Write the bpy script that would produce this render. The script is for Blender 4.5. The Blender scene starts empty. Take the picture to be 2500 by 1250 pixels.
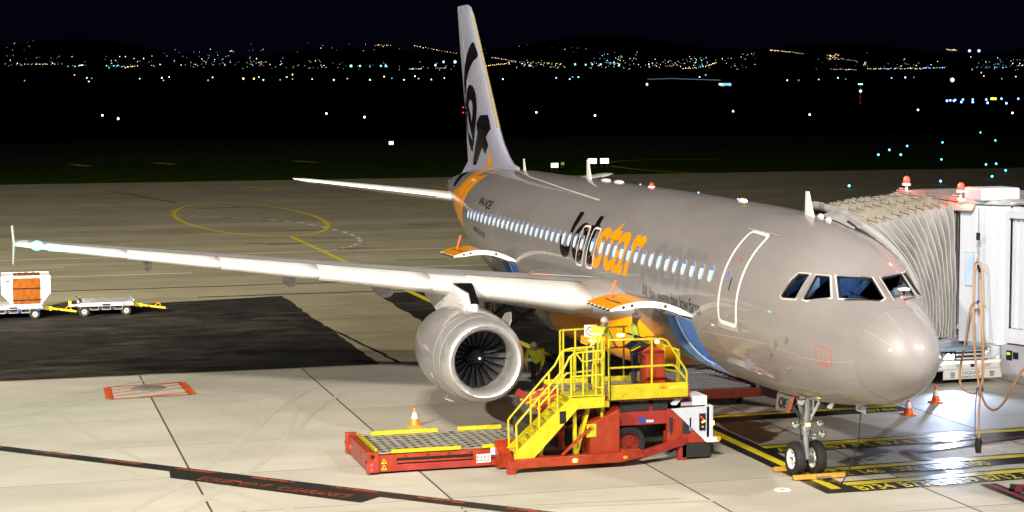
import bpy, bmesh, math, random
import numpy as np
from mathutils import Vector, Matrix, Euler
random.seed(7); np.random.seed(7)
S = bpy.context.scene; COL = S.collection
R = math.radians; PI = math.pi

# ------------------------------------------------------------------ camera
cam_d = bpy.data.cameras.new('camera'); cam = bpy.data.objects.new('camera', cam_d); COL.objects.link(cam)
yaw, pitch, roll = -0.2735, -0.0866, -0.0047
fw = Vector((math.cos(pitch)*math.cos(yaw), math.cos(pitch)*math.sin(yaw), math.sin(pitch)))
rt = fw.cross(Vector((0, 0, 1))).normalized(); up = rt.cross(fw)
r2 = rt*math.cos(roll)+up*math.sin(roll); u2 = up*math.cos(roll)-rt*math.sin(roll)
cam.matrix_world = Matrix(((r2.x, u2.x, -fw.x, -31.7935), (r2.y, u2.y, -fw.y, 17.0465), (r2.z, u2.z, -fw.z, 8.3635), (0, 0, 0, 1)))
cam_d.sensor_width = 36; cam_d.lens = 36*4497.9/2500; cam_d.clip_start = 0.3; cam_d.clip_end = 30000
S.camera = cam

# ------------------------------------------------------------------ night sky, floodlights, exposure
W = bpy.data.worlds.new('World'); S.world = W; W.use_nodes = True
nt = W.node_tree; bg = nt.nodes['Background']
bg.inputs[0].default_value = (0.10, 0.13, 0.42, 1); bg.inputs[1].default_value = 0.008
S.view_settings.view_transform = 'Standard'; S.view_settings.look = 'None'
S.view_settings.exposure = 0; S.view_settings.gamma = 1; S.view_settings.use_curve_mapping = False
WARM = (1.0, .91, .77); COOL = (1.0, .95, .88)
def flood(name, loc, aim, power, ang, blend=.6, size=.5, col=WARM):
    d = bpy.data.lights.new(name, 'SPOT'); d.energy = power; d.color = col; d.spot_size = R(ang); d.spot_blend = blend; d.shadow_soft_size = size
    o = bpy.data.objects.new(name, d); COL.objects.link(o); o.location = loc
    o.rotation_euler = (Vector(aim)-Vector(loc)).to_track_quat('-Z', 'Y').to_euler(); return o
for yy_ in (17, 20, 23): flood('terminal_floodlight', (-31, yy_, 30), (16, 3, 0), 53000, 115, .7, .5)
for yy_ in (-18, -34): flood('terminal_floodlight', (-28, yy_, 26), (10, 0, 2), 48000, 110, .7, .6, COOL)
flood('terminal_floodlight', (-31, 52, 28), (70, 18, 0), 265000, 95, .8, .7)
flood('terminal_floodlight', (-31, 60, 28), (120, 0, 0), 1550000, 46, 1.0, .7)

# ------------------------------------------------------------------ material helpers
def srgb(r, g, b):
    f = lambda v: (v/12.92 if v <= .04045 else ((v+.055)/1.055)**2.4)
    return (f(r/255), f(g/255), f(b/255))
def mat(name, col, rough=.5, metal=0., var=.12, scale=3., bump=0., bscale=60., coat=0., emit=None, estr=0., spec=.5, rvar=.1, streak=False, alpha=None, objrand=0.):
    m = bpy.data.materials.new(name); m.use_nodes = True; t = m.node_tree; N = t.nodes; L = t.links
    p = N['Principled BSDF']; p.inputs['Roughness'].default_value = rough; p.inputs['Metallic'].default_value = metal
    p.inputs['Specular IOR Level'].default_value = spec; p.inputs['Coat Weight'].default_value = coat; p.inputs['Coat Roughness'].default_value = .06
    tc = N.new('ShaderNodeTexCoord')
    vec = tc.outputs['Object']
    if streak:
        mp = N.new('ShaderNodeMapping'); mp.inputs['Scale'].default_value = streak if isinstance(streak, tuple) else (.35, 1, 3)
        L.new(vec, mp.inputs[0]); vec = mp.outputs[0]
    nz = N.new('ShaderNodeTexNoise'); nz.inputs['Scale'].default_value = scale; nz.inputs['Detail'].default_value = 7; nz.inputs['Roughness'].default_value = .62
    L.new(vec, nz.inputs['Vector'])
    mr = N.new('ShaderNodeMapRange'); mr.inputs[1].default_value = .25; mr.inputs[2].default_value = .75; mr.inputs[3].default_value = 1-var; mr.inputs[4].default_value = 1+var
    L.new(nz.outputs['Fac'], mr.inputs[0])
    mx = N.new('ShaderNodeVectorMath'); mx.operation = 'SCALE'; mx.inputs[0].default_value = col[:3]; L.new(mr.outputs[0], mx.inputs['Scale'])
    out = mx.outputs[0]
    if objrand:
        oi = N.new('ShaderNodeObjectInfo'); r3 = N.new('ShaderNodeMapRange'); r3.inputs[3].default_value = 1-objrand; r3.inputs[4].default_value = 1+objrand
        L.new(oi.outputs['Random'], r3.inputs[0]); m2 = N.new('ShaderNodeVectorMath'); m2.operation = 'SCALE'; L.new(out, m2.inputs[0]); L.new(r3.outputs[0], m2.inputs['Scale']); out = m2.outputs[0]
    L.new(out, p.inputs['Base Color'])
    if rvar:
        mr2 = N.new('ShaderNodeMapRange'); mr2.inputs[1].default_value = .3; mr2.inputs[2].default_value = .7; mr2.inputs[3].default_value = max(.02, rough-rvar); mr2.inputs[4].default_value = min(1, rough+rvar)
        L.new(nz.outputs['Fac'], mr2.inputs[0]); L.new(mr2.outputs[0], p.inputs['Roughness'])
    if bump:
        n2 = N.new('ShaderNodeTexNoise'); n2.inputs['Scale'].default_value = bscale; n2.inputs['Detail'].default_value = 4; L.new(tc.outputs['Object'], n2.inputs['Vector'])
        b = N.new('ShaderNodeBump'); b.inputs['Strength'].default_value = bump; b.inputs['Distance'].default_value = .02; L.new(n2.outputs['Fac'], b.inputs['Height']); L.new(b.outputs[0], p.inputs['Normal'])
    if emit:
        p.inputs['Emission Color'].default_value = (*emit, 1); p.inputs['Emission Strength'].default_value = estr
    if alpha is not None: p.inputs['Alpha'].default_value = alpha
    return m
def emis(name, col, s):
    m = bpy.data.materials.new(name); m.use_nodes = True; N = m.node_tree.nodes; p = N['Principled BSDF']
    p.inputs['Base Color'].default_value = (.02, .02, .02, 1); p.inputs['Emission Color'].default_value = (*col, 1); p.inputs['Emission Strength'].default_value = s; return m
M = {}
M['silver'] = mat('silver_paint', (.258, .241, .243), .50, .15, .10, .9, coat=.7, spec=.35, rvar=.05, streak=(.5, 1, 1.3), bump=.035, bscale=1.7)
M['radome'] = mat('radome_paint', (.295, .275, .277), .56, .10, .06, .9, coat=.32, rvar=.04)
M['wing'] = mat('wing_grey_paint', (.40, .40, .41), .38, .25, .08, 2., streak=(1.2, .3, 1))
M['white'] = mat('white_paint', (.78, .77, .74), .35, 0, .05, 2., coat=.2)
M['slat'] = mat('slat_pale_grey', (.66, .655, .645), .34, .1, .05, 1.5, coat=.2)
M['chrome'] = mat('polished_metal', (.56, .56, .57), .36, .7, .06, 4., rvar=.06)
M['duct'] = mat('inlet_duct_metal', (.55, .54, .52), .4, .7, .08, 5.)
M['blade'] = mat('fan_blade_metal', (.10, .105, .12), .34, .8, .15, 6.)
M['black'] = mat('black_paint', (.006, .006, .008), .3, 0, .1, 3., coat=.3)
M['rubber'] = mat('black_rubber', (.012, .012, .013), .75, 0, .3, 8., bump=.15)
M['orange'] = mat('orange_paint', (.92, .33, .004), .35, 0, .05, 2., coat=.4)
M['greylet'] = mat('grey_ghost_lettering', (.222, .214, .238), .50, .15, .05, 2., coat=.7, spec=.35)
M['redline'] = mat('red_line_paint', (.62, .07, .03), .4)
M['seam'] = mat('panel_seam', (.20, .19, .185), .5)
M['seampale'] = mat('panel_seam_pale', (.55, .53, .51), .4)
M['steel'] = mat('gear_steel', (.50, .52, .55), .3, .85, .15, 8.)
M['gearblue'] = mat('gear_blue_grey', (.16, .24, .34), .4, .4, .2, 8.)
M['dkmetal'] = mat('dark_metal', (.035, .037, .04), .45, .5, .3, 8.)
M['yellow'] = mat('yellow_safety_paint', (.45, .385, .006), .42, 0, .22, 5., coat=.2, rvar=.2)
M['yelworn'] = mat('worn_yellow_paint', (.62, .50, .03), .55, 0, .3, 6.)
M['red'] = mat('red_machine_paint', (.27, .026, .005), .42, 0, .32, 5., coat=.2, rvar=.2)
M['reddk'] = mat('dull_red_paint', (.26, .022, .018), .5, 0, .2, 4.)
M['deck'] = mat('worn_deck_steel', (.36, .34, .29), .5, .35, .3, 4., bump=.2)
M['coneor'] = mat('cone_orange', (.85, .13, .015), .5, 0, .08)
M['coneam'] = mat('cone_amber', (.85, .26, .01), .5, 0, .08)
M['conewh'] = mat('cone_white_band', (.82, .83, .85), .4)
M['hivis'] = mat('hi_vis_cloth', (.62, .72, .06), .8, 0, .12, 9.)
M['trouser'] = mat('navy_cloth', (.02, .022, .035), .85, 0, .2, 9.)
M['skin'] = mat('skin', (.45, .24, .16), .5, 0, .06)
M['hose'] = mat('tan_cable_rubber', (.40, .225, .12), .55, 0, .15, 12.)
M['bridge'] = mat('bridge_white_paint', (.46, .50, .60), .4, .05, .09, 1.5, streak=(2, 2, .2))
M['bridgegrey'] = mat('bridge_grey_paint', (.28, .29, .36), .45, .1, .08, 2.)
M['canvas'] = mat('canopy_canvas', (.245, .243, .252), .75, 0, .22, 2.2, bump=.25, bscale=14, streak=(1.5, 1.5, .4))
M['canvastop'] = mat('canopy_roof_canvas', (.27, .25, .20), .75, 0, .25, 2.5, bump=.25, bscale=14)
M['alu'] = mat('aluminium', (.62, .63, .65), .38, .75, .1, 5.)
M['curtain'] = mat('orange_curtain', (.17, .048, .003), .85, 0, .3, 4., bump=.3, bscale=9, spec=.15)
M['dollyrim'] = mat('dull_wheel_rim', (.34, .34, .34), .5, .2, .2, 8.)
M['lblue'] = mat('blue_plastic', (.02, .05, .30), .5)
M['wood'] = M['deck']
def glass(name, tint, rough=.02, alpha=.35):
    m = bpy.data.materials.new(name); m.use_nodes = True; N = m.node_tree.nodes; L = m.node_tree.links
    for n in list(N): N.remove(n)
    o = N.new('ShaderNodeOutputMaterial'); mx = N.new('ShaderNodeMixShader'); g = N.new('ShaderNodeBsdfGlossy'); tr = N.new('ShaderNodeBsdfTransparent'); fr = N.new('ShaderNodeFresnel')
    fr.inputs[0].default_value = 1.5; g.inputs['Roughness'].default_value = rough; tr.inputs[0].default_value = (*tint, 1)
    L.new(fr.outputs[0], mx.inputs[0]); L.new(tr.outputs[0], mx.inputs[1]); L.new(g.outputs[0], mx.inputs[2]); L.new(mx.outputs[0], o.inputs[0]); return m
M['glass'] = glass('cockpit_glass', (.55, .62, .72))

# ------------------------------------------------------------------ mesh helpers
def gpos(o):
    v = Vector((0, 0, 0))
    while o is not None: v += o.location; o = o.parent
    return v
class MB:
    def __init__(s): s.v = []; s.f = []; s.mi = []; s.cur = 0
    def add(s, vs, fs):
        n = len(s.v); s.v += [tuple(v) for v in vs]; s.f += [tuple(i+n for i in f) for f in fs]; s.mi += [s.cur]*len(fs); return s
    def box(s, x0, x1, y0, y1, z0, z1):
        v = [(x, y, z) for x in (x0, x1) for y in (y0, y1) for z in (z0, z1)]
        return s.add(v, [(0, 1, 3, 2), (4, 6, 7, 5), (0, 4, 5, 1), (2, 3, 7, 6), (0, 2, 6, 4), (1, 5, 7, 3)])
    def bar(s, a, b, w, h=None, upv=(0, 0, 1)):
        a = Vector(a); b = Vector(b); h = h or w; d = (b-a).normalized(); u = Vector(upv)
        if abs(d.dot(u)) > .98: u = Vector((1, 0, 0))
        r = d.cross(u).normalized()*w/2; u = r.cross(d).normalized()*h/2
        v = [p+sx*r+sy*u for p in (a, b) for sx, sy in ((-1, -1), (1, -1), (1, 1), (-1, 1))]
        return s.add(v, [(3, 2, 1, 0), (4, 5, 6, 7), (0, 1, 5, 4), (1, 2, 6, 5), (2, 3, 7, 6), (3, 0, 4, 7)])
    def tube(s, pts, r, n=10, closed=False, caps=True):
        P = [Vector(p) for p in pts]; k = len(P); rs = r if isinstance(r, (list, tuple)) else [r]*k
        rings = []; pu = None
        for i in range(k):
            if closed: d = P[(i+1) % k]-P[i-1]
            else: d = (P[min(i+1, k-1)]-P[max(i-1, 0)])
            d = d.normalized() if d.length > 1e-9 else Vector((0, 0, 1))
            if pu is None:
                u = Vector((0, 0, 1)) if abs(d.z) < .9 else Vector((1, 0, 0))
            else: u = pu
            a = d.cross(u).normalized(); b = a.cross(d).normalized(); pu = b
            rings.append([P[i]+rs[i]*(math.cos(t)*a+math.sin(t)*b) for t in [2*PI*j/n for j in range(n)]])
        v = [q for ring in rings for q in ring]; f = []
        for i in range(k if closed else k-1):
            j2 = (i+1) % k
            for j in range(n): f.append((i*n+j, j2*n+j, j2*n+(j+1) % n, i*n+(j+1) % n))
        if caps and not closed: f.append(tuple(range(n))); f.append(tuple((k-1)*n+j for j in reversed(range(n))))
        return s.add(v, f)
    def loft(s, rings, closed=True, cap0=True, cap1=True):
        n = len(rings[0]); v = [q for r in rings for q in r]; f = []
        for i in range(len(rings)-1):
            for j in range(n if closed else n-1): f.append((i*n+j, i*n+(j+1) % n, (i+1)*n+(j+1) % n, (i+1)*n+j))
        if closed and cap0: f.append(tuple(reversed(range(n))))
        if closed and cap1: f.append(tuple((len(rings)-1)*n+j for j in range(n)))
        return s.add(v, f)
    def lathe(s, prof, o=(0, 0, 0), axis='z', n=24, cap=False):
        """prof: list of (radius, along-axis)"""
        v = []; o = Vector(o)
        for r, h in prof:
            for j in range(n):
                t = 2*PI*j/n; c, q = r*math.cos(t), r*math.sin(t)
                v.append(o+Vector({'z': (c, q, h), 'x': (h, c, q), 'y': (q, h, c)}[axis]))
        f = []; k = len(prof)
        for i in range(k-1):
            for j in range(n): f.append((i*n+j, i*n+(j+1) % n, (i+1)*n+(j+1) % n, (i+1)*n+j))
        if cap: f.append(tuple(reversed(range(n)))); f.append(tuple((k-1)*n+j for j in range(n)))
        return s.add(v, f)
    def prism(s, poly, off):
        """poly: 3-D outline, off: extrusion vector"""
        n = len(poly); off = Vector(off); v = [Vector(p) for p in poly]; v += [p+off for p in v]
        return s.add(v, [tuple(reversed(range(n))), tuple(range(n, 2*n))]+[(i, (i+1) % n, n+(i+1) % n, n+i) for i in range(n)])
    def sphere(s, c, r, n=12, sc=(1, 1, 1)):
        c = Vector(c); prof = []; m = n//2+1; v = []; f = []
        for i in range(m):
            a = PI*i/(m-1)
            for j in range(n): t = 2*PI*j/n; v.append(c+Vector((r*sc[0]*math.sin(a)*math.cos(t), r*sc[1]*math.sin(a)*math.sin(t), r*sc[2]*math.cos(a))))
        for i in range(m-1):
            for j in range(n): f.append((i*n+j, (i+1)*n+j, (i+1)*n+(j+1) % n, i*n+(j+1) % n))
        return s.add(v, f)
    def build(s, name, m, parent=None, smooth=True, bevel=0, label=None, sharp=38, fix=True):
        me = bpy.data.meshes.new(name); off = gpos(parent) if parent else Vector((0, 0, 0))
        me.from_pydata([Vector(v)-off for v in s.v], [], s.f)
        ms = m if isinstance(m, (list, tuple)) else [m]
        for x in ms: me.materials.append(x)
        if len(ms) > 1:
            for p, i in zip(me.polygons, s.mi): p.material_index = i
        if fix:
            b = bmesh.new(); b.from_mesh(me); bmesh.ops.remove_doubles(b, verts=b.verts, dist=1e-5); bmesh.ops.recalc_face_normals(b, faces=b.faces); b.to_mesh(me); b.free()
        if smooth:
            me.shade_smooth(); me.set_sharp_from_angle(angle=R(sharp))
        o = bpy.data.objects.new(name, me); COL.objects.link(o)
        if parent: o.parent = parent
        if bevel:
            bv = o.modifiers.new('bevel', 'BEVEL'); bv.width = bevel; bv.segments = 2; bv.limit_method = 'ANGLE'; bv.angle_limit = R(40); bv.harden_normals = False
        if label: o['label'] = label
        return o
def thing(name, label, cat, loc=(0, 0, 0), group=None):
    o = bpy.data.objects.new(name, None); COL.objects.link(o); o.location = loc; o.empty_display_size = .3
    o['label'] = label; o['category'] = cat
    if group: o['group'] = group
    return o
def tag(o, label, cat, group=None):
    o['label'] = label; o['category'] = cat
    if group: o['group'] = group
    return o
def struct(o, kind='structure'): o['kind'] = kind; return o
def copy_tree(o, parent=None, fn=None):
    c = o.copy(); COL.objects.link(c); c.parent = parent
    for ch in list(o.children): copy_tree(ch, c)
    return c
def text2d(body, size=1., offset=0., shear=0., space=1., xs=1.):
    c = bpy.data.curves.new('lettering', 'FONT'); c.body = body; c.size = size; c.offset = offset; c.shear = shear; c.space_character = space; c.fill_mode = 'FRONT'; c.resolution_u = 4
    o = bpy.data.objects.new('lettering', c); COL.objects.link(o); dg = bpy.context.evaluated_depsgraph_get(); dg.update()
    me = bpy.data.meshes.new_from_object(o.evaluated_get(dg))
    v = [(p.co.x*xs, p.co.y) for p in me.vertices]; f = [tuple(p.vertices) for p in me.polygons]
    bpy.data.objects.remove(o); bpy.data.curves.remove(c); bpy.data.meshes.remove(me)
    x0 = min(p[0] for p in v); x1 = max(p[0] for p in v)
    return [(p[0]-x0, p[1]) for p in v], f, x1-x0
def flat_text(name, body, origin, right, upv, height, m, parent, width=None, offset=0., shear=0., space=1.):
    """lettering lying on a plane; origin = lower left of the baseline"""
    v, f, w = text2d(body, 1., offset, shear, space); ymax = max(p[1] for p in v); k = height/ymax; kx = (width/w) if width else k
    o = Vector(origin); rr = Vector(right).normalized(); uu = Vector(upv).normalized()
    b = MB(); b.add([o+rr*p[0]*kx+uu*p[1]*k for p in v], f)
    return b.build(name, m, parent, smooth=False, fix=False)
# ------------------------------------------------------------------ ground
def ground_mat(name, col, var, scale, rough, seams=None, speck=.12, stain=.25, bump=.15, objrand=0.):
    m = mat(name, col, rough, 0, var, scale, bump, 90., rvar=.08, objrand=objrand); t = m.node_tree; N = t.nodes; L = t.links; p = N['Principled BSDF']
    src = p.inputs['Base Color'].links[0].from_socket
    geo = N.new('ShaderNodeNewGeometry')
    n1 = N.new('ShaderNodeTexNoise'); n1.inputs['Scale'].default_value = 38; n1.inputs['Detail'].default_value = 3; L.new(geo.outputs['Position'], n1.inputs['Vector'])
    r1 = N.new('ShaderNodeMapRange'); r1.inputs[1].default_value = .3; r1.inputs[2].default_value = .7; r1.inputs[3].default_value = 1-speck; r1.inputs[4].default_value = 1+speck; L.new(n1.outputs['Fac'], r1.inputs[0])
    mp = N.new('ShaderNodeMapping'); mp.inputs['Scale'].default_value = (.22, .07, 1); L.new(geo.outputs['Position'], mp.inputs[0])
    n2 = N.new('ShaderNodeTexNoise'); n2.inputs['Scale'].default_value = 1.6; n2.inputs['Detail'].default_value = 9; n2.inputs['Roughness'].default_value = .7; L.new(mp.outputs[0], n2.inputs['Vector'])
    r2_ = N.new('ShaderNodeMapRange'); r2_.inputs[1].default_value = .32; r2_.inputs[2].default_value = .62; r2_.inputs[3].default_value = 1-stain; r2_.inputs[4].default_value = 1.06; L.new(n2.outputs['Fac'], r2_.inputs[0])
    mm = N.new('ShaderNodeMath'); mm.operation = 'MULTIPLY'; L.new(r1.outputs[0], mm.inputs[0]); L.new(r2_.outputs[0], mm.inputs[1])
    fac = mm.outputs[0]
    # small dark oil spots
    vo = N.new('ShaderNodeTexVoronoi'); vo.inputs['Scale'].default_value = .55; L.new(geo.outputs['Position'], vo.inputs['Vector'])
    nd = N.new('ShaderNodeTexNoise'); nd.inputs['Scale'].default_value = 9; L.new(geo.outputs['Position'], nd.inputs['Vector'])
    ad = N.new('ShaderNodeMath'); ad.operation = 'MULTIPLY_ADD'; L.new(nd.outputs['Fac'], ad.inputs[0]); ad.inputs[1].default_value = .09; L.new(vo.outputs['Distance'], ad.inputs[2])
    sp = N.new('ShaderNodeMapRange'); sp.inputs[1].default_value = .07; sp.inputs[2].default_value = .12; sp.inputs[3].default_value = .78; sp.inputs[4].default_value = 1; L.new(ad.outputs[0], sp.inputs[0])
    m3 = N.new('ShaderNodeMath'); m3.operation = 'MULTIPLY'; L.new(fac, m3.inputs[0]); L.new(sp.outputs[0], m3.inputs[1]); fac = m3.outputs[0]
    if seams:
        pitch_, wid, depth = seams
        sx = N.new('ShaderNodeSeparateXYZ'); L.new(geo.outputs['Position'], sx.inputs[0])
        ns = N.new('ShaderNodeTexNoise'); ns.inputs['Scale'].default_value = .12; ns.inputs['Detail'].default_value = 6; L.new(geo.outputs['Position'], ns.inputs['Vector'])
        a = N.new('ShaderNodeMath'); a.operation = 'MULTIPLY_ADD'; L.new(ns.outputs['Fac'], a.inputs[0]); a.inputs[1].default_value = .55; L.new(sx.outputs[0], a.inputs[2])
        d = N.new('ShaderNodeMath'); d.operation = 'DIVIDE'; L.new(a.outputs[0], d.inputs[0]); d.inputs[1].default_value = pitch_
        fr = N.new('ShaderNodeMath'); fr.operation = 'FRACT'; L.new(d.outputs[0], fr.inputs[0])
        rr = N.new('ShaderNodeMapRange'); rr.inputs[1].default_value = 0; rr.inputs[2].default_value = wid/pitch_; rr.inputs[3].default_value = depth; rr.inputs[4].default_value = 1; rr.interpolation_type = 'STEPPED' if False else 'LINEAR'; L.new(fr.outputs[0], rr.inputs[0])
        fl = N.new('ShaderNodeMath'); fl.operation = 'FLOOR'; L.new(d.outputs[0], fl.inputs[0])
        wn = N.new('ShaderNodeTexWhiteNoise'); wn.noise_dimensions = '1D'; L.new(fl.outputs[0], wn.inputs['W'])
        rw = N.new('ShaderNodeMapRange'); rw.inputs[3].default_value = .86; rw.inputs[4].default_value = 1.12; L.new(wn.outputs['Value'], rw.inputs[0])
        m4 = N.new('ShaderNodeMath'); m4.operation = 'MULTIPLY'; L.new(rr.outputs[0], m4.inputs[0]); L.new(rw.outputs[0], m4.inputs[1])
        m5 = N.new('ShaderNodeMath'); m5.operation = 'MULTIPLY'; L.new(fac, m5.inputs[0]); L.new(m4.outputs[0], m5.inputs[1]); fac = m5.outputs[0]
    sc = N.new('ShaderNodeVectorMath'); sc.operation = 'SCALE'; L.new(src, sc.inputs[0]); L.new(fac, sc.inputs['Scale']); L.new(sc.outputs[0], p.inputs['Base Color'])
    return m
M['concrete'] = ground_mat('apron_concrete', (.43, .405, .345), .10, .7, .62, stain=.20, speck=.07, objrand=.06)
M['asphalt'] = ground_mat('apron_asphalt', (.235, .212, .130), .10, .25, .8, seams=(4.6, .20, .38), stain=.26, speck=.10)
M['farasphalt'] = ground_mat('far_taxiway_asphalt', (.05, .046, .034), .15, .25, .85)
M['patch'] = ground_mat('dark_bitumen', (.0125, .0115, .0095), .75, .9, .8, stain=.7, speck=.45)
t_ = M['patch'].node_tree; pb_ = t_.nodes['Principled BSDF']; s0_ = pb_.inputs['Base Color'].links[0].from_socket
g_ = t_.nodes.new('ShaderNodeNewGeometry'); mp_ = t_.nodes.new('ShaderNodeMapping'); mp_.inputs['Scale'].default_value = (1.0, .30, 1); mp_.inputs['Rotation'].default_value = (0, 0, .12); t_.links.new(g_.outputs['Position'], mp_.inputs[0])
n_ = t_.nodes.new('ShaderNodeTexNoise'); n_.inputs['Scale'].default_value = 1.1; n_.inputs['Detail'].default_value = 11; n_.inputs['Roughness'].default_value = .8; t_.links.new(mp_.outputs[0], n_.inputs['Vector'])
n2_ = t_.nodes.new('ShaderNodeTexNoise'); n2_.inputs['Scale'].default_value = .09; n2_.inputs['Detail'].default_value = 3; t_.links.new(g_.outputs['Position'], n2_.inputs['Vector'])
a_ = t_.nodes.new('ShaderNodeMath'); a_.operation = 'MULTIPLY_ADD'; t_.links.new(n2_.outputs['Fac'], a_.inputs[0]); a_.inputs[1].default_value = .5; t_.links.new(n_.outputs['Fac'], a_.inputs[2])
r_ = t_.nodes.new('ShaderNodeMapRange'); r_.inputs[1].default_value = .76; r_.inputs[2].default_value = .98; r_.inputs[4].default_value = .8; t_.links.new(a_.outputs[0], r_.inputs[0])
x_ = t_.nodes.new('ShaderNodeMix'); x_.data_type = 'RGBA'; x_.inputs[7].default_value = (.085, .078, .058, 1); t_.links.new(r_.outputs[0], x_.inputs[0]); t_.links.new(s0_, x_.inputs[6]); t_.links.new(x_.outputs[2], pb_.inputs['Base Color'])
M['grass'] = ground_mat('short_grass', (.028, .050, .005), .35, .5, .95, stain=.3, speck=.4)
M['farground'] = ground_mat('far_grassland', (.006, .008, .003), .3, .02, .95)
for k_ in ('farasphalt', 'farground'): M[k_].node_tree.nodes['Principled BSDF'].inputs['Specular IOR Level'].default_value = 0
M['grass'].node_tree.nodes['Principled BSDF'].inputs['Specular IOR Level'].default_value = 0
M['patch'].node_tree.nodes['Principled BSDF'].inputs['Specular IOR Level'].default_value = .2
M['joint'] = mat('joint_filler', (.06, .052, .04), .9, 0, .3, 5.)
def wornpaint(name, col, wear=.35, under=(.43, .405, .345), rough=.45):
    m = bpy.data.materials.new(name); m.use_nodes = True; N = m.node_tree.nodes; L = m.node_tree.links; p = N['Principled BSDF']
    geo = N.new('ShaderNodeNewGeometry'); n = N.new('ShaderNodeTexNoise'); n.inputs['Scale'].default_value = 7; n.inputs['Detail'].default_value = 8; n.inputs['Roughness'].default_value = .75; L.new(geo.outputs['Position'], n.inputs['Vector'])
    r = N.new('ShaderNodeMapRange'); r.inputs[1].default_value = 1-wear-.06; r.inputs[2].default_value = 1-wear+.04; L.new(n.outputs['Fac'], r.inputs[0])
    mx = N.new('ShaderNodeMix'); mx.data_type = 'RGBA'; mx.inputs[6].default_value = (*col, 1); mx.inputs[7].default_value = (*under, 1); L.new(r.outputs[0], mx.inputs[0]); L.new(mx.outputs[2], p.inputs['Base Color'])
    p.inputs['Roughness'].default_value = rough; return m
M['pblack'] = wornpaint('apron_black_paint', (.012, .012, .013), .34, (.40, .38, .33), .28)
M['pblack2'] = wornpaint('apron_black_paint_old', (.016, .015, .013), .30, (.35, .33, .28), .45)
M['pyellow'] = wornpaint('apron_yellow_paint', (.60, .50, .02), .36, (.30, .27, .14), .35)
M['pyellow2'] = wornpaint('taxi_yellow_paint', (.50, .42, .015), .33, (.20, .18, .09), .6)
M['pred'] = wornpaint('apron_red_paint', (.36, .055, .015), .47, (.03, .025, .022), .5)
M['pred2'] = wornpaint('hatch_red_paint', (.60, .10, .025), .33, (.40, .37, .31), .5)
M['pmaroon'] = wornpaint('apron_maroon_paint', (.22, .03, .05), .36, (.10, .06, .06), .3)
M['pwhite'] = wornpaint('apron_white_paint', (.62, .60, .54), .36, (.25, .23, .18), .6)

XB = [24.35-3.858*k for k in range(0, 11)]
YB = [42.3, 37.4, 32.55, 27.65, 22.8, 17.9, 13.0, 8.07, 2.95, -1.85, -6.45, -11.3, -16.15, -21.0, -25.9, -30.7]
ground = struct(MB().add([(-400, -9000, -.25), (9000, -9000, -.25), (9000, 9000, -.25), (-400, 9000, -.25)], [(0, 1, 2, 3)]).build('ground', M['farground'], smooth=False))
apron = struct(MB().box(XB[-1], XB[0]+.02, YB[-1], YB[0], -.20, -.0022).build('apron', M['joint'], smooth=False))
sl = None
for i in range(len(XB)-1):
    for j in range(len(YB)-1):
        cx, cy = (XB[i]+XB[i+1])/2, (YB[j]+YB[j+1])/2; sx, sy = abs(XB[i]-XB[i+1])-.036, abs(YB[j]-YB[j+1])-.05
        if sl is None:
            b = MB(); e = .0002
            b.loft([[(-.5, -.5, -.12), (.5, -.5, -.12), (.5, .5, -.12), (-.5, .5, -.12)], [(-.5, -.5, -.012), (.5, -.5, -.012), (.5, .5, -.012), (-.5, .5, -.012)], [(-.5+e, -.5+e, 0), (.5-e, -.5+e, 0), (.5-e, .5-e, 0), (-.5+e, .5-e, 0)]])
            sl = o = b.build('slab', M['concrete'], apron, smooth=False)
        else:
            o = sl.copy(); COL.objects.link(o); o.parent = apron
        o.location = (cx, cy, 0); o.scale = (sx, sy, 1)
def sheet(name, pts, z, m, parent=None, kind=None):
    o = MB().add([(p[0], p[1], z) for p in pts], [tuple(range(len(pts)))]).build(name, m, parent, smooth=False, fix=False)
    if kind: o['kind'] = kind
    return o
def jitter(pts, amp, step):
    out = []
    for i in range(len(pts)):
        a = Vector((*pts[i], 0)); b = Vector((*pts[(i+1) % len(pts)], 0)); n = max(1, int((b-a).length/step)); d = (b-a).normalized(); q = Vector((-d.y, d.x, 0))
        for k in range(n):
            p = a+(b-a)*k/n+(q*random.uniform(-amp, amp) if k else Vector((0, 0, 0))); out.append((p.x, p.y))
    return out
asphalt = struct(MB().box(XB[0]+.02, 153.4, -420, 330, -.2, 0).build('asphalt_apron', M['asphalt'], smooth=False))
sroad = struct(MB().box(-120, XB[-1], -120, 120, -.2, -.002).build('service_road', M['asphalt'], smooth=False))
patch1 = struct(sheet('bitumen_patch', jitter([(24.5, 5.6), (45.3, 5.5), (42.0, 21.0), (41.2, 40), (24.6, 40)], .06, .7), .004, M['patch']))
patch2 = struct(sheet('bitumen_patch', jitter([(24.5, -24), (45.5, -24), (45.2, 1.55), (34.8, 1.86), (24.5, 2.0)], .06, .7), .004, M['patch']))
grass = struct(MB().box(153.4, 214, -420, 330, -.2, .03).build('grass_strip', M['grass'], smooth=False))
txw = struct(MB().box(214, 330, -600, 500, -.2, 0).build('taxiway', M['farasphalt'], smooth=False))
def band(name, a, b, w, z, m, parent=asphalt):
    a = Vector((*a, 0)); b = Vector((*b, 0)); d = (b-a).normalized(); q = Vector((-d.y, d.x, 0))*w/2
    return sheet(name, [(a-q)[:2], (b-q)[:2], (b+q)[:2], (a+q)[:2]], z, m, parent)
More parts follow.
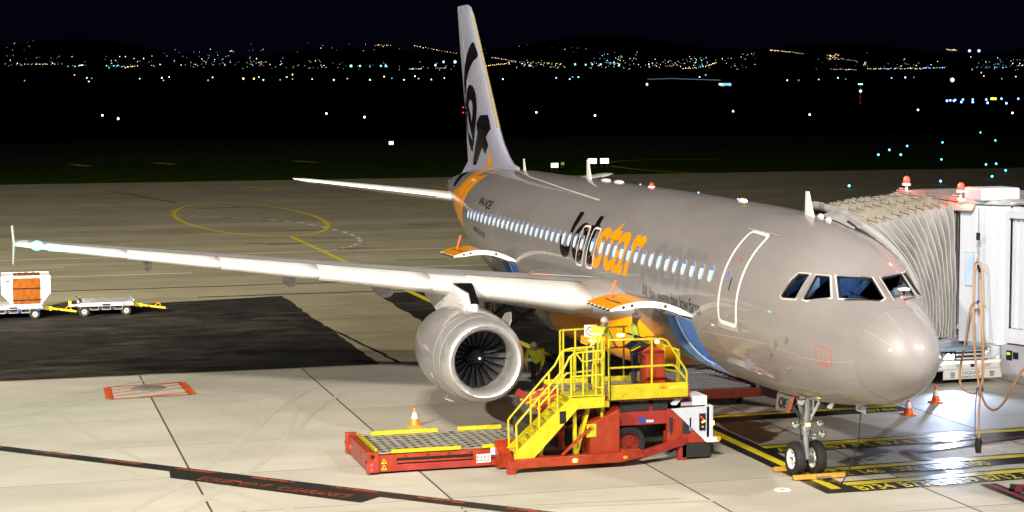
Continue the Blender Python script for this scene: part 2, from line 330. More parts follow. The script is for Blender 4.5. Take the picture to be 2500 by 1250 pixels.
def ring_strip(name, pts, w, z, m, parent=asphalt, closed=False):
    P = [Vector((*p, 0)) for p in pts]; n = len(P); L_ = []; R_ = []
    for i in range(n):
        d = (P[(i+1) % n]-P[i-1]) if closed else (P[min(i+1, n-1)]-P[max(i-1, 0)]); d.normalize(); q = Vector((-d.y, d.x, 0))*w/2
        L_.append(P[i]+q); R_.append(P[i]-q)
    b = MB(); v = L_+R_; f = [(i, (i+1) % n, n+(i+1) % n, n+i) for i in range(n if closed else n-1)]
    b.add([(p.x, p.y, z) for p in v], f); return b.build(name, m, parent, smooth=False, fix=False)
# taxi lead-in line and far markings
band('black_border', (24.3, 0), (3.15, 0), .78, .008, M['pblack'], apron)
band('lead_in_line', (24.3, 0), (3.5, 0), .24, .012, M['pyellow'], apron)
band('lead_in_line', (24.4, 0), (78.6, 0), .30, .014, M['pyellow2'])
ring_strip('guidance_loop', [(96.6+18.1*math.cos(t), .2+4.75*math.sin(t)) for t in [2*PI*k/64 for k in range(64)]], .34, .010, M['pyellow2'], closed=True)
for x, ya, yb, w in ((66.7, 40, -40, .22), (56.6, 40, 8.1, .22), (56.4, -.5, -40, .22), (61.5, 40, 13.9, .16), (61.3, 6.0, 3.6, .16)):
    band('white_line', (x, ya), (x+.2 if abs(ya-yb) > 20 else x, yb), w, .010, M['pwhite'])
P_ = [(101, 5.4), (99.6, 3.9), (97, 1.2), (94.0, -1.0), (90.5, -2.4), (86, -3.2), (81, -3.7), (76.2, -3.72), (72.5, -3.2), (70, -2.2), (68, -1.0), (67, .2)]
for k in range(len(P_)-1):
    for s_ in (0, .5):
        a = [P_[k][i]+(P_[k+1][i]-P_[k][i])*s_ for i in (0, 1)]; b = [P_[k][i]+(P_[k+1][i]-P_[k][i])*(s_+.27) for i in (0, 1)]
        band('white_dash', a, b, .24, .016, M['pwhite'])
band('yellow_line', (135.1, 60), (138.5, -12), .50, .010, M['pyellow2'])
band('yellow_line', (138.5, -12), (141.0, -60), .30, .010, M['pyellow2'])
for (x, y) in ((137.8, -6.6), (131.0, -23), (205, -22), (204, 6.5), (206, -4)):
    sheet('yellow_block', [(x-3.4, y-.1), (x-3.4, y-1.2), (x+3.4, y+.6), (x+3.4, y+1.7)], .034 if x > 150 else .010, M['pyellow2'], grass if x > 150 else asphalt)
ring_strip('guidance_loop', [(168+26*math.cos(t), -66+13*math.sin(t)) for t in [PI*k/24-.6 for k in range(26)]], .5, .036, M['pyellow2'], grass)
# tar-sealed cracks
def crack(a, b, w=.09, n=14, amp=.12, parent=asphalt, z=.018):
    pts = []
    for k in range(n+1):
        t = k/n; pts.append((a[0]+(b[0]-a[0])*t+random.uniform(-amp, amp), a[1]+(b[1]-a[1])*t+random.uniform(-amp, amp)*.4))
    return ring_strip('crack_seal', pts, w, z, M['patch'], parent)
for a, b in (((73.5, 3.3), (72.2, -3.3)), ((72.6, 2.2), (72.4, .4)), ((68.5, -1), (68.3, -2.6)), ((76.2, -.9), (76.0, -3.3)), ((60.3, -2.6), (60.1, -5.2)), ((83.0, -.4), (82.8, -2.3)), ((117, 3.2), (139, 7.4)), ((86, -8.5), (85, -11)), ((108, 2.6), (109, -1.2)), ((45.9, 9), (45.8, -7)), ((50, 16), (50.2, 2)), ((34.6, 5.6), (24.6, 4.9))):
    crack(a, b, .13 if a[0] < 90 else .2)
# stop bars of the parking stand
def stopbar(x, y0, y1, txt, ty, th, slope=.035):
    f = lambda y: x+slope*(y0-y)
    sheet('black_band', [(f(y0)-.74, y0), (f(y0)+.30, y0), (f(y1)+.30, y1), (f(y1)-.74, y1)], .010, M['pblack'], apron)
    sheet('yellow_bar', [(f(y0)-.13, y0), (f(y0)+.17, y0), (f(y1)+.17, y1), (f(y1)-.13, y1)], .015, M['pyellow'], apron)
    d = Vector((slope, -1, 0)).normalized()
    for s_, yy, ww in txt:
        flat_text('stand_lettering', s_, (f(yy)-.66, yy, .016), d, (1, .06, 0), th, M['pyellow'], apron, width=ww, offset=.015)
stopbar(12.45, -.36, -6.2, [('B744', -5.0, .9)], 0, .36)
stopbar(8.23, -.36, -14, [('A320', -.5, 1.15), ('B732', -1.8, 1.2), ('B733', -3.2, 1.2), ('B735', -4.6, 1.2)], 0, .46)
stopbar(5.36, -.36, -14, [('RAE', -.4, .62), ('146', -1.3, .52), ('-300', -2.05, .62), ('A321', -2.85, .75), ('F100', -3.75, .75)], 0, .44)
stopbar(3.86, -.36, -14, [('B734', -.45, .85), ('B738', -1.5, .85), ('B739', -2.5, .85), ('B712', -3.5, .85), ('B717', -4.6, .85)], 0, .46)
# maroon service outline
def maroon(pts):
    ring_strip('black_border', pts, .42, .017, M['pblack'], apron); ring_strip('maroon_line', pts, .15, .021, M['pmaroon'], apron)
maroon([(7.7, -7.2), (7.25, -5.2), (6.75, -3.35), (5.72, -3.33)]); maroon([(4.5, -3.31), (4.15, -3.31)]); maroon([(3.0, -3.3), (-.6, -3.3)]); maroon([(2.1, -3.5), (2.75, -3.95)])
maroon([(7.7, -7.2), (8.2, -9.5), (8.9, -12.5)])
# equipment clearance line
A_, B_ = Vector((22.5, 26.1)), Vector((-7, -3.5)); dcl = (B_-A_).normalized()
band('clearance_line', A_, B_, .46, .010, M['pblack2'], apron)
for k in range(20):
    p = A_+dcl*(.8+2.15*k)+Vector((dcl.y, -dcl.x))*(-.08); band('red_dash', p, p+dcl*1.15, .13, .015, M['pred'], apron)
sheet('clearance_panel', [(9.69, 13.45), (8.83, 13.50), (5.15, 9.95), (5.75, 9.30)], .011, M['pblack2'], apron)
tdir = (dcl.x, dcl.y, 0); tup = (dcl.y*-1, dcl.x, 0)
tup = (-tdir[1], tdir[0], 0) if -tdir[1] > 0 else (tdir[1], -tdir[0], 0)
flat_text('clearance_lettering', 'EQUIPMENT', (8.45, 12.98, .016), tdir, tup, .34, M['pred'], apron, width=1.85, offset=.01)
flat_text('clearance_lettering', 'CLEARANCE', (6.95, 11.48, .016), tdir, tup, .34, M['pred'], apron, width=1.85, offset=.01)
M['tyre_mark'] = wornpaint('tyre_rubber_mark', (.375, .353, .298), .55, (.42, .395, .335), .6)
for P0, P1, bend in (((22.5, 16), (3, 10.5), 1.2), ((21, 9), (2, 15.5), -1.5), ((23.8, 11), (13, 20), .8), ((4.6, 13), (3.2, 2.5), .4), ((19.5, 7.6), (14.0, 9.8), .2)):
    for o_ in (0, 1.1):
        zt_ = globals().get('zt_', .0026)+.0004
        pts_ = []
        for k in range(25):
            t = k/24; x = P0[0]+(P1[0]-P0[0])*t; y = P0[1]+(P1[1]-P0[1])*t+bend*math.sin(PI*t); pts_.append((x+o_*.4, y+o_*.9))
        ring_strip('tyre_mark', pts_, .16, zt_, M['tyre_mark'], apron)
# hydrant pit with red hatching
hp = [(22.3, 14.15), (22.68, 11.86), (20.2, 11.76), (20.02, 14.2)]
M['ppale'] = wornpaint('pale_pit_concrete', (.47, .445, .385), .3, (.43, .405, .345), .6); sheet('pit_surround', hp, .010, M['ppale'], apron)
def lerp(a, b, t): return (a[0]+(b[0]-a[0])*t, a[1]+(b[1]-a[1])*t)
q = [lerp(p, (21.3, 13.0), .06) for p in hp]
for a, b, w in ((q[0], q[1], .12), (q[1], q[2], .24), (q[2], q[3], .12), (q[3], q[0], .22)): band('red_border', a, b, w, .015, M['pred2'], apron)
for t in (.28, .55, .82): band('red_stripe', lerp(q[3], q[0], t-.1), lerp(q[2], q[1], min(1, t+.28)), .085, .015, M['pred2'], apron)
band('red_stripe', lerp(q[3], q[2], .35), lerp(q[2], q[1], .18), .12, .015, M['pred2'], apron)
MB().lathe([(.0, .03), (.46, .03), (.50, .012)], (21.75, 12.95, 0), n=28).build('pit_cover', M['duct'], apron)
b = MB(); b.lathe([(.0, .018), (.05, .018)], (3.76, 1.14, 0), n=16); o = b.build('manhole_centre', M['black'], apron)
MB().lathe([(.05, .018), (.055, .024), (.17, .024), (.19, .008)], (3.76, 1.14, 0), n=24).build('manhole_ring', M['white'], apron)
# ------------------------------------------------------------------ aircraft skin: stations (x aft of nose), top, bottom, half width
PROF=[ # x, top, bot, halfwidth, zmid(rel of widest)
(0.0,-.61,-.61,0.0),
(.04,-.385,-.845,.25),
(.12,-.215,-.99,.40),
(.25,-.04,-1.125,.545),
(.5,.17,-1.315,.74),
(.8,.345,-1.475,.915),
(1.2,.53,-1.635,1.105),
(1.6,.70,-1.71,1.255),
(2.0,.955,-1.77,1.385),
(2.4,1.225,-1.836,1.50),
(2.8,1.445,-1.895,1.60),
(3.2,1.605,-1.935,1.68),
(3.7,1.745,-1.985,1.75),
(4.3,1.85,-2.023,1.82),
(5.0,1.915,-2.055,1.88),
(6.0,1.97,-2.07,1.93),
(7.0,2.0,-2.07,1.95),
(10.0,2.035,-2.07,1.97),
(14.0,2.07,-2.07,1.975),
(23.0,2.07,-2.07,1.975),
(24.5,2.07,-2.00,1.97),
(26.0,2.07,-1.82,1.94),
(28.0,2.06,-1.42,1.82),
(30.0,2.03,-.92,1.60),
(32.0,1.95,-.36,1.30),
(34.0,1.80,.20,.95),
(35.5,1.63,.62,.66),
(36.8,1.45,.98,.36),
(37.4,1.32,1.12,.14),
]
FA_=np.array(PROF)
# monotone-ish cubic (pchip)
def pchip(x,y):
    h=np.diff(x); d=np.diff(y)/h; m=np.zeros(len(x))
    for i in range(1,len(x)-1):
        if d[i-1]*d[i]>0:
            w1=2*h[i]+h[i-1]; w2=h[i]+2*h[i-1]; m[i]=(w1+w2)/(w1/d[i-1]+w2/d[i])
    m[0]=d[0]; m[-1]=d[-1]
    def f(t):
        t=np.clip(t,x[0],x[-1]); i=np.clip(np.searchsorted(x,t)-1,0,len(h)-1)
        s=(t-x[i])/h[i]
        return y[i]*(1+2*s)*(1-s)**2+h[i]*m[i]*s*(1-s)**2+y[i+1]*s*s*(3-2*s)+h[i]*m[i+1]*s*s*(s-1)
    return f
SQX=np.sqrt(FA_[:,0])
ft,fb,fw_=pchip(SQX,FA_[:,1]),pchip(SQX,FA_[:,2]),pchip(SQX,FA_[:,3])
ZC=3.83
def sec(x,th):
    """point on section; th=0 top, pi/2 starboard side, pi bottom"""
    s=np.sqrt(max(x,0)); t,b,w=ft(s),fb(s),fw_(s)
    zm=(t+b)/2
    if x<6: zm=zm-0.10*np.clip(1-x/6,0,1)*np.clip(x,0,1)   # widest a bit low at nose
    c,sn=np.cos(th),np.sin(th)
    z=zm+(t-zm)*c if c>0 else zm+(zm-b)*c
    return np.array([x,w*sn,ZC+z])
def surf(x, th, off=0.):
    p = sec(x, th); e = 2e-3
    dx = sec(x+e, th)-sec(max(x-e, 1e-4), th); dt = sec(x, th+e)-sec(x, th-e)
    n = np.cross(dt, dx); l = np.linalg.norm(n); n = n/l if l > 1e-12 else np.array([-1., 0, 0])
    if n[1]*math.sin(th)+n[2]*math.cos(th) < 0 and x > .05: n = -n
    return Vector(p+n*off), Vector(n)
def sp(x, th, off=0.): return surf(x, th, off)[0]
def th_of_z(x, z):
    lo, hi = 0., PI
    for _ in range(40):
        m = (lo+hi)/2
        if sec(x, m)[2] > z: lo = m
        else: hi = m
    return (lo+hi)/2
def skin_patch(name, poly, m, parent, off=.004, step=.10, label=None):
    """a painted or applied patch following the skin; poly in (station, angle)"""
    b = bmesh.new(); K = 1.9
    vs = [b.verts.new((p[0], p[1]*K, 0)) for p in poly]; f = b.faces.new(vs)
    bmesh.ops.triangulate(b, faces=[f]); return _wrap(b, name, m, parent, off, step, label)
def _wrap(b, name, m, parent, off, step, label=None, K=1.9, fn=None):
    for ax in (0, 1):
        lo = min(v.co[ax] for v in b.verts); hi = max(v.co[ax] for v in b.verts); k = int((hi-lo)/step)
        for i in range(1, k+1):
            co = [0, 0, 0]; co[ax] = lo+i*step; no = [0, 0, 0]; no[ax] = 1
            bmesh.ops.bisect_plane(b, geom=b.verts[:]+b.edges[:]+b.faces[:], plane_co=co, plane_no=no)
    fn = fn or (lambda x, t: sp(x, t, off))
    for v in b.verts: v.co = fn(v.co.x, v.co.y/K)
    me = bpy.data.meshes.new(name); b.normal_update(); b.to_mesh(me); b.free(); me.materials.append(m)
    off_ = gpos(parent)
    if off_.length: me.transform(Matrix.Translation(-off_))
    me.shade_smooth(); o = bpy.data.objects.new(name, me); COL.objects.link(o); o.parent = parent
    if label: o['label'] = label
    return o
def skin_line(name, pts, w, m, parent, off=.005, closed=False, K=1.9):
    P = [Vector((p[0], p[1]*K)) for p in pts]; n = len(P); Q = []
    for i in range(n if closed else n-1):
        a, b_ = P[i], P[(i+1) % n]; k = max(1, int((b_-a).length/.12)); Q += [a+(b_-a)*j/k for j in range(k)]
    if not closed: Q.append(P[-1])
    n = len(Q); L_, R_ = [], []
    for i in range(n):
        d = (Q[(i+1) % n]-Q[i-1]) if closed else Q[min(i+1, n-1)]-Q[max(i-1, 0)]
        d.normalize(); q = Vector((-d.y, d.x))*w/2; L_.append(Q[i]+q); R_.append(Q[i]-q)
    b = MB(); b.add([sp(p.x, p.y/K, off) for p in L_+R_], [(i, (i+1) % n, n+(i+1) % n, n+i) for i in range(n if closed else n-1)])
    return b.build(name, m, parent, fix=False)
def skin_text(name, s, x_left, th_base, height, width, m, parent, offset=0., shear=0., space=1., off=.005, xsk=0.):
    v, f, w = text2d(s, 1., offset, shear, space); ym = max(p[1] for p in v); yn = 0.
    b = bmesh.new(); vs = [b.verts.new((x_left-p[0]*width/w, th_base*1.9-p[1]*height/ym, 0)) for p in v]
    for q in f:
        try: b.faces.new([vs[i] for i in q])
        except ValueError: pass
    bmesh.ops.triangulate(b, faces=b.faces[:]); return _wrap(b, name, m, parent, off, .09)
def rrect(x0, x1, t0, t1, r, K=1.9, n=4):
    """rounded rectangle in (station, angle); r in metres"""
    out = []; rt_ = r/K
    for cx, ct, a0 in ((x1-r, t0+rt_, -90), (x1-r, t1-rt_, 0), (x0+r, t1-rt_, 90), (x0+r, t0+rt_, 180)):
        for k in range(n+1):
            a = R(a0+90*k/n); out.append((cx+r*math.cos(a), ct+rt_*math.sin(a)))
    return out

plane = thing('airliner', 'silver grey passenger jet with black and orange lettering, parked nose in at the stand', 'airplane', (5.07, 0, 0))
# ---- fuselage shell, cut open at the cockpit windows and the two cargo doors
XF = [.82+.0001]+list(np.arange(.9, 7.0, .085))+list(np.arange(7.0, 23.0, .25))+list(np.arange(23.0, 37.4, .2))+[37.4]
NT = 128
b = MB(); b.loft([[sp(x, 2*PI*j/NT) for j in range(NT)] for x in XF]); fus = b.build('fuselage', M['silver'], plane, fix=True)
W4 = [(2.857, .851), (2.613, .768), (2.596, 1.131), (2.96, 1.211), (3.025, 1.194), (2.931, .974)]
W3 = [(2.482, .720), (2.245, .590), (1.885, .785), (2.321, 1.056), (2.411, 1.074)]
W2 = [(2.166, .514), (1.85, .055), (1.16, .13), (1.11, .225), (1.750, .705)]
M['winframe'] = mat('window_surround_paint', (.50, .48, .47), .4); wins_s = [W4, W3, W2]; wins = wins_s+[[(x, -t) for x, t in w] for w in wins_s[:2]]+[[(1.84, -.085), (2.23, -.568), (1.72, -.70), (1.10, -.03)]]
cut = MB()
def cutter(poly, d0=.10, d1=.25):
    P = [surf(x, t) for x, t in poly]; n = sum((q[1] for q in P), Vector()).normalized(); k = len(P)
    cut.add([q[0]+n*d0 for q in P]+[q[0]-n*d1 for q in P], [tuple(range(k)), tuple(reversed(range(k, 2*k)))]+[(i, k+i, k+(i+1) % k, (i+1) % k) for i in range(k)])
for w in wins: cutter(w)
CD = {'f': (7.05, 8.80), 'a': (21.62, 23.40)}; TZ, BZ = 3.36, 1.97
for x0, x1 in CD.values():
    cut.box(x0, x1, .62, 2.6, BZ, TZ)
co = cut.build('cutter', M['black'], None, smooth=False)
bo = fus.modifiers.new('b', 'BOOLEAN'); bo.operation = 'DIFFERENCE'; bo.object = co; bo.solver = 'EXACT'
dg = bpy.context.evaluated_depsgraph_get(); dg.update()
nm = bpy.data.meshes.new_from_object(fus.evaluated_get(dg)); fus.modifiers.clear(); fus.data = nm; nm.name = 'fuselage'; bpy.data.objects.remove(co)
def analytic(co_, tol=.012):
    x = co_[0]
    if x < .5 or x > 37.35: return None
    s = math.sqrt(x); t, bt, w = ft(s), fb(s), fw_(s); zm = (t+bt)/2
    if x < 6: zm -= .10*np.clip(1-x/6, 0, 1)*np.clip(x, 0, 1)
    dz = co_[2]-ZC-zm; c = dz/(t-zm) if dz > 0 else dz/(zm-bt); sn = co_[1]/max(w, 1e-4)
    if abs(math.hypot(c, sn)-1) > tol: return None
    return surf(x, math.atan2(sn, c))[1]
off5 = gpos(plane)
bb = bmesh.new(); bb.from_mesh(nm); kill = []   # open the pockets left by the cutters: keep only faces lying on the skin
for f in bb.faces:
    c = f.calc_center_median()
    if c.x+off5.x < .83 or analytic((c.x+off5.x, c.y, c.z), .03) is None: kill.append(f)
bmesh.ops.delete(bb, geom=kill, context='FACES'); bb.to_mesh(nm); bb.free()
nm.shade_smooth(); nl = [None]*len(nm.loops); cache = {}
for p in nm.polygons:
    for li, vi in zip(p.loop_indices, p.vertices):
        if vi not in cache:
            q = nm.vertices[vi].co; cache[vi] = analytic((q.x+off5.x, q.y, q.z))
        a = cache[vi]; nl[li] = tuple(a) if (a is not None and a.dot(p.normal) > .5) else tuple(p.normal)
nm.normals_split_custom_set(nl)
XR = [.0004, .002, .006, .012, .02, .035, .05, .075, .105, .14, .18, .23, .29, .36, .44, .53, .62, .72, .815]
b = MB(); b.loft([[sp(x, 2*PI*j/96) for j in range(96)] for x in XR], cap0=True, cap1=False); b.build('radome', M['silver'], plane)
skin_line('radome_seam', [(.82, .2+.07*k) for k in range(40)], .012, M['seam'], plane, .003)
for t in (.35, .95, 2.36): skin_line('lightning_strip', [(.80, t), (.25, t+.05)], .010, M['seampale'], plane, .004)
skin_line('skin_seam', [(.86, 1.62)]+[(x, 1.83) for x in (2.2, 3.5)]+[(6.8, 1.93)], .008, M['seampale'], plane, .003)
for x in (3.45, 6.6): skin_line('skin_seam', [(x, .15+.1*k) for k in range(25)], .006, M['seam'], plane, .002)
for x in (11.2, 17.9, 24.2): skin_line('skin_seam', [(x, .1+.1*k) for k in range(20)], .006, M['seampale'], plane, .002)
skin_line('skin_seam', [(7, 1.36+.0), (13.8, 1.60)], .006, M['seampale'], plane, .002)
# ---- cockpit glazing and flight deck
def on_skin(p, off):
    x = p.x; s = math.sqrt(x); t, bt, w = ft(s), fb(s), fw_(s); zm = (t+bt)/2-.10*np.clip(1-x/6, 0, 1)*np.clip(x, 0, 1); dz = p.z-ZC-zm
    return sp(x, math.atan2(p.y/w, dz/(t-zm) if dz > 0 else dz/(zm-bt)), off)
def grow(P, n, w):
    out = []; k = len(P)
    for i in range(k):
        a, b_, c = P[i-1], P[i], P[(i+1) % k]; e1 = (b_-a).normalized(); e2 = (c-b_).normalized(); cen = sum(P, Vector())/k
        n1 = e1.cross(n); n1 = n1 if n1.dot(b_-cen) > 0 else -n1; n2 = e2.cross(n); n2 = n2 if n2.dot(b_-cen) > 0 else -n2
        m_ = (n1+n2).normalized(); out.append(on_skin(b_+m_*w/max(.55, m_.dot(n1)), .006))
    return out
for k, w in enumerate(wins):
    P = [surf(x, t) for x, t in w]; c = sum((q[0] for q in P), Vector())/len(P); n = sum((q[1] for q in P), Vector()).normalized()
    outer = [q[0]+q[1]*.007 for q in P]; big = grow(outer, n, .034); inn = [q+(c-q).normalized()*.030-n*.004 for q in outer]
    kk = len(P); fr = MB(); fr.add(big+outer+inn+[q-n*.06 for q in inn], [(r_*kk+i, r_*kk+(i+1) % kk, (r_+1)*kk+(i+1) % kk, (r_+1)*kk+i) for r_ in range(3) for i in range(kk)]); fr.mi = [0]*kk+[1]*2*kk
    pane = MB(); pane.prism([q-n*.02 for q in inn], -n*.012)
    fo = fr.build('cockpit_window', [M['winframe'], M['rubber']], plane, smooth=False, fix=False)
    pane.build('pane', M['glass'], fo, smooth=False)
for s_ in (1, -1):
    a, d = sp(1.10, s_*.24, .03), sp(1.62, s_*.66, .03); MB().bar(a, d, .02).build('wiper', M['black'], plane)
M['cabinwall'] = mat('flight_deck_wall', (.42, .50, .62), .6); M['cabindk'] = mat('flight_deck_dark', (.012, .014, .02), .6)
b = MB(); prof = [sp(3.25, 2*PI*j/40) for j in range(40)]; b.prism([Vector((3.25, p.y*.94, ZC+(p.z-ZC)*.94)) for p in prof], (.05, 0, 0)); b.build('flight_deck_bulkhead', M['cabinwall'], plane)
MB().box(3.18, 3.24, -.36, .30, 3.5, 5.2).build('flight_deck_door', M['gearblue'], plane, bevel=.01)
MB().box(1.7, 3.24, -.9, .9, 3.38, 3.46).build('flight_deck_floor', M['cabindk'], plane)
b = MB(); b.prism([(1.38, -.45, 4.10), (1.95, -.70, 4.34), (2.1, -.70, 4.3), (2.1, -.70, 3.5), (1.38, -.45, 3.5)], (0, 1.15, 0)); b.build('instrument_panel', M['cabindk'], plane, bevel=.02)
MB().box(1.9, 2.0, -.25, .25, 4.62, 4.70).build('overhead_panel', M['cabindk'], plane)
for y in (-.52, .52):
    s_ = MB().box(2.35, 2.85, y-.23, y+.23, 3.75, 3.9).build('pilot_seat', M['gearblue'], plane, bevel=.03)
    MB().box(2.78, 2.9, y-.22, y+.22, 3.9, 4.62).build('seat_back', M['gearblue'], s_, bevel=.03)
MB().box(3.10, 3.22, .45, .95, 4.05, 4.6).build('wall_locker', M['white'], plane, bevel=.01)
MB().add([(1.55, -.25, 4.33), (1.75, .12, 4.36), (1.70, .14, 4.47), (1.5, -.22, 4.44)], [(0, 1, 2, 3)]).build('flight_papers', M['white'], plane, smooth=False)
MB().box(1.62, 1.80, -.66, -.30, 4.42, 4.47).build('sun_visor', M['white'], plane)
d = bpy.data.lights.new('flight_deck_lamp', 'POINT'); d.energy = 60; d.color = (.62, .78, 1); d.shadow_soft_size = .08; o = bpy.data.objects.new('flight_deck_lamp', d); COL.objects.link(o); o.location = (2.75, .05, 4.78)
for k, (x0, x1, t0, t1) in enumerate(((2.15, 2.75, 1.78, 1.98), (3.9, 4.5, 1.98, 2.2), (5.9, 6.5, 1.75, 1.98), (9.3, 9.9, 1.02, 1.2), (19.3, 20.1, 1.72, 1.9), (24.3, 25.0, 1.75, 1.98), (2.95, 3.25, 1.42, 1.6))): skin_line('access_panel', rrect(x0, x1, t0, t1, .06), .008, M['seam'], plane, .003, closed=True)
for x, t in ((3.0, 1.74), (3.3, 1.9), (2.6, 1.62)): MB().bar(sp(x, t, -.01), sp(x-.02, t, .10), .025, .06).build('air_probe', M['steel'], plane)
for x in (9.0, 13.4, 21.0, 26.0): skin_line('skin_seam', [(x, .1+.1*k) for k in range(20)], .005, M['seam'], plane, .002)
# ---- passenger windows
M['winlit'] = emis('lit_cabin_window', (.56, .76, 1.0), 1.35); M['winblind'] = emis('cabin_window_blind', (.30, .48, .95), .55)
wx = [6.12+.5334*i for i in range(15)]+[14.364, 15.232]+[15.86+.5255*i for i in range(24)]
wproto = None
for k, x in enumerate(wx):
    tc_ = th_of_z(x, 4.415+.0015*(x-6)); out = []; inn = []; deep = []
    for j in range(16):
        a = 2*PI*j/16; ca, sa = math.cos(a), math.sin(a); ex = math.copysign(abs(ca)**.72, ca); ez = math.copysign(abs(sa)**.72, sa)
        out.append(sp(x+.145*ex, tc_-.205*ez/1.95, .003)); inn.append(sp(x+.112*ex, tc_-.168*ez/1.95, .016)); deep.append(sp(x+.108*ex, tc_-.164*ez/1.95, .009))
    fr = MB(); fr.add(out+inn+deep, [(r_*16+i, r_*16+(i+1) % 16, (r_+1)*16+(i+1) % 16, (r_+1)*16+i) for r_ in range(2) for i in range(16)])
    fo = fr.build('cabin_window', M['radome'], plane, fix=False)
    g = MB(); c = sp(x, tc_, .010); g.add(deep+[c], [(i, (i+1) % 16, 16) for i in range(16)]); g.build('pane', M['winlit'], fo, fix=False)
    bl = MB(); top = [p for p in deep]; hh = random.choice((.06, .06, .10, .05)); zt = max(p.z for p in deep)
    n_ = surf(x, tc_)[1]; bp_ = [p+n_*.006 for p in deep if p.z > zt-hh-.03]
    if len(bp_) > 2:
        bl.add(bp_, [tuple(range(len(bp_)))]) if all(True for _ in bp_) else None
        bl.build('blind', M['winblind'], fo, fix=False)
# ---- service door, overwing exits
def outlined(name, x0, x1, z0, z1, r, wid, parent, m=M['white'], off=.012):
    t0, t1 = th_of_z((x0+x1)/2, z1), th_of_z((x0+x1)/2, z0)
    pl = rrect(x0, x1, t0, t1, r); dr = skin_patch(name, pl, M['silver'], parent, off)
    o = skin_line('outline', pl, wid, m, dr, off+.004, closed=True); return dr, t0, t1
dr, t0, t1 = outlined('service_door', 4.62, 5.47, 3.44, 5.37, .13, .085, plane)
pl = [(5.245+.075*math.cos(a), 1.20+.055*math.sin(a)) for a in [2*PI*k/16 for k in range(16)]]
skin_patch('door_window', pl, M['winblind'], dr, .018); skin_line('window_ring', pl, .03, M['radome'], dr, .02, closed=True)
skin_line('handle', [(5.03, 1.22), (5.05, 1.36)], .035, M['black'], dr, .02); skin_patch('door_placard', rrect(4.94, 5.04, .985, 1.01, .01), M['redline'], dr, .017)
skin_line('handle_recess', rrect(4.92, 5.0, 1.17, 1.38, .02), .012, M['seam'], dr, .017, closed=True)
for k in range(4): skin_line('door_notice', [(4.74, 1.26+.025*k), (4.86, 1.26+.025*k)], .010, M['seam'], dr, .017)
skin_patch('door_sill', rrect(4.55, 5.55, 1.715, 1.80, .03), M['wing'], plane, .014)
skin_line('rain_gutter', [(4.3, .585), (5.75, .615)], .03, M['wing'], plane, .02)
for x in (14.364, 15.232):
    t0, t1 = th_of_z(x, 4.86), th_of_z(x, 3.83); pl = rrect(x-.29, x+.29, t0, t1, .12)
    e = skin_line('overwing_exit', pl, .055, M['white'], plane, .012, closed=True)
    skin_patch('exit_handle', rrect(x-.09, x-.01, t0+.035, t0+.06, .02), M['redline'], e, .016); skin_patch('exit_placard', rrect(x+.0, x+.06, t1-.16, t1-.12, .02), M['redline'], e, .016)
# ---- painted lettering
BK = dict(offset=.018, shear=.26, space=1.0)
tb = 1.525
skin_patch('brand_lettering', [(16.56, 0.861), (16.21, 0.863), (16.16, 0.939), (16.17, 1.017), (16.24, 1.099), (16.27, 1.165), (16.24, 1.251), (16.16, 1.346), (16.16, 1.417), (16.24, 1.48), (16.42, 1.515), (16.63, 1.521), (16.84, 1.503), (16.99, 1.461), (17.11, 1.382), (17.19, 1.311), (17.2, 1.252), (17.12, 1.249), (17.02, 1.293), (16.87, 1.348), (16.73, 1.379), (16.6, 1.384), (16.5, 1.368), (16.47, 1.321), (16.49, 1.248), (16.51, 1.167), (16.53, 1.057), (16.53, 0.946)], M['black'], plane, .006, .16)
skin_patch('brand_lettering', [(16.01, 1.388), (16.07, 1.318), (16.08, 1.233), (16.03, 1.15), (15.9, 1.08), (15.74, 1.028), (15.55, 1.002), (15.33, 1.016), (15.18, 1.061), (15.08, 1.122), (15.03, 1.194), (14.98, 1.301), (15.7, 1.309), (15.72, 1.329), (15.7, 1.364), (15.63, 1.399), (15.52, 1.416), (15.43, 1.407), (15.37, 1.375), (15.04, 1.374), (15.03, 1.432), (15.1, 1.487), (15.26, 1.524), (15.48, 1.538), (15.7, 1.519), (15.87, 1.465)], M['black'], plane, .006, .16)
skin_patch('brand_lettering', [(14.79, 0.867), (14.48, 0.87), (14.46, 0.933), (14.42, 1.009), (14.28, 1.017), (14.21, 1.08), (14.43, 1.082), (14.42, 1.147), (14.39, 1.243), (14.38, 1.325), (14.35, 1.393), (14.3, 1.42), (14.2, 1.412), (14.11, 1.498), (14.34, 1.527), (14.52, 1.52), (14.66, 1.486), (14.72, 1.431), (14.76, 1.363), (14.8, 1.27), (14.83, 1.175), (14.84, 1.128), (14.96, 1.126), (14.98, 1.054), (15.01, 1.022), (14.79, 1.02), (14.8, 0.942)], M['black'], plane, .006, .16)
skin_patch('letter_counter', [(15.72, 1.214), (15.71, 1.164), (15.64, 1.123), (15.51, 1.101), (15.4, 1.114), (15.31, 1.168), (15.28, 1.222), (15.62, 1.222)], M['silver'], plane, .009, .16)
skin_text('brand_lettering', 'star', 14.22, tb, 1.22, 3.62, M['orange'], plane, offset=.018, shear=.26)
skin_text('brand_lettering', '.com', 10.42, tb, .96, 3.85, M['greylet'], plane, offset=.014, shear=.26)
skin_text('slogan_lettering', 'All day, every day, low fares', 10.28, 1.735, .30, 3.75, M['black'], plane, offset=-.004, shear=.0, space=.92)
skin_text('registration_lettering', 'VH-VQE', 26.95, 1.135, .27, 1.75, M['black'], plane, offset=.02, shear=.25)
skin_text('type_lettering', 'AIRBUS A320', 26.95, 1.61, .165, 1.72, M['black'], plane, offset=.012)
skin_line('red_square', rrect(1.385, 1.80, 1.50, 1.825, .07), .014, M['redline'], plane, .005, closed=True)
skin_line('red_square', rrect(1.51, 1.675, 1.555, 1.71, .015), .012, M['redline'], plane, .005, closed=True)
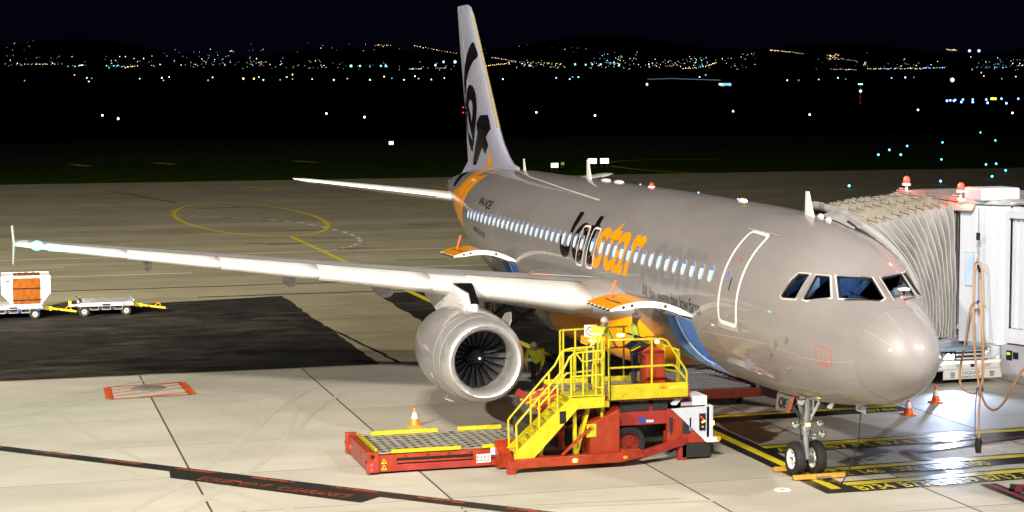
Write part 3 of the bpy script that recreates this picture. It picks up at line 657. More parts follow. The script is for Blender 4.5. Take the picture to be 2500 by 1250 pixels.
skin_patch('static_port', rrect(.98, 1.14, 2.11, 2.15, .02), M['steel'], plane, .005); skin_patch('red_placard', rrect(1.46, 1.7, 1.76, 1.785, .01), M['redline'], plane, .004)
MB().box(2.75, 2.87, 1.40, 1.50, 2.75, 2.80).build('sensor_vane', M['steel'], plane)
OR = [(31.62, .139), (30.95, .10), (28.3, .332), (30.0, .25), (30.25, .40), (30.23, .56), (30.2, .62), (28.92, .487), (29.01, .725), (29.11, .951), (29.28, 1.156), (29.2, 1.326), (29.09, 1.508), (28.9, 1.651), (29.0, 1.813), (30.04, 1.836), (30.45, 1.86), (30.9, 1.95), (31.2, 1.95), (31.43, 1.71), (31.76, 1.498), (32.45, 1.28), (31.32, 1.032), (31.29, .798), (31.44, .467)]
skin_patch('orange_swoosh', OR, M['orange'], plane, .005)
skin_patch('black_swoosh', [(33.3, 1.149), (33.56, .877), (34.15, .487), (34.3, .0), (33.3, .0), (33.1, .35), (32.84, .582), (32.59, .913), (32.67, 1.161)], M['black'], plane, .005)
RD = [(30.42, .72), (29.6, .735), (29.46, 1.0), (29.42, 1.22), (29.44, 1.42), (29.62, 1.70), (30.42, 1.75), (30.46, 1.40), (30.46, 1.05)]
skin_line('rear_door_outline', RD, .035, M['white'], plane, .009, closed=True)
skin_line('rear_door_outline', [(30.35, .735), (29.66, .745)], .11, M['white'], plane, .010)
skin_line('tail_fairing_edge', [(16.0, .62), (20, .50), (24.5, .33), (27.6, .12)], .05, M['seampale'], plane, .004)
# ---- blade aerials, domes, beacon
def blade_aerial(x, h, c0, c1, rake):
    z = sec(x, 0)[2]-.02; b = MB(); rings = []
    for k in range(5):
        t = k/4; c = c0+(c1-c0)*t; xx = x+rake*t; th_ = .030*(1-.5*t)
        rings.append([(xx+c*(.5-.5*math.cos(a)), th_*math.sin(a)*(1 if True else 0), z+h*t) for a in [2*PI*j/14 for j in range(14)]])
    b.loft(rings); return b.build('blade_aerial', M['white'], plane)
blade_aerial(4.72, .56, .52, .20, .28); blade_aerial(20.15, .58, .52, .20, .30); blade_aerial(27.2, .40, .30, .16, .18)
for x, l, w_ in ((18.9, .62, .2), (17.75, .58, .2), (8.75, .50, .13), (4.72, .26, .07), (4.25, .26, .07)):
    y = {4.72: -.14, 4.25: -.10}.get(x, -.02)
    MB().sphere((x, y, sec(x, 0)[2]+.01), 1, 16, (l/2, w_/1.6, .065)).build('aerial_dome', M['white'], plane)
bc = MB().lathe([(0, .0), (.10, .0), (.085, .035)], (15.0, 0, sec(15, 0)[2]-.005), n=16).build('beacon', M['white'], plane)
MB().sphere((15.0, 0, sec(15, 0)[2]+.06), .062, 12).build('beacon_lens', mat('red_lens', (.6, .05, .02), .25, emit=(1, .08, .03), estr=.6), bc)
skin_line('yellow_cross', [(7.75, .19), (7.55, .22)], .05, M['yellow'], plane, .006); skin_line('yellow_cross', [(7.6, .165), (7.68, .245)], .05, M['yellow'], plane, .006)
M['glint'] = emis('small_blue_glint', (.3, .5, 1), 2.)  # blue glints along the crown, built as small glowing beads
for x in (16.6, 12.2, 9.6): MB().sphere((x, -.25, sec(x, .1)[2]), .03, 8).build('crown_glint', M['glint'], plane)
# ------------------------------------------------------------------ aircraft: cargo holds and doors, fairing, wings, tail, engines, gear
M['holdwall'] = mat('cargo_hold_lining', (.50, .62, .78), .5, 0, .06, 3.); M['doorblue'] = mat('cargo_sill_blue', (.12, .24, .40), .4, .1, .1, 4.)
def arc_y(z): # outer skin y at mid fuselage for height z
    return float(sec(10, th_of_z(10, z))[1])
for key, (x0, x1) in CD.items():
    b = MB(); zf, zt = 1.95, 3.42
    b.add([(x0-.5, -.68, zf+.02), (x1+.9, -.68, zf+.02), (x1+.9, .68, zf+.02), (x0-.5, .68, zf+.02)], [(0, 1, 2, 3)])
    b.add([(x0-.5, -.68, zf+.02), (x1+.9, -.68, zf+.02), (x1+.9, -1.3, zt), (x0-.5, -1.3, zt)], [(0, 1, 2, 3)])
    for xx in (x0-.5, x1+.9): b.add([(xx, -.68, zf+.02), (xx, .68, zf+.02), (xx, 1.2, 2.3), (xx, 1.52, 2.75), (xx, 1.72, 3.2), (xx, 1.74, zt), (xx, -1.3, zt)], [(0, 1, 2, 3, 4, 5, 6)])
    b.add([(x0-.5, -1.3, zt), (x1+.9, -1.3, zt), (x1+.9, 1.74, zt), (x0-.5, 1.74, zt)], [(0, 1, 2, 3)])
    hold = b.build('cargo_hold', M['holdwall'], plane, smooth=False, fix=False)
    # door frame: jambs following the skin, sill and lintel
    zs = [BZ+(TZ-BZ)*k/10 for k in range(11)]
    for xx, sg in ((x0, 1), (x1, -1)):
        j = MB(); pr_ = [(arc_y(z)-.004, z) for z in zs]; inn = [(y-.26, z) for y, z in pr_]
        j.loft([[(xx, y, z) for y, z in pr_]+[(xx, y, z) for y, z in reversed(inn)], [(xx+sg*.055, y, z) for y, z in pr_]+[(xx+sg*.055, y, z) for y, z in reversed(inn)]])
        j.build('door_jamb', M['doorblue'] if sg < 0 else M['gearblue'], hold)
        j2 = MB(); j2.tube([(xx+sg*.10, arc_y(z)-.20, z) for z in zs], .022, 6); j2.build('door_seal', M['white'], hold)
    MB().box(x0, x1, arc_y(BZ)-.30, arc_y(BZ)-.02, BZ-.03, BZ+.02).build('door_sill', M['alu'], hold)
    MB().box(x0, x1, arc_y(TZ)-.16, arc_y(TZ)-.03, TZ-.06, TZ-.005).build('door_lintel', M['dkmetal'], hold)
    for q in range(5): MB().bar((x0+.25+.32*q, -.70, 2.05), (x0+.25+.32*q, -1.26, 3.4), .05).build('hold_rib', M['alu'], hold)
    for q in range(3): MB().bar((x0-.48, -.75-.16*q, 2.2+.4*q), (x1+.88, -.75-.16*q, 2.2+.4*q), .04).build('hold_rail', M['gearblue'], hold)
    d = bpy.data.lights.new('hold_lamp', 'POINT'); d.energy = 22 if key == 'a' else 26; d.color = (.24, .52, 1) if key == 'a' else (.42, .66, 1); d.shadow_soft_size = .1
    o = bpy.data.objects.new('hold_lamp', d); COL.objects.link(o); o.location = ((x0+x1)/2, .5, 3.28)
    # raised door: curved panel swung out level about its top hinge
    H, E_ = Vector((1.88, 3.385)), Vector((3.86, 3.60)); ch = E_-H; nrm = Vector((-ch.y, ch.x)).normalized(); n = 20; sag = .255; th_ = .15
    top = []; bot = []
    for k in range(n+1):
        t = k/n; p = H+ch*t; s_ = sag*(1-(2*t-1)**2); top.append(p+nrm*s_); bot.append(p+nrm*(s_-th_*(.35+.65*min(1, min(t, 1-t)*6))))
    X0, X1 = x0+.02, x1-.02
    sk = MB()
    m_ = int(n*.56)
    sk.cur = 0
    v = [(x, p.x, p.y) for x in (X0, X1) for p in top]; nn = n+1
    for k in range(n):
        sk.cur = 1 if k >= m_ else 0; sk.add([(X0, top[k].x, top[k].y), (X1, top[k].x, top[k].y), (X1, top[k+1].x, top[k+1].y), (X0, top[k+1].x, top[k+1].y)], [(0, 1, 2, 3)])
    door = sk.build('cargo_door', [M['silver'], M['orange']], plane, label='raised cargo door with an orange outer edge')
    g = -.006
    for xx, w in ((X0, .055), (X1-.055, .055)):
        fr = MB(); fr.loft([[(x, p.x, p.y+g) for p in top]+[(x, p.x, p.y) for p in reversed(bot)] for x in (xx, xx+w)]); fr.build('door_edge', M['white'], door)
    for q in range(1, 6):
        rb = MB(); xx = X0+(X1-X0)*q/6; rb.loft([[(x, p.x, p.y+g) for p in top]+[(x, p.x, p.y+.02) for p in reversed(bot)] for x in (xx-.012, xx+.012)]); rb.build('door_rib', M['white'], door)
    MB().prism([(X0+.06, p.x, p.y+.03) for p in bot[1:-1]]+[(X0+.06, p.x, p.y+.04) for p in reversed(bot[1:-1])], (X1-X0-.12, 0, 0)).build('door_lining', M['bridge'], door)
    k = int(n*.86); MB().box(X0+.25, X1-.45, top[k].x-.03, top[k].x+.03, top[k].y-.04, top[k].y+.012).build('handle_slot', M['black'], door)
    MB().bar((X1-.62, top[k].x-.05, top[k].y), (X1-.70, top[k].x-.16, top[k].y+.44), .028, .05).build('door_handle', M['coneor'], door)
    for q in range(6): MB().bar((X0+.15+.28*q, E_.x-.02, E_.y-.04), (X0+.20+.28*q, E_.x+.02, E_.y-.05), .035).build('latch', M['black'], door)
    for t in (.12, .22, .62): p = bot[int(n*(1-t))]*.5+top[int(n*(1-t))]*.5; MB().lathe([(0, 0), (.035, 0), (.035, .01)], (X0-.012, p.x, p.y), 'x', 10).build('latch_pin', M['black'], door)
    for xx in (X0+.12, X1-.12): MB().tube([(xx, arc_y(3.2)-.1, 3.22), (xx, 2.5, 3.50)], .022, 8).build('door_actuator', M['steel'], door)
    MB().box(X1-.25, X1-.05, 1.86, 2.0, 3.25, 3.36).build('door_bracket', M['bridge'], door, bevel=.01)
    for q in range(4): MB().tube([(x0+.2+q*.45, 1.86, 3.40), (x0+.5+q*.45, 1.86, 3.40)], .03, 8).build('hinge', M['steel'], door)

# ---- wing to body fairing
def fair(x, a, off=0.):
    t = np.clip((x-10.3)/2.2, 0, 1); q = np.clip((22.2-x)/4.2, 0, 1); k = math.sin(PI/2*t)**.8*math.sin(PI/2*q)**.8
    w, top, bot = 1.2+.93*k+off, 3.42-.6*(1-k)+off, 1.95-.48*k-off; zm = (top+bot)/2; e = .62
    c, s = math.cos(a), math.sin(a); return Vector((x, w*math.copysign(abs(s)**e, s), zm+(top-bot)/2*math.copysign(abs(c)**e, c)))
b = MB(); XA = [10.3+(22.2-10.3)*k/48 for k in range(49)]; nF = 56; rings = [[fair(x, 2*PI*j/nF) for j in range(nF)] for x in XA]
for i in range(48):
    for j in range(nF):
        v = [rings[i][j], rings[i][(j+1) % nF], rings[i+1][(j+1) % nF], rings[i+1][j]]; c = sum(v, Vector())/4
        b.cur = 1 if (c.z < 3.28-.10*(c.x-10.3) and c.x < 17.6) else 0; b.add(v, [(0, 1, 2, 3)])
b.build('belly_fairing', [M['silver'], M['orange']], plane)
b = MB(); b.loft([[(x, 1.62+(.42+.10*math.sin(PI*t))*s_, 3.05+.62*math.sin(PI*min(1, max(0, (x-12.4)/8.2)))**.6*c_) for s_, c_ in [(math.sin(PI/2*k/8), math.cos(PI/2*k/8)) for k in range(9)]] for x, t in [(12.4+8.2*q/24, q/24) for q in range(25)]], closed=False); b.build('root_fairing', M['silver'], plane)
# ---- wings
def naca(n=18, tc=.12, cam=.015):
    up_, lo = [], []
    for k in range(n+1):
        x = .5*(1-math.cos(PI*k/n)); yt = 5*tc*(.2969*math.sqrt(x)-.126*x-.3516*x*x+.2843*x**3-.1036*x**4)
        yc = cam*4*x*(1-x); up_.append((x, yc+yt)); lo.append((x, yc-yt))
    return list(reversed(up_))+lo[1:]           # TE upper -> LE -> TE lower
WS = [(0, 10.3, 2.98, 8.2, .15, 3.0), (1.97, 11.30, 3.12, 7.1, .15, 2.6), (6.4, 13.60, 3.56, 4.75, .125, 1.2), (16.25, 18.66, 4.44, 1.66, .11, -.5)]
def wing_sec(y):
    y = abs(y)
    for a, b_ in zip(WS, WS[1:]):
        if y <= b_[0]: t = (y-a[0])/(b_[0]-a[0]); return [a[i]+(b_[i]-a[i])*t for i in range(6)]
    return list(WS[-1])
def wpt(y, u, v, sgn=1, off=(0, 0)):
    _, xl, zl, c, tc, inc = wing_sec(y); ca, sa = math.cos(R(inc)), math.sin(R(inc)); X, Z = u*c+off[0], v*c+off[1]
    return Vector((xl+X*ca+Z*sa, y*sgn, zl-X*sa+Z*ca))
def wprof(y, n=18): return naca(n, wing_sec(y)[4])
def make_wing(sgn):
    ys = [.6, 1.97, 3, 4, 5, 6.4, 8, 10, 12, 14, 15.6, 16.25]
    b = MB(); rg_w = [[wpt(y, u, v, sgn) for u, v in wprof(y)] for y in ys]; n_ = len(rg_w[0]); uu_ = [u for u, v in wprof(5)]
    for i in range(len(ys)-1):
        for j in range(n_):
            k2 = (j+1) % n_; b.cur = 1 if max(uu_[j], uu_[k2]) < .165 and ys[i] > 2.9 else 0; b.add([rg_w[i][j], rg_w[i][k2], rg_w[i+1][k2], rg_w[i+1][j]], [(0, 1, 2, 3)])
    b.cur = 0; b.add(rg_w[-1], [tuple(range(n_))]); b.add(rg_w[0], [tuple(reversed(range(n_)))])
    w = b.build('wing', [M['wing'], M['slat']], plane, sharp=60)
    def slat(y0, y1, u1=.16):
        rings = []
        for y in [y0+(y1-y0)*k/6 for k in range(7)]:
            pf = naca(44, wing_sec(y)[4]); c = wing_sec(y)[3]; sel = [(u, v) for u, v in pf if u <= (u1 if v > .0155*4*u*(1-u) else .07)]
            o_ = .010; ring = []
            for i, (u, v) in enumerate(sel):
                a = sel[max(i-1, 0)]; d = sel[min(i+1, len(sel)-1)]; tx, tz = d[0]-a[0], d[1]-a[1]; l = math.hypot(tx, tz) or 1; ring.append(wpt(y, u, v, sgn, (tz/l*o_*1.0*(-1 if False else 1)*-1*-1, -tx/l*o_)))
            rings.append(ring)
        m_ = min(len(r) for r in rings); rings = [r[(len(r)-m_)//2:(len(r)-m_)//2+m_] for r in rings]
        s_ = MB(); s_.loft(rings, closed=False); o = s_.build('slat', M['slat'], w, fix=True)
        so = o.modifiers.new('thick', 'SOLIDIFY'); so.thickness = .012; so.offset = 0; return o
    for y0, y1 in ((2.75, 5.50), (6.42, 9.073), (9.087, 11.453), (11.467, 13.753), (13.767, 15.75)): slat(y0, y1)
    # slat track seam on top and the flap / aileron breaks
    for u in (.20, .70): MB().add([wpt(y, u+du, max(v for uu, v in wprof(y, 60) if abs(uu-u) < .02)+.0018, sgn) for du in (0, .012/wing_sec(8)[3]) for y in (2.4, 6.4, 10, 16)], [(0, 1, 5, 4), (1, 2, 6, 5), (2, 3, 7, 6)]).build('panel_seam', M['seam'], w, fix=False)
    # walkway marking at the root
    up_ = lambda y, u: wpt(y, u, np.interp(u, *zip(*sorted((uu, v) for uu, v in wprof(y, 60)[:61])))+.0025, sgn)
    MB().add([up_(y, u) for y in (2.1, 2.5, 3.0, 3.6) for u in (.26, .34, .42, .50)], [(r_*4+c, r_*4+c+1, r_*4+c+5, r_*4+c+4) for r_ in range(3) for c in range(3)]).build('walkway', M['white'], w, fix=False)
    MB().tube([up_(3.2, .26)+Vector((0, 0, .004)), up_(3.7, .27)+Vector((0, 0, .004)), up_(3.7, .52)+Vector((0, 0, .004))], .008, 5).build('walkway_line', M['redline'], w)
    for y, l, r_ in ((6.9, 1.9, .20), (9.35, 1.6, .19), (13.1, 1.35, .17)):
        c = wing_sec(y); p = wpt(y, .78, -.05, sgn); b = MB(); rings = []
        for k in range(15):
            t = k/14; rad = r_*math.sin(PI*min(1, .04+t*.96))**.55; rings.append([(p.x-l*.62+2*l*t*.72, p.y+rad*.62*math.cos(a), p.z-.13-.10*t+rad*1.25*math.sin(a)) for a in [2*PI*j/14 for j in range(14)]])
        b.loft(rings); b.build('flap_track_fairing', M['wing'], w)
    # wing tip, fence and lamp
    b = MB(); pf = [( .1, .0), (.45, .0), (1.0, .0)]
    tipf = []
    for k, (dz, xo, c) in enumerate([(-.58, 1.0, .45), (-.34, .60, .88), (-.08, .20, 1.48), (.0, .10, 1.60), (.10, .25, 1.45), (.26, .70, .98), (.44, 1.2, .50)]):
        tipf.append([(18.72+xo+c*.5*(1-math.cos(a)), (16.60+(.06 if dz > 0 else .03)*abs(dz)+.035*math.sin(a)*(1 if True else 0))*sgn, 4.46+dz) for a in [2*PI*j/12 for j in range(12)]])
    b.loft(tipf); b.build('wingtip_fence', M['white'] if sgn > 0 else M['white'], w)
    b = MB(); b.loft([[wpt(16.25, u, v, sgn) for u, v in wprof(16.25)], [Vector((19.0+u*1.45, 16.59*sgn, 4.46+v*1.2)) for u, v in wprof(16.25)]]); b.build('wing_tip', M['slat'], w, sharp=60)
    g = (.04, 1., .72) if sgn > 0 else (1., .06, .03)
    ln = MB().sphere((18.52, 16.02*sgn, 4.47), 1, 14, (.12, .16, .12)).build('navigation_lamp', emis('nav_lamp_glow', g, 22 if sgn > 0 else 4), w)
    if sgn > 0:
        d = bpy.data.lights.new('navigation_light', 'POINT'); d.energy = 60; d.color = g; d.shadow_soft_size = .06; o = bpy.data.objects.new('navigation_light', d); COL.objects.link(o); o.location = (18.10, 16.10, 4.5)
    for y in (7.4, 8.2, 9.0): MB().tube([wpt(y, .97, .006, sgn), wpt(y, 1.05, .004, sgn)], .006, 5).build('static_wick', M['black'], w)
    return w
wing_s = make_wing(1); make_wing(-1)
# ---- tailplane
def make_stab(sgn):
    b = MB(); secs = [(.3, 32.7, 4.62, 4.0, .11), (1.1, 33.25, 4.72, 3.45, .11), (5.9, 36.15, 5.27, 1.45, .10), (6.22, 36.45, 5.31, 1.05, .06)]
    b.loft([[(x+u*c, y*sgn, z+v*c) for u, v in naca(16, tc, -.004)] for y, x, z, c, tc in secs]); s_ = b.build('tailplane', M['white'], plane, sharp=60)
    def q(t, u, dz): # point on the leading part
        y = 1.1+4.8*t; x = 33.25+2.9*t; z = 4.72+.55*t; c = 3.45-2*t; return Vector((x+u*c, y*sgn, z+dz))
    b = MB(); b.tube([q(t, .006, -.012) for t in (.10, .4, .7, .93)], [.05, .045, .038, .03], 10); b.build('leading_edge', M['chrome'], s_)
    for du in (.028, .09): MB().tube([q(t, du, {.028: .055, .09: .115}[du]*(1-.55*t)) for t in (.07, .4, .7, .93)], .012, 5).build('panel_seam', M['seam'], s_)
    MB().tube([q(t, .055, -.09*(1-.5*t)) for t in (.08, .4, .7, .93)], .02, 6).build('underside_edge', M['dkmetal'], s_)
make_stab(1); make_stab(-1)
MB().loft([[(32.9+3.2*t, .8*k_, 4.55+.5*math.sin(a)*.8) for a in [2*PI*j/12 for j in range(12)]] for t, k_ in ((0, 1.35), (1, 1.1))]) if False else None
# ---- fin
fz = [(5.45, 27.8, 36.0), (5.95, 28.05, 34.98), (6.04, 28.72, 35.0), (6.27, 29.27, 35.05), (6.7, 30.01, 35.15), (7.19, 30.58, 35.25), (8.7, 31.85, 35.6), (10.1, 33.05, 36.05), (11.41, 34.18, 36.38), (11.62, 34.40, 36.44), (11.74, 34.80, 36.44)]
def fin_x(z): return np.interp(z, [a[0] for a in fz], [a[1] for a in fz]), np.interp(z, [a[0] for a in fz], [a[2] for a in fz])
def fin_t(x, z):
    a, e = fin_x(z); c = e-a; u = min(max((x-a)/c, 0), 1); tc = .10 if z > 7.2 else .10*(.55+.45*(z-5.9)/1.3)
    if z > 11.6: tc *= .55
    return 5*tc*c*(.2969*math.sqrt(u)-.126*u-.3516*u*u+.2843*u**3-.1036*u**4)
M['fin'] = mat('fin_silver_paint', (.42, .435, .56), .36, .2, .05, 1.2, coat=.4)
rings = []
for z, a, e in fz:
    us = [.5*(1-math.cos(PI*k/46)) for k in range(47)]; xs = [a+(e-a)*u for u in us]
    rings.append([(x, fin_t(x, z), z) for x in reversed(xs)]+[(x, -fin_t(x, z), z) for x in xs[1:-1]])
fin = MB().loft(rings).build('fin', M['fin'], plane, sharp=60)
def smooth_poly(poly, k=4):
    P = [Vector(p) for p in poly]; n = len(P); out = []
    for i in range(n):
        p0, p1, p2, p3 = P[i-1], P[i], P[(i+1) % n], P[(i+2) % n]
        for j in range(k): t = j/k; q = .5*((2*p1)+(p2-p0)*t+(2*p0-5*p1+4*p2-p3)*t*t+(3*p1-p0-3*p2+p3)*t**3); out.append((q.x, q.y))
    return out
def fin_patch(name, poly, m, off=.012, rnd=False):
    if rnd: poly = smooth_poly(poly)
    b = bmesh.new(); b.faces.new([b.verts.new((x, z*1.9, 0)) for x, z in poly]); bmesh.ops.triangulate(b, faces=b.faces[:])
    return _wrap(b, name, m, fin, off, .07, fn=lambda x, z: Vector((x, fin_t(x, z)+off, z)))
FA = [(33.66, 10.33), (34.26, 10.04), (34.7, 9.73), (35.04, 9.42), (35.27, 9.05), (35.32, 8.73), (35.2, 8.43), (34.95, 8.50), (34.84, 8.72), (34.57, 9.04), (34.07, 9.35), (33.49, 9.63), (33.02, 9.80), (33.3, 10.12)]
FE = [(34.91, 8.3), (34.73, 8.51), (34.4, 8.72), (33.98, 8.78), (33.45, 8.7), (33.04, 8.45), (32.86, 8.09), (32.87, 7.72), (33.11, 7.25), (33.39, 6.91), (33.63, 6.62), (33.77, 6.77), (33.90, 6.9), (33.95, 6.72), (33.80, 6.45), (33.89, 6.37), (34.15, 6.36), (34.46, 6.57), (34.78, 6.96), (34.96, 7.49), (35.01, 7.98)]
FT = [(32.34, 7.68), (32.15, 7.45), (31.44, 7.71), (31.22, 7.50), (31.02, 7.21), (31.52, 6.92), (31.23, 6.62), (31.77, 6.3), (32.17, 6.54), (32.68, 6.27), (33.21, 5.98), (33.42, 5.86), (33.95, 5.86), (33.88, 6.02), (33.51, 6.4), (32.73, 7.05), (32.9, 7.36)]
fin_patch('black_letter', FE, M['black'], rnd=True); fin_patch('black_letter', FT, M['black']); fin_patch('black_swoosh', FA, M['black'], rnd=True)
fin_patch('black_swoosh', [(35.2, 8.43), (35.35, 8.6), (35.38, 8.0), (35.32, 7.4), (35.12, 6.7), (35.02, 7.3), (35.06, 8.0)], M['black'], .005)
fin_patch('letter_counter', [(34.32, 8.06), (34.1, 8.19), (33.84, 8.22), (33.61, 8.11), (33.54, 7.88), (33.74, 7.46), (33.9, 7.66), (34.11, 7.85)], M['fin'], .018, True)
fin_patch('letter_slot', [(34.65, 7.74), (34.48, 7.5), (34.19, 7.24), (33.88, 6.95), (33.73, 6.72), (33.92, 6.80), (34.24, 6.93), (34.45, 6.96), (34.62, 7.18), (34.72, 7.5)], M['fin'], .018)
fin_patch('orange_swoosh', [(31.08, 6.46), (30.83, 6.17), (30.87, 5.99), (31.05, 5.9), (31.9, 5.88), (31.54, 5.95), (31.22, 6.19)], M['orange'])
le = [(fin_x(z)[0]-.006, 0, z) for z in (7.25, 8.7, 10.1, 11.35)]; M['brass'] = mat('leading_edge_metal', (.44, .37, .22), .35, .25, .1, 6.)
MB().tube(le, [.065, .055, .05, .045], 10).build('leading_edge', M['brass'], fin)
MB().tube([(35.05-.95+.0*z, fin_t(34.1+.42*(z-6)*.55, z)+.004, z) if False else (fin_x(z)[1]-(fin_x(z)[1]-fin_x(z)[0])*.30, fin_t(fin_x(z)[1]-(fin_x(z)[1]-fin_x(z)[0])*.30, z)+.002, z) for z in (6.2, 8, 10, 11.6)], .008, 5).build('rudder_seam', M['seam'], fin)
for z, s_ in ((7.95, 1), (7.75, 1)): MB().sphere((35.42, .07, z), .028, 8).build('tail_lamp', bpy.data.materials['red_lens'], fin)
# ---- engines
def make_engine(y, detail=True):
    X0, Z0 = 10.82, 1.97; n = 56
    outer = [(.42, 1.045), (.43, 1.05), (1.1, 1.125), (1.8, 1.155), (2.5, 1.135), (3.1, 1.06), (3.7, .93), (4.3, .77), (4.32, .74), (3.6, .72), (3.2, .3)]
    e = MB().lathe([(r, X0+x) for x, r in outer], (0, y, Z0), 'x', n).build('engine', M['silver'], plane, sharp=50)
    MB().lathe([(r, X0+x) for x, r in ((.42, 1.043), (.30, 1.028), (.18, 1.0), (.08, .962), (.025, .918), (.0, .875), (.018, .83), (.06, .79), (.13, .755), (.24, .728), (.30, .722))], (0, y, Z0), 'x', n).build('inlet_lip', M['chrome'], e)
    MB().lathe([(r, X0+x) for x, r in ((.30, .721), (.5, .728), (.8, .765), (1.02, .80), (1.35, .82))], (0, y, Z0), 'x', n).build('inlet_duct', M['duct'], e)
    for xx, r in ((.43, 1.052), (.86, 1.104), (1.75, 1.156), (2.75, 1.115)): MB().lathe([(r, X0+xx), (r+.0035, X0+xx+.008), (r+.0015, X0+xx+.03)], (0, y, Z0), 'x', n).build('cowl_seam', M['seampale'] if xx < 1.5 else M['seam'], e)
    MB().lathe([(.0, X0+1.36), (.81, X0+1.36)], (0, y, Z0), 'x', n).build('fan_casing', M['black'], e)
    if not detail: return e
    MB().lathe([(.0, X0+.62), (.04, X0+.64), (.13, X0+.78), (.22, X0+.98), (.255, X0+1.08), (.255, X0+1.3)], (0, y, Z0), 'x', 32).build('spinner', M['black'], e)
    MB().sphere((X0+.63, y, Z0), .035, 10).build('spinner_tip', M['white'], e)
    MB().tube([(X0+.66+.24*t, y+(.03+.15*t)*math.cos(4.2*t+2.6), Z0+(.03+.15*t)*math.sin(4.2*t+2.6)) for t in [k/10 for k in range(8)]], [.012, .016, .02, .02, .018, .014, .01, .006], 6).build('spinner_swirl', M['yelworn'], e)
    proto = None
    for k in range(22):
        if proto is None:
            b = MB(); rows = []
            for q in range(7):
                t = q/6; r = .24+.555*t; tw = R(28+34*t); ch = .17+.10*t; sw = .035*math.sin(PI*t)
                rows.append([((s_*ch)*math.cos(tw)-sw, (s_*ch)*math.sin(tw)+.018*(1-4*s_*s_), r) for s_ in (-.5, -.2, .2, .5)])
            b.loft(rows, closed=False); o = b.build('fan_blade', M['blade'], None); proto = o
        else: o = proto.copy(); COL.objects.link(o)
        o.parent = e; o.location = (X0+1.14-plane.location.x, y, Z0); o.rotation_euler = (2*PI*k/22+.08, 0, 0)
    for k in range(24):
        a = 2*PI*k/24; MB().sphere((X0+1.06, y+.245*math.cos(a), Z0+.245*math.sin(a)), .009, 6).build('spinner_bolt', M['steel'], e) if k % 3 == 0 else None
    b = MB(); b.prism([(X0+1.0, y+.0, Z0) for _ in ()] or [(X0+1.15, y-.88, Z0+.62), (X0+1.9, y-.86, Z0+.66), (X0+1.85, y-1.02, Z0+.93), (X0+1.5, y-1.06, Z0+1.0), (X0+1.2, y-.98, Z0+.82)], (0, .03, .02)); b.build('strake', M['silver'], e)
    ou = lambda x: np.interp(x, [p[0] for p in outer[1:7]], [p[1] for p in outer[1:7]])
    def cw(x, a, o_): r = ou(x)+o_; return Vector((X0+x, y+r*math.sin(a), Z0+r*math.cos(a)))
    def cpatch(name, x0, x1, a0, a1, m): MB().add([cw(x, a, .004) for x in (x0, (x0+x1)/2, x1) for a in (a0, a0+(a1-a0)/3, a0+2*(a1-a0)/3, a1)], [(r_*4+c, r_*4+c+1, r_*4+c+5, r_*4+c+4) for r_ in range(2) for c in range(3)]).build(name, m, e, fix=False)
    cpatch('cowl_placard', 1.22, 1.36, 1.92, 2.06, M['white']); cpatch('cowl_placard', 1.10, 1.17, 1.93, 2.05, M['coneor']); cpatch('drain_slot', 1.30, 1.36, 2.15, 2.55, M['black']); cpatch('cowl_vent', .50, .78, 2.28, 2.50, M['duct'])
    MB().tube([(X0+.9, y+.75, Z0-.92), (X0+.95, y+.80, Z0-1.0), (X0+.8, y+.62, Z0-1.06)], .02, 6).build('drain_mast', M['alu'], e)
    return e
eng = make_engine(5.75)
make_engine(-5.75, False)
for sgn in (1, -1):
    b = MB(); rings = []
    for x, w, zb, zt in ((11.75, .03, 3.00, 3.06), (12.05, .14, 2.98, 3.22), (12.6, .20, 2.98, 3.42), (13.15, .24, 2.95, 3.62), (13.8, .25, 2.9, 3.74), (15.0, .24, 2.78, 3.70), (16.6, .16, 3.0, 3.52), (17.6, .04, 3.25, 3.4)):
        y = 5.75*sgn; rings.append([(x, y-w, zb), (x, y+w, zb), (x, y+w, zt-.06), (x, y+w*.6, zt), (x, y-w*.6, zt), (x, y-w, zt-.06)])
    py = b.loft(rings).build('pylon', M['slat'], plane, sharp=30)
    if sgn > 0:
        b = MB(); b.prism([(12.10, 5.58, 3.235), (12.62, 5.53, 3.44), (13.12, 5.50, 3.645), (13.15, 6.0, 3.655), (12.62, 5.72, 3.45), (12.10, 5.80, 3.24)], (0, 0, .012)); b.build('pylon_panel', M['black'], py)
        MB().box(12.1, 12.8, 5.93, 5.975, 3.02, 3.22).build('pylon_side_panel', M['slat'], py)
        MB().lathe([(0, 0), (.1, 0), (.1, .02)], (14.2, 6.0, 3.2), 'y', 14).build('pylon_drain', M['alu'], py)
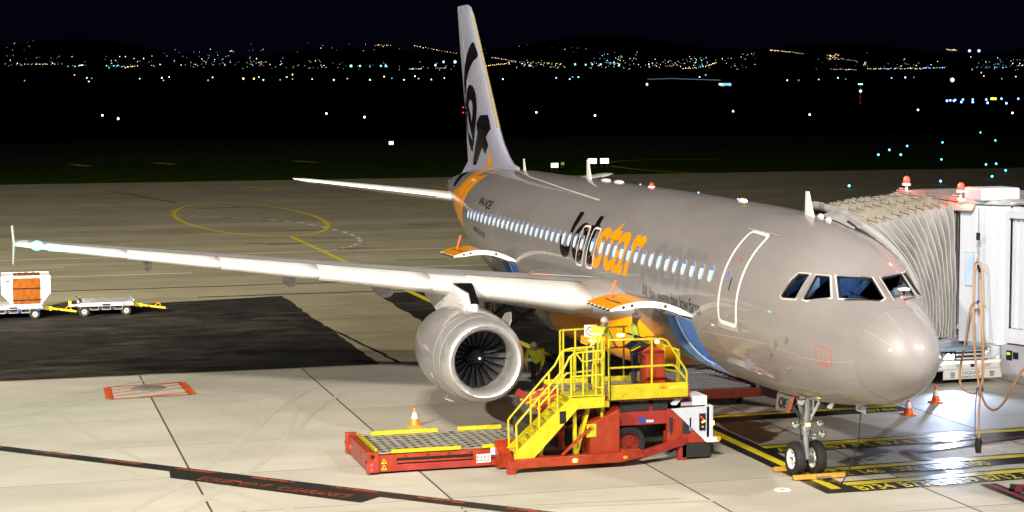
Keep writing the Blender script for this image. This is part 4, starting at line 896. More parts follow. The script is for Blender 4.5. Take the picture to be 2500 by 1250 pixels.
# ---- main gear
def wheel(name, c, r, w, axis_y=1, rim=M['white'], parent=None, hub=True):
    x, y, z = c; n = 32
    pr_ = [(r*.58, -w*.46), (r*.72, -w*.5), (r*.90, -w*.47), (r*.975, -w*.36), (r, -w*.2), (r*.988, -w*.17), (r*.988, -w*.13), (r, -w*.1), (r, w*.1), (r*.988, w*.13), (r*.988, w*.17), (r, w*.2), (r*.975, w*.36), (r*.90, w*.47), (r*.72, w*.5), (r*.58, w*.46)]
    t = MB().lathe(pr_, (x, y, z), 'y', n).build(name, M['rubber'], parent)
    MB().lathe([(.0, w*.30), (r*.2, w*.30), (r*.22, w*.22), (r*.44, w*.22), (r*.52, w*.40), (r*.60, w*.47)], (x, y, z), 'y', n).build('rim', rim, t)
    MB().lathe([(.0, -w*.30), (r*.2, -w*.30), (r*.22, -w*.22), (r*.44, -w*.22), (r*.52, -w*.40), (r*.60, -w*.47)], (x, y, z), 'y', n).build('rim', rim, t)
    if hub:
        for k in range(5):
            a = 2*PI*k/5; MB().lathe([(0, 0), (r*.05, 0), (r*.05, .02)], (x+r*.33*math.cos(a), y+w*.21, z+r*.33*math.sin(a)), 'y', 8).build('wheel_bolt', M['dkmetal'], t)
    return t
for sgn in (1, -1):
    y = 3.79*sgn; g = MB().tube([(17.71, y, .58), (17.71, y, 1.5), (17.70, y, 1.55), (17.62, y, 3.15)], [.10, .10, .16, .17], 16).build('main_gear_leg', M['steel'], plane)
    for d in (-.44, .44): wheel('main_wheel', (17.71, y+d, .575), .575, .40, parent=plane)
    MB().tube([(17.71, y-.5, .575), (17.71, y+.5, .575)], .07, 12).build('axle', M['steel'], g)
    MB().bar((17.66, y, 1.7), (17.4, y-1.7*sgn, 2.75), .10, .14).build('side_stay', M['dkmetal'], g); MB().bar((17.7, y-.3*sgn, 2.7), (17.55, y-1.0*sgn, 2.1), .06).build('lock_link', M['dkmetal'], g)
    MB().bar((17.66, y, 2.2), (16.2, y-.4*sgn, 3.0), .07).build('drag_stay', M['dkmetal'], g)
    MB().prism([(17.1, y+.30*sgn, 1.2), (18.2, y+.30*sgn, 1.2), (18.3, y+.38*sgn, 3.2), (17.0, y+.38*sgn, 3.2)], (0, .04*sgn, 0)).build('main_gear_door', M['wing'], g)
    MB().tube([(17.5, y+.1, .8), (17.45, y+.05, 1.6), (17.5, y, 2.6)], .02, 6).build('brake_hose', M['black'], g)
# ---- nose gear
ng = MB().tube([(5.07, 0, .36), (5.07, 0, .92)], [.068, .068], 16).build('nose_gear_leg', M['chrome'], plane)
MB().tube([(5.07, 0, .90), (5.07, 0, .98), (5.07, 0, 1.02), (5.06, 0, 1.35), (5.05, 0, 1.85)], [.10, .115, .095, .10, .13], 18).build('oleo_cylinder', M['steel'], ng)
MB().lathe([(.085, .0), (.125, .0), (.125, .09), (.085, .09)], (5.07, 0, 1.02), 'z', 18).build('steering_collar', M['alu'], ng)
MB().tube([(5.07, -.33, .38), (5.07, .33, .38)], .045, 12).build('axle', M['gearblue'], ng)
for y in (.25, -.25): wheel('nose_wheel', (5.07, y, .38), .38, .22, parent=plane)
MB().bar((5.20, .02, .50), (5.24, .02, .80), .10, .05).build('torque_link', M['steel'], ng); MB().bar((5.24, .02, .80), (5.16, .02, 1.06), .10, .05).build('torque_link', M['steel'], ng)
for s_ in (1, -1):
    MB().bar((5.08, .05*s_, 1.22), (5.72, .26*s_, 1.80), .07, .10).build('drag_brace', M['gearblue'], ng)
    MB().bar((5.04, .06*s_, 1.20), (4.86, .30*s_, 1.80), .06, .06).build('side_brace', M['steel'], ng)
MB().box(4.97, 5.15, -.14, .14, 1.42, 1.78).build('steering_actuator', M['gearblue'], ng, bevel=.02)
MB().tube([(5.0, .12, 1.5), (5.0, .12, 1.85)], .05, 10).build('hydraulic_ram', M['gearblue'], ng); MB().tube([(5.0, -.14, 1.45), (5.0, -.14, 1.85)], .045, 10).build('hydraulic_ram', M['steel'], ng)
M['lens'] = mat('lamp_lens', (.75, .82, .88), .08, .9, .02)
for y, z, r, lx in ((.30, 1.16, .085, 4.93), (-.28, 1.16, .075, 4.93), (-.34, .93, .085, 4.92), (-.14, .86, .06, 4.92), (.22, 1.70, .10, 4.82)):
    l = MB().lathe([(.02, .12), (r*.7, .10), (r, .02), (r*1.05, 0), (r*.98, -.005)], (lx, y, z), 'x', 16).build('landing_lamp', M['steel'], ng)
    MB().lathe([(0, -.012), (r*.6, -.008), (r*.96, .004)], (lx, y, z), 'x', 16).build('lens', M['lens'], l)
    MB().bar((lx+.1, y, z), (5.07, 0, z+.02), .035).build('lamp_bracket', M['gearblue'], l)
l = MB().tube([(4.62, -.36, 1.62), (4.95, -.30, 1.72)], .10, 14).build('taxi_lamp', M['dkmetal'], ng); MB().lathe([(0, -.004), (.09, 0)], (4.615, -.36, 1.62), 'x', 14).build('lens', M['lens'], l)
MB().box(4.955, 4.985, -.05, .05, 1.10, 1.17).build('gear_lamp', emis('gear_lamp_glow', (1, .42, .08), 14), ng)
MB().box(4.95, 4.97, .0, .06, 1.0, 1.08).build('gear_placard', M['bridge'], ng)
for k in range(6): MB().tube([(5.12+.02*k, .09-.03*k, 1.75), (5.17, .12-.045*k, 1.3), (5.13, .10-.04*k, .95), (5.11, .05-.02*k, .6)], .012, 5).build('hydraulic_hose', M['black'], ng)
MB().bar((5.16, .03, .98), (5.30, .14, .94), .05).build('tow_lug', M['gearblue'], ng)
for s_ in (1, -1):
    dpts = [(4.78, .40*s_, 1.83), (5.66, .40*s_, 1.80), (5.54, .50*s_, 1.42), (4.86, .50*s_, 1.46)]
    dr = MB().prism(dpts, (0, .025*s_, 0)).build('nose_gear_door', M['silver'], plane)
    MB().prism([(4.765, .395*s_, 1.83), (4.80, .395*s_, 1.83), (4.88, .497*s_, 1.455), (4.845, .497*s_, 1.455)], (0, .035*s_, 0)).build('door_edge', M['coneor'], dr)
flat_text('door_lettering', 'QE', (5.42, .525, 1.53), (-1, 0, 0), (0, -.25, 1), .20, M['black'], bpy.data.objects['nose_gear_door'], width=.40, offset=.02)
# ground crew headset panel hanging open under the nose, with its lead
pn = MB().box(2.20, 2.62, -.02, .02, 1.84, 2.0).build('service_panel', M['bridge'], plane, bevel=.012)
pn.location = (0, 0, 0)
MB().box(2.38, 2.44, .021, .024, 1.88, 1.96).build('panel_notice', M['seam'], pn)
MB().tube([(2.42, 0, 1.84), (2.6, -.05, 1.2), (3.2, -.15, .5), (3.75, -.22, .03), (3.95, -.24, .02), (4.2, -.1, .02), (4.6, .0, .02), (4.7, .05, .03)], .012, 6).build('headset_lead', M['black'], pn)
# ------------------------------------------------------------------ cargo loader
L = thing('cargo_loader', 'red and yellow cargo loader with stairs, raised to the open front cargo door', 'cargo loader', (8.9, 5.2, 0))
Yl, Rd = M['yellow'], M['red']
def T(name, pts, r, m=Yl, parent=L, n=8): return MB().tube(pts, r, n).build(name, m, parent)
def Bx(name, x0, x1, y0, y1, z0, z1, m=Rd, parent=L, bevel=.008, **k): return MB().box(min(x0, x1), max(x0, x1), min(y0, y1), max(y0, y1), min(z0, z1), max(z0, z1)).build(name, m, parent, bevel=bevel, **k)
# main deck, low at the front
md = Bx('main_deck', 7.98, 10.22, 5.4, 9.06, .30, .435, M['reddk'])
k = 0
for i in range(3):
    for j in range(5):
        y1 = 9.0-.72*j; x0 = 8.0+.74*i
        Bx('deck_plate', x0+.006, x0+.734, y1-.714, y1-.006, .436, .452+.002*random.random(), M['deck'], md, .003)
b = MB()
for i in range(8):
    for j in range(17):
        x = 8.14+.275*i+(.1 if j % 2 else 0); y = 8.86-.205*j
        if x > 10.1: continue
        b.box(x-.028, x+.028, y-.062, y+.062, .4545, .458); b.box(x-.062, x+.062, y-.026, y+.026, .4545, .4585)
struct(b.build('roller_slot', M['black'], md, smooth=False), 'stuff')
Bx('pale_panel', 8.55, 9.05, 6.2, 7.6, .456, .4595, M['yelworn'], md, 0) if False else None
for x, s_ in ((7.86, 1), (10.34, -1)):
    Bx('side_rail', x, x+.10*s_, 6.30, 9.02, .345, .43); Bx('side_rail', x+.0, x+.07*s_, 6.30, 8.98, .235, .275); Bx('side_rail', x, x+.09*s_, 6.30, 9.02, .055, .20, M['reddk'])
    Bx('rail_web', x+.06*s_, x+.14*s_, 6.30, 9.0, .06, .42, M['black'])
    Bx('rail_bracket', x-.02*s_, x+.1*s_, 6.45, 6.85, .06, .40); Bx('rail_bracket', x-.01*s_, x+.1*s_, 8.6, 9.05, .055, .43)
    for ya, yb in ((8.72, 7.12), (6.62, 5.55)):
        g = MB().prism([(x+.04*s_, ya, .455), (x+.16*s_, ya, .455), (x+.10*s_, ya, .535), (x+.04*s_, ya, .535)], (0, yb-ya, 0)).build('side_guide', Yl, L, smooth=False)
    for q in range(4): MB().lathe([(0, 0), (.022, 0), (.022, .02)], (x-.012*s_, 8.4-.5*q, .39), 'x', 8).build('rail_bolt', M['dkmetal'], L)
Bx('end_frame', 7.80, 10.40, 9.10, 9.24, .07, .47); Bx('end_guide', 8.1, 10.1, 9.0, 9.05, .44, .54, Yl); Bx('end_plate', 8.0, 10.2, 8.96, 9.12, .40, .44, M['dkmetal'])
for x in (7.84, 10.36):
    c = Bx('corner_post', x-.07, x+.07, 9.04, 9.30, .06, .52, Rd); MB().lathe([(0, 0), (.05, 0), (.05, .02)], (x-.08, 9.17, .42), 'x', 10).build('lashing_eye', M['black'], c); MB().lathe([(0, 0), (.035, 0), (.035, .012)], (x, 9.30, .3), 'y', 10).build('lashing_eye', M['black'], c)
M['taillit'] = emis('lit_tail_lamp', (1, .03, .06), 3.5); M['amberlit'] = emis('lit_amber_lamp', (1, .45, .05), 16); M['beaconlit'] = emis('lit_yellow_beacon', (1, .85, .15), 9)
for x, y, z in ((7.755, 9.20, .24), (7.755, 9.20, .14)): MB().box(x-.012, x+.02, y-.035, y+.035, z-.035, z+.035).build('tail_lamp', M['taillit'], L, bevel=.008)
MB().box(8.0, 8.1, 9.24, 9.26, .16, .24).build('tail_lamp', M['taillit'], L); MB().box(10.0, 10.1, 9.24, 9.26, .2, .28).build('tail_lamp', M['taillit'], L)
for z in (.24, .10): MB().prism([(7.845, 8.97, z), (7.845, 8.83, z), (7.845, 8.90, z+.12)], (.01, 0, 0)).build('warning_sticker', M['yellow'], L, smooth=False)
for z in (.265, .125): MB().box(7.84, 7.843, 8.885, 8.915, z, z+.05).build('warning_mark', M['black'], L, smooth=False)
st = Bx('instruction_plate', 7.835, 7.845, 6.45, 6.78, .14, .33, M['white'], L, 0)
for q in range(4): Bx('instruction_mark', 7.831, 7.8345, 6.49+.08*q, 6.53+.08*q, .24, .30, M['coneor'] if q % 2 else M['seam'], st, 0); Bx('instruction_mark', 7.831, 7.8345, 6.48+.08*q, 6.54+.08*q, .17, .21, M['seam'], st, 0)
Bx('instruction_plate', 7.82, 7.835, 6.22, 6.46, .30, .47, M['bridge'], L, 0)
MB().prism([(7.55, 6.35, .05), (7.9, 6.35, .05), (7.9, 6.35, .62), (7.55, 6.35, .40)], (0, -.5, 0)).build('deck_stop', Rd, L, smooth=False)
# outrigger beam on the near side
bm_ = MB(); bm_.prism([(6.94, 6.24, .13), (6.94, 6.14, .34), (6.94, 3.62, .36), (6.94, 3.62, .14)], (.22, 0, 0)); bm_.build('outrigger_beam', Rd, L, smooth=False, bevel=.012)
MB().prism([(6.94, 3.62, .14), (6.94, 3.62, .42), (6.94, 3.2, .42), (7.02, 3.0, .22)], (.24, 0, 0)).build('outrigger_beam', Rd, L, smooth=False, bevel=.012)
MB().bar((7.1, 3.1, .26), (7.45, 1.95, .44), .14, .16).build('outrigger_beam', M['reddk'], L, bevel=.01)
Bx('outrigger_foot', 6.96, 7.14, 6.1, 6.28, .0, .3); Bx('outrigger_foot', 7.4, 7.55, 1.9, 2.1, .0, .45, M['reddk'])
for y in (4.74, 3.55): MB().box(6.925, 6.945, y-.05, y+.05, .21, .28).build('side_lamp', M['amberlit'] if y > 4 else M['coneam'], L, bevel=.01)
MB().bar((7.05, 5.02, .36), (7.05, 4.33, .95), .055).build('diagonal_brace', Rd, L)
for a, c in (((7.3, 5.46, .3), (7.25, 5.28, .95)), ((7.3, 5.42, .3), (7.4, 5.5, 1.0)), ((7.25, 4.64, .3), (7.25, 4.66, 1.40)), ((7.3, 4.60, .3), (7.3, 4.30, 1.40)), ((7.6, 4.55, .3), (7.6, 4.2, 1.4))): MB().bar(a, c, .075).build('stair_support', Yl, L)
MB().prism([(7.10, 4.33, .27), (7.10, 4.31, 1.03), (7.10, 3.63, 1.32), (7.10, 3.63, .27)], (.75, 0, 0)).build('side_housing', Rd, L, smooth=False, bevel=.012)
wp = Bx('warning_plate', 7.088, 7.098, 4.19, 4.42, .72, 1.02, Yl, L, 0)
MB().prism([(7.084, 4.37, .90), (7.084, 4.24, .90), (7.084, 4.305, .99)], (.003, 0, 0)).build('warning_triangle', M['black'], wp, smooth=False)
MB().prism([(7.081, 4.35, .908), (7.081, 4.26, .908), (7.081, 4.305, .975)], (.003, 0, 0)).build('warning_centre', Yl, wp, smooth=False)
for q in range(3): Bx('warning_text', 7.084, 7.087, 4.22, 4.39, .75+.045*q, .765+.045*q, M['yelworn'], wp, 0)
# chassis body, wheels, engine end
Bx('chassis', 7.55, 10.2, 1.45, 3.66, .85, 1.34, M['reddk']); Bx('chassis', 8.1, 9.7, 1.4, 5.4, .34, .84, M['dkmetal'])
for x, s_ in ((7.83, 1), (9.95, -1)):
    for y in (3.22,): wheel('loader_wheel', (x, y, .42), .42, .30, parent=L, rim=M['reddk'], hub=False)
# near wheel shows its red rim towards the stairs side
for x in (7.83, 9.95):
    w = MB().lathe([(.40, -.14), (.42, -.08), (.42, .08), (.40, .14)], (x, 2.85, .42), 'x', 28); 
def xwheel(name, c, r, w, rim, parent):
    pr_ = [(r*.58, -w*.46), (r*.72, -w*.5), (r*.92, -w*.46), (r, -w*.3), (r, w*.3), (r*.92, w*.46), (r*.72, w*.5), (r*.58, w*.46)]
    t = MB().lathe(pr_, c, 'x', 30).build(name, M['rubber'], parent)
    for s_ in (-1, 1): MB().lathe([(0, s_*w*.34), (r*.18, s_*w*.34), (r*.2, s_*w*.2), (r*.45, s_*w*.2), (r*.52, s_*w*.38), (r*.6, s_*w*.46)], c, 'x', 30).build('rim', rim, t)
    for k in range(6): a = 2*PI*k/6; MB().lathe([(0, -w*.20), (r*.04, -w*.20), (r*.04, -w*.25)], (c[0], c[1]+r*.3*math.cos(a), c[2]+r*.3*math.sin(a)), 'x', 6).build('wheel_bolt', M['steel'], t)
    return t
for o in [o for o in list(bpy.data.objects) if o.name.startswith('loader_wheel')]:
    for c in list(o.children): bpy.data.objects.remove(c)
    bpy.data.objects.remove(o)
for x in (7.78, 10.0): xwheel('wheel', (x, 3.22, .42), .42, .30, M['reddk'], L)
for y0, y1 in ((3.50, 2.78), (2.70, 2.02)): Bx('rubber_skirt', 7.50, 7.53, y1, y0, 1.20, 1.43, M['rubber'], L, 0)
Bx('platform_fascia', 7.42, 7.5, 1.9, 3.55, 1.43, 1.52)
for y0, n in ((3.42, 6), (2.72, 8)):
    for q in range(n): MB().prism([(7.414, y0-.095*q, 1.435), (7.414, y0-.095*q-.05, 1.435), (7.414, y0-.095*q-.09, 1.50), (7.414, y0-.095*q-.04, 1.50)], (.004, 0, 0)).build('hazard_stripe', Yl, L, smooth=False)
Bx('panel_sticker', 7.536, 7.546, 2.86, 3.02, .90, 1.03, M['lblue'], L, 0); Bx('panel_sticker', 7.536, 7.546, 2.66, 2.84, .90, .96, M['bridge'], L, 0)
s_ = Bx('panel_sticker', 7.536, 7.546, 2.12, 2.30, .92, 1.10, M['white'], L, 0); MB().lathe([(.055, 0), (.07, 0), (.07, .003), (.055, .003)], (7.532, 2.21, 1.01), 'x', 16).build('sticker_ring', M['lblue'], s_); MB().bar((7.533, 2.16, .97), (7.533, 2.26, 1.05), .012).build('sticker_bar', M['lblue'], s_)
Bx('instrument_plate', 7.49, 7.50, 2.05, 2.2, .70, .92, M['bridge'], L, 0); Bx('side_post', 7.5, 7.6, 2.0, 2.34, .45, 1.35, M['reddk'])
MB().tube([(7.44, 2.28, .6), (7.44, 2.28, 1.0)], .03, 8).build('hydraulic_ram', M['dkmetal'], L)
Bx('tool_bin', 7.42, 7.72, 2.05, 2.36, .36, .66, Rd, L, .02); Bx('battery_box', 7.46, 7.7, 1.78, 1.98, .6, 1.1, M['dkmetal'], L, .01); Bx('coolant_bottle', 7.45, 7.5, 1.76, 1.82, .66, .98, M['gearblue'], L, .01)
MB().prism([(7.45, 2.26, 1.20), (7.45, 1.32, 1.22), (7.45, 1.32, .44), (7.45, 1.46, .44)], (.05, 0, 0)).build('engine_cover', M['bridge'], L, smooth=False, bevel=.006)
MB().prism([(7.47, 2.22, 1.14), (7.47, 1.48, .44), (7.47, 2.22, .44)], (.5, 0, 0)).build('engine_guard', Rd, L, smooth=False)
Bx('engine_cover', 7.45, 10.1, 1.30, 1.40, .44, 1.22, M['white'], L, .012); Bx('engine_end', 7.42, 7.62, 1.24, 1.33, .42, 1.24, M['bridge'], L, .012)
Bx('engine_housing', 7.55, 10.1, 1.4, 2.2, .44, 1.16, M['dkmetal'], L); Bx('battery_case', 7.5, 8.2, 1.36, 1.72, 1.24, 1.46, M['white'], L, .015); Bx('battery_case', 7.5, 8.0, 1.72, 2.05, 1.24, 1.33, M['alu'], L, .01)
cp = Bx('control_panel', 7.43, 7.452, 1.42, 1.58, .66, 1.06, M['black'], L, .006)
for q, (y, z, m) in enumerate(((1.53, .98, M['taillit']), (1.49, .93, M['taillit']), (1.46, .88, M['amberlit']), (1.5, .86, M['amberlit']), (1.5, .75, M['white']))): Bx('panel_lamp', 7.422, 7.43, y-.016, y+.016, z-.018, z+.018, m, cp, .003)
MB().box(7.40, 7.42, 1.225, 1.27, .78, .88).build('side_lamp', M['amberlit'], L, bevel=.01); Bx('step_plate', 7.30, 7.62, 1.12, 1.45, .40, .50, M['white'], L, .02); Bx('step_tip', 7.28, 7.34, 1.1, 1.2, .44, .52, M['coneam'], L, .01)
Bx('bumper_flap', 7.40, 7.44, 1.32, 2.0, .06, .38, M['rubber'], L, 0); Bx('lower_beam', 7.46, 7.7, 1.45, 2.2, .38, .48, Rd)
for q in range(4): MB().bar((7.45, 2.26-.03*q, 1.3), (7.46, 2.1-.04*q, 1.48), .05).build('hose_bundle', M['bridge'], L)
# raised platform
pl = Bx('platform', 7.34, 9.85, 1.92, 4.55, 1.46, 1.52, M['reddk']); Bx('platform_edge', 7.26, 7.34, 1.92, 3.84, 1.50, 1.84, Yl, L, .01); Bx('platform_edge', 7.26, 9.9, 1.88, 1.94, 1.5, 1.72, M['reddk'], L, .01)
flat_text('maker_lettering', 'FMC', (7.257, 2.62, 1.70), (0, -1, 0), (0, 0, 1), .075, M['coneor'], L, width=.2, offset=.02)
b = Bx('maker_plate', 7.252, 7.2595, 1.98, 2.38, 1.695, 1.775, M['yelworn'], L, 0)
for i in range(3):
    for j in range(3): Bx('deck_plate', 7.75+.66*i, 8.40+.66*i, 4.5-.76*(j+1)+.008, 4.5-.76*j, 1.522, 1.545, M['deck'], pl, .003)
b = MB()
for i in range(8):
    for j in range(10):
        x, y = 7.9+.24*i, 4.4-.22*j; b.box(x-.03, x+.03, y-.06, y+.06, 1.5465, 1.550); b.box(x-.06, x+.06, y-.028, y+.028, 1.5465, 1.5505)
struct(b.build('roller_slot', M['black'], pl, smooth=False), 'stuff')
for q in range(9): MB().tube([(7.75+.25*q, 4.62, 1.44), (7.75+.25*q, 5.2, 1.18)], .035, 8).build('transfer_roller', Rd if q % 2 else M['coneam'], L)
MB().tube([(7.7, 4.58, 1.48), (9.8, 4.58, 1.48)], .06, 12).build('roller_bar', Rd, L); Bx('side_fence', 9.75, 9.85, 1.95, 4.6, 1.52, 1.64, Yl, L, .01); Bx('side_fence', 7.6, 7.68, 1.95, 2.9, 1.52, 1.66, Rd, L, .01)
for x in (8.0, 9.7):
    for a, c in (((x, 5.3, .4), (x, 3.9, 1.42)), ((x, 3.9, .4), (x, 5.3, 1.42))): MB().bar(a, c, .08, .14).build('scissor_arm', M['reddk'], L)
    MB().bar((x, 4.75, .3), (x, 4.75, 1.40), .14).build('lift_column', Rd, L)
# platform rails, near side
z0, zt, zm = 1.5, 2.87, 2.23; r_ = .026
for y in (3.82, 2.79): T('rail_post', [(7.30, y, z0), (7.30, y, zt)], r_)
T('top_rail', [(7.30, 3.85, zt), (7.30, 2.55, zt-.02), (7.30, 2.44, zt-.06), (7.30, 1.97, 2.12), (7.30, 1.94, 2.04), (7.30, 1.95, z0)], r_)
T('mid_rail', [(7.30, 3.82, zm), (7.30, 2.30, 2.24), (7.30, 2.22, 2.20), (7.30, 1.96, 1.9)], r_)
T('top_rail', [(8.3, 2.62, 2.72), (8.3, 1.75, 2.42)], r_); T('mid_rail', [(8.3, 2.55, 2.1), (8.3, 1.75, 1.9)], r_)
for y, zz in ((2.6, 2.72), (2.12, 2.55), (1.8, 2.44), (1.75, 2.4)): T('rail_post', [(8.3, y, z0), (8.3, y, zz)], r_)
T('top_rail', [(9.8, 4.20, 2.80), (9.8, 2.5, 2.84)], r_); T('mid_rail', [(9.8, 4.2, 2.3), (9.8, 2.5, 2.34)], r_*.8)
for y in (4.20, 4.12, 3.82, 3.3, 2.6): T('rail_post', [(9.8, y, z0), (9.8, y, 2.81)], r_)
for y, x in ((4.02, 7.22), (3.94, 7.34), (3.88, 7.5), (3.98, 7.6)): MB().bar((x, y, 1.1), (x, y, 2.93), .05).build('mast_post', Yl, L)
Bx('mast_foot', 7.2, 7.6, 3.84, 4.04, 1.36, 1.5, Yl, L, .01)
bc = MB().lathe([(0, 0), (.05, 0), (.05, .03), (.035, .03)], (7.35, 3.52, 2.90), 'z', 14).build('beacon', M['black'], L); MB().box(7.30, 7.40, 3.44, 3.60, 2.93, 3.0).build('beacon_lens', M['beaconlit'], bc, bevel=.02)
MB().sphere((7.7, 2.52, 2.74), .05, 10).build('work_lamp', emis('work_lamp_glow', (1, .55, .55), 12), L)
# control tower with console
MB().prism([(7.85, 2.72, 1.52), (7.85, 2.72, 2.36), (7.85, 2.90, 2.46), (7.85, 2.62, 2.62), (7.85, 2.28, 2.50), (7.85, 2.24, 1.52)], (.5, 0, 0)).build('control_tower', Rd, L, smooth=False, bevel=.02)
Bx('tower_ledge', 7.7, 8.5, 2.2, 3.05, 1.52, 1.66, Rd, L, .03)
cs = MB().prism([(7.9, 2.95, 2.50), (7.9, 3.12, 2.55), (7.9, 2.82, 2.74), (7.9, 2.60, 2.64)], (.5, 0, 0)).build('control_console', M['black'], L, smooth=False, bevel=.012)
MB().tube([(8.1+.0*k, 2.92+.17*math.cos(2*PI*k/20), 2.86+.07*math.sin(2*PI*k/20)) if False else (8.15+.17*math.sin(2*PI*k/20), 2.92+.17*math.cos(2*PI*k/20), 2.84+.05*math.cos(2*PI*k/20)) for k in range(20)], .016, 8, closed=True).build('steering_wheel', M['black'], cs)
MB().tube([(8.15, 2.92, 2.84), (8.15, 2.86, 2.66)], .02, 8).build('steering_column', M['black'], cs); T('console_grip', [(7.9, 2.55, 2.66), (7.9, 2.5, 2.82), (7.9, 2.72, 2.84), (7.9, 2.74, 2.7)], .012, M['black'], cs)
MB().bar((7.92, 3.08, 2.52), (7.92, 2.86, 2.62), .08, .02).build('console_stripe', Yl, cs)
# no smoking / prohibition board on the back rail
nb = Bx('notice_board', 9.72, 9.735, 3.30, 3.62, 2.52, 2.92, M['white'], L, 0); MB().lathe([(.09, 0), (.115, 0), (.115, .003), (.09, .003)], (9.714, 3.46, 2.76), 'x', 20).build('prohibition_ring', M['seam'], nb)
MB().bar((9.715, 3.39, 2.70), (9.715, 3.53, 2.82), .014).build('prohibition_bar', M['seam'], nb); MB().bar((9.715, 3.53, 2.70), (9.715, 3.40, 2.82), .010).build('prohibition_bar', M['seam'], nb)
MB().prism([(9.70, 3.72, 2.50), (9.70, 3.40, 2.36), (9.70, 3.46, 2.60), (9.70, 3.70, 2.68)], (.02, 0, 0)).build('notice_flap', M['coneam'], L, smooth=False)
# stairs
def stringer(x): return MB().prism([(x, 6.12, .27), (x, 5.72, .29), (x, 4.66, 1.39), (x, 4.02, 1.40), (x, 4.02, 1.66), (x, 4.80, 1.67), (x, 6.14, .46)], (.035, 0, 0)).build('stair_stringer', Yl, L, smooth=False)
stringer(7.0); stringer(7.66)
for k in range(7):
    t = k/6.5; y, z = 5.98-1.16*t, .46+1.18*t
    tr = Bx('stair_tread', 7.035, 7.66, y-.12, y+.10, z-.03, z, Yl, L, .004); Bx('tread_grip', 7.09, 7.6, y+.03, y+.09, z+.001, z+.006, M['yelworn'], tr, 0)
    Bx('tread_grip', 7.25, 7.45, y+.1005, y+.104, z-.028, z-.004, M['dkmetal'], tr, 0)
Bx('stair_landing', 7.0, 7.7, 4.02, 4.86, 1.64, 1.69, Yl, L, .006); Bx('stair_box', 6.985, 7.0, 4.93, 5.08, 1.08, 1.36, M['black'], L, .01)
for x in (7.02, 7.68):
    T('handrail', [(x, 6.06, .45), (x, 6.08, 1.10), (x, 6.02, 1.18), (x, 4.98, 2.30), (x, 4.84, 2.56), (x, 4.74, 2.63), (x, 4.60, 2.66), (x, 4.06, 2.68)], r_)
    T('mid_rail', [(x, 5.4, 1.32), (x, 4.86, 1.92), (x, 4.70, 2.10), (x, 4.06, 2.14)] if x > 7.1 else [(x, 4.82, 2.12), (x, 4.06, 2.14)], r_*.85)
    for y, za, zb in ((5.55, .82, 1.68), (5.12, 1.26, 2.14), (4.80, 1.66, 2.60), (4.52, 1.66, 2.66), (4.22, 1.66, 2.67), (4.06, 1.5, 2.69)): T('rail_post', [(x, y, za), (x, y, zb)], r_)
T('gate_loop', [(7.0, 4.22, 2.45), (7.0, 4.30, 2.38), (7.0, 4.32, 1.95), (7.0, 4.22, 1.86), (7.0, 4.06, 1.84)], r_*.8); T('gate_loop', [(7.0, 4.7, 2.66), (6.98, 4.55, 2.45), (6.98, 4.3, 2.48), (6.98, 4.06, 2.5)], r_*.8)
T('control_cable', [(7.24, 3.84, 2.7), (7.22, 3.82, 2.0), (7.25, 3.80, 1.6), (7.3, 3.84, 1.3)], .012, M['black'])

# ------------------------------------------------------------------ low roller trailer under the fuselage
P = thing('roller_trailer', 'low red trailer with a pale roller deck under the fuselage beside the nose gear', 'trailer', (15.4, -1.5, 0))
M['trailroll'] = mat('trailer_roller', (.40, .42, .46), .55, .2, .1)
Bx('deck', 13.9, 17.4, -2.55, -.2, .42, .50, M['alu'], P); Bx('side_beam', 13.8, 17.5, -2.7, -2.55, .30, .52, M['reddk'], P, .01); Bx('side_beam', 13.75, 13.9, -2.7, -.1, .26, .50, Rd, P, .01)
for q in range(11): MB().tube([(14.05+.32*q, -2.5, .53), (14.05+.32*q, -.3, .53)], .035, 10).build('roller', M['trailroll'], P)
MB().tube([(13.8, -2.62, .56), (17.4, -2.62, .56)], .05, 10).build('guide_tube', M['gearblue'], P)
for x in (14.4, 16.8):
    for y in (-2.3, -.5): wheel('trailer_wheel', (x, y, .2), .2, .14, parent=P, hub=False)
# ------------------------------------------------------------------ passenger boarding bridge
B = thing('boarding_bridge', 'white boarding bridge whose pleated canvas canopy meets the far side of the nose', 'jet bridge', (4.5, -5.0, 0))
Wt = M['bridge']
def frame_pt(u):   # cab opening, near bottom -> near top -> far top -> far bottom
    A0, A1, A2, A3 = Vector((3.92, -3.02, 3.10)), Vector((3.92, -3.02, 6.02)), Vector((6.62, -3.02, 6.08)), Vector((6.62, -3.02, 3.10))
    return (A0.lerp(A1, u*3) if u < 1/3 else A1.lerp(A2, u*3-1) if u < 2/3 else A2.lerp(A3, u*3-2))
CT = [(3.12, -1.80, .03), (3.22, -1.45, .05), (3.34, -1.10, .06), (3.48, -.75, .07), (3.72, -.36, .09), (4.5, -.30, .16), (5.3, -.27, .16), (6.0, -.27, .16), (6.35, -.4, .08), (6.45, -.8, .06), (6.5, -1.3, .05), (6.5, -1.80, .03)]
CU = [0, .09, .18, .27, .333, .44, .55, .63, .667, .77, .88, 1.0]
def contact(u): return sp(float(np.interp(u, CU, [c[0] for c in CT])), float(np.interp(u, CU, [c[1] for c in CT])), float(np.interp(u, CU, [c[2] for c in CT])))
def outw(u):
    a = np.interp(u, [0, .28, .36, .62, .70, 1], [PI, PI, PI/2, PI/2, 0, 0]); return Vector((math.cos(a), .12, math.sin(a)))
NP = 12; NU = 72; M['canopycord'] = mat('canopy_cord_canvas', (.33, .325, .325), .8)
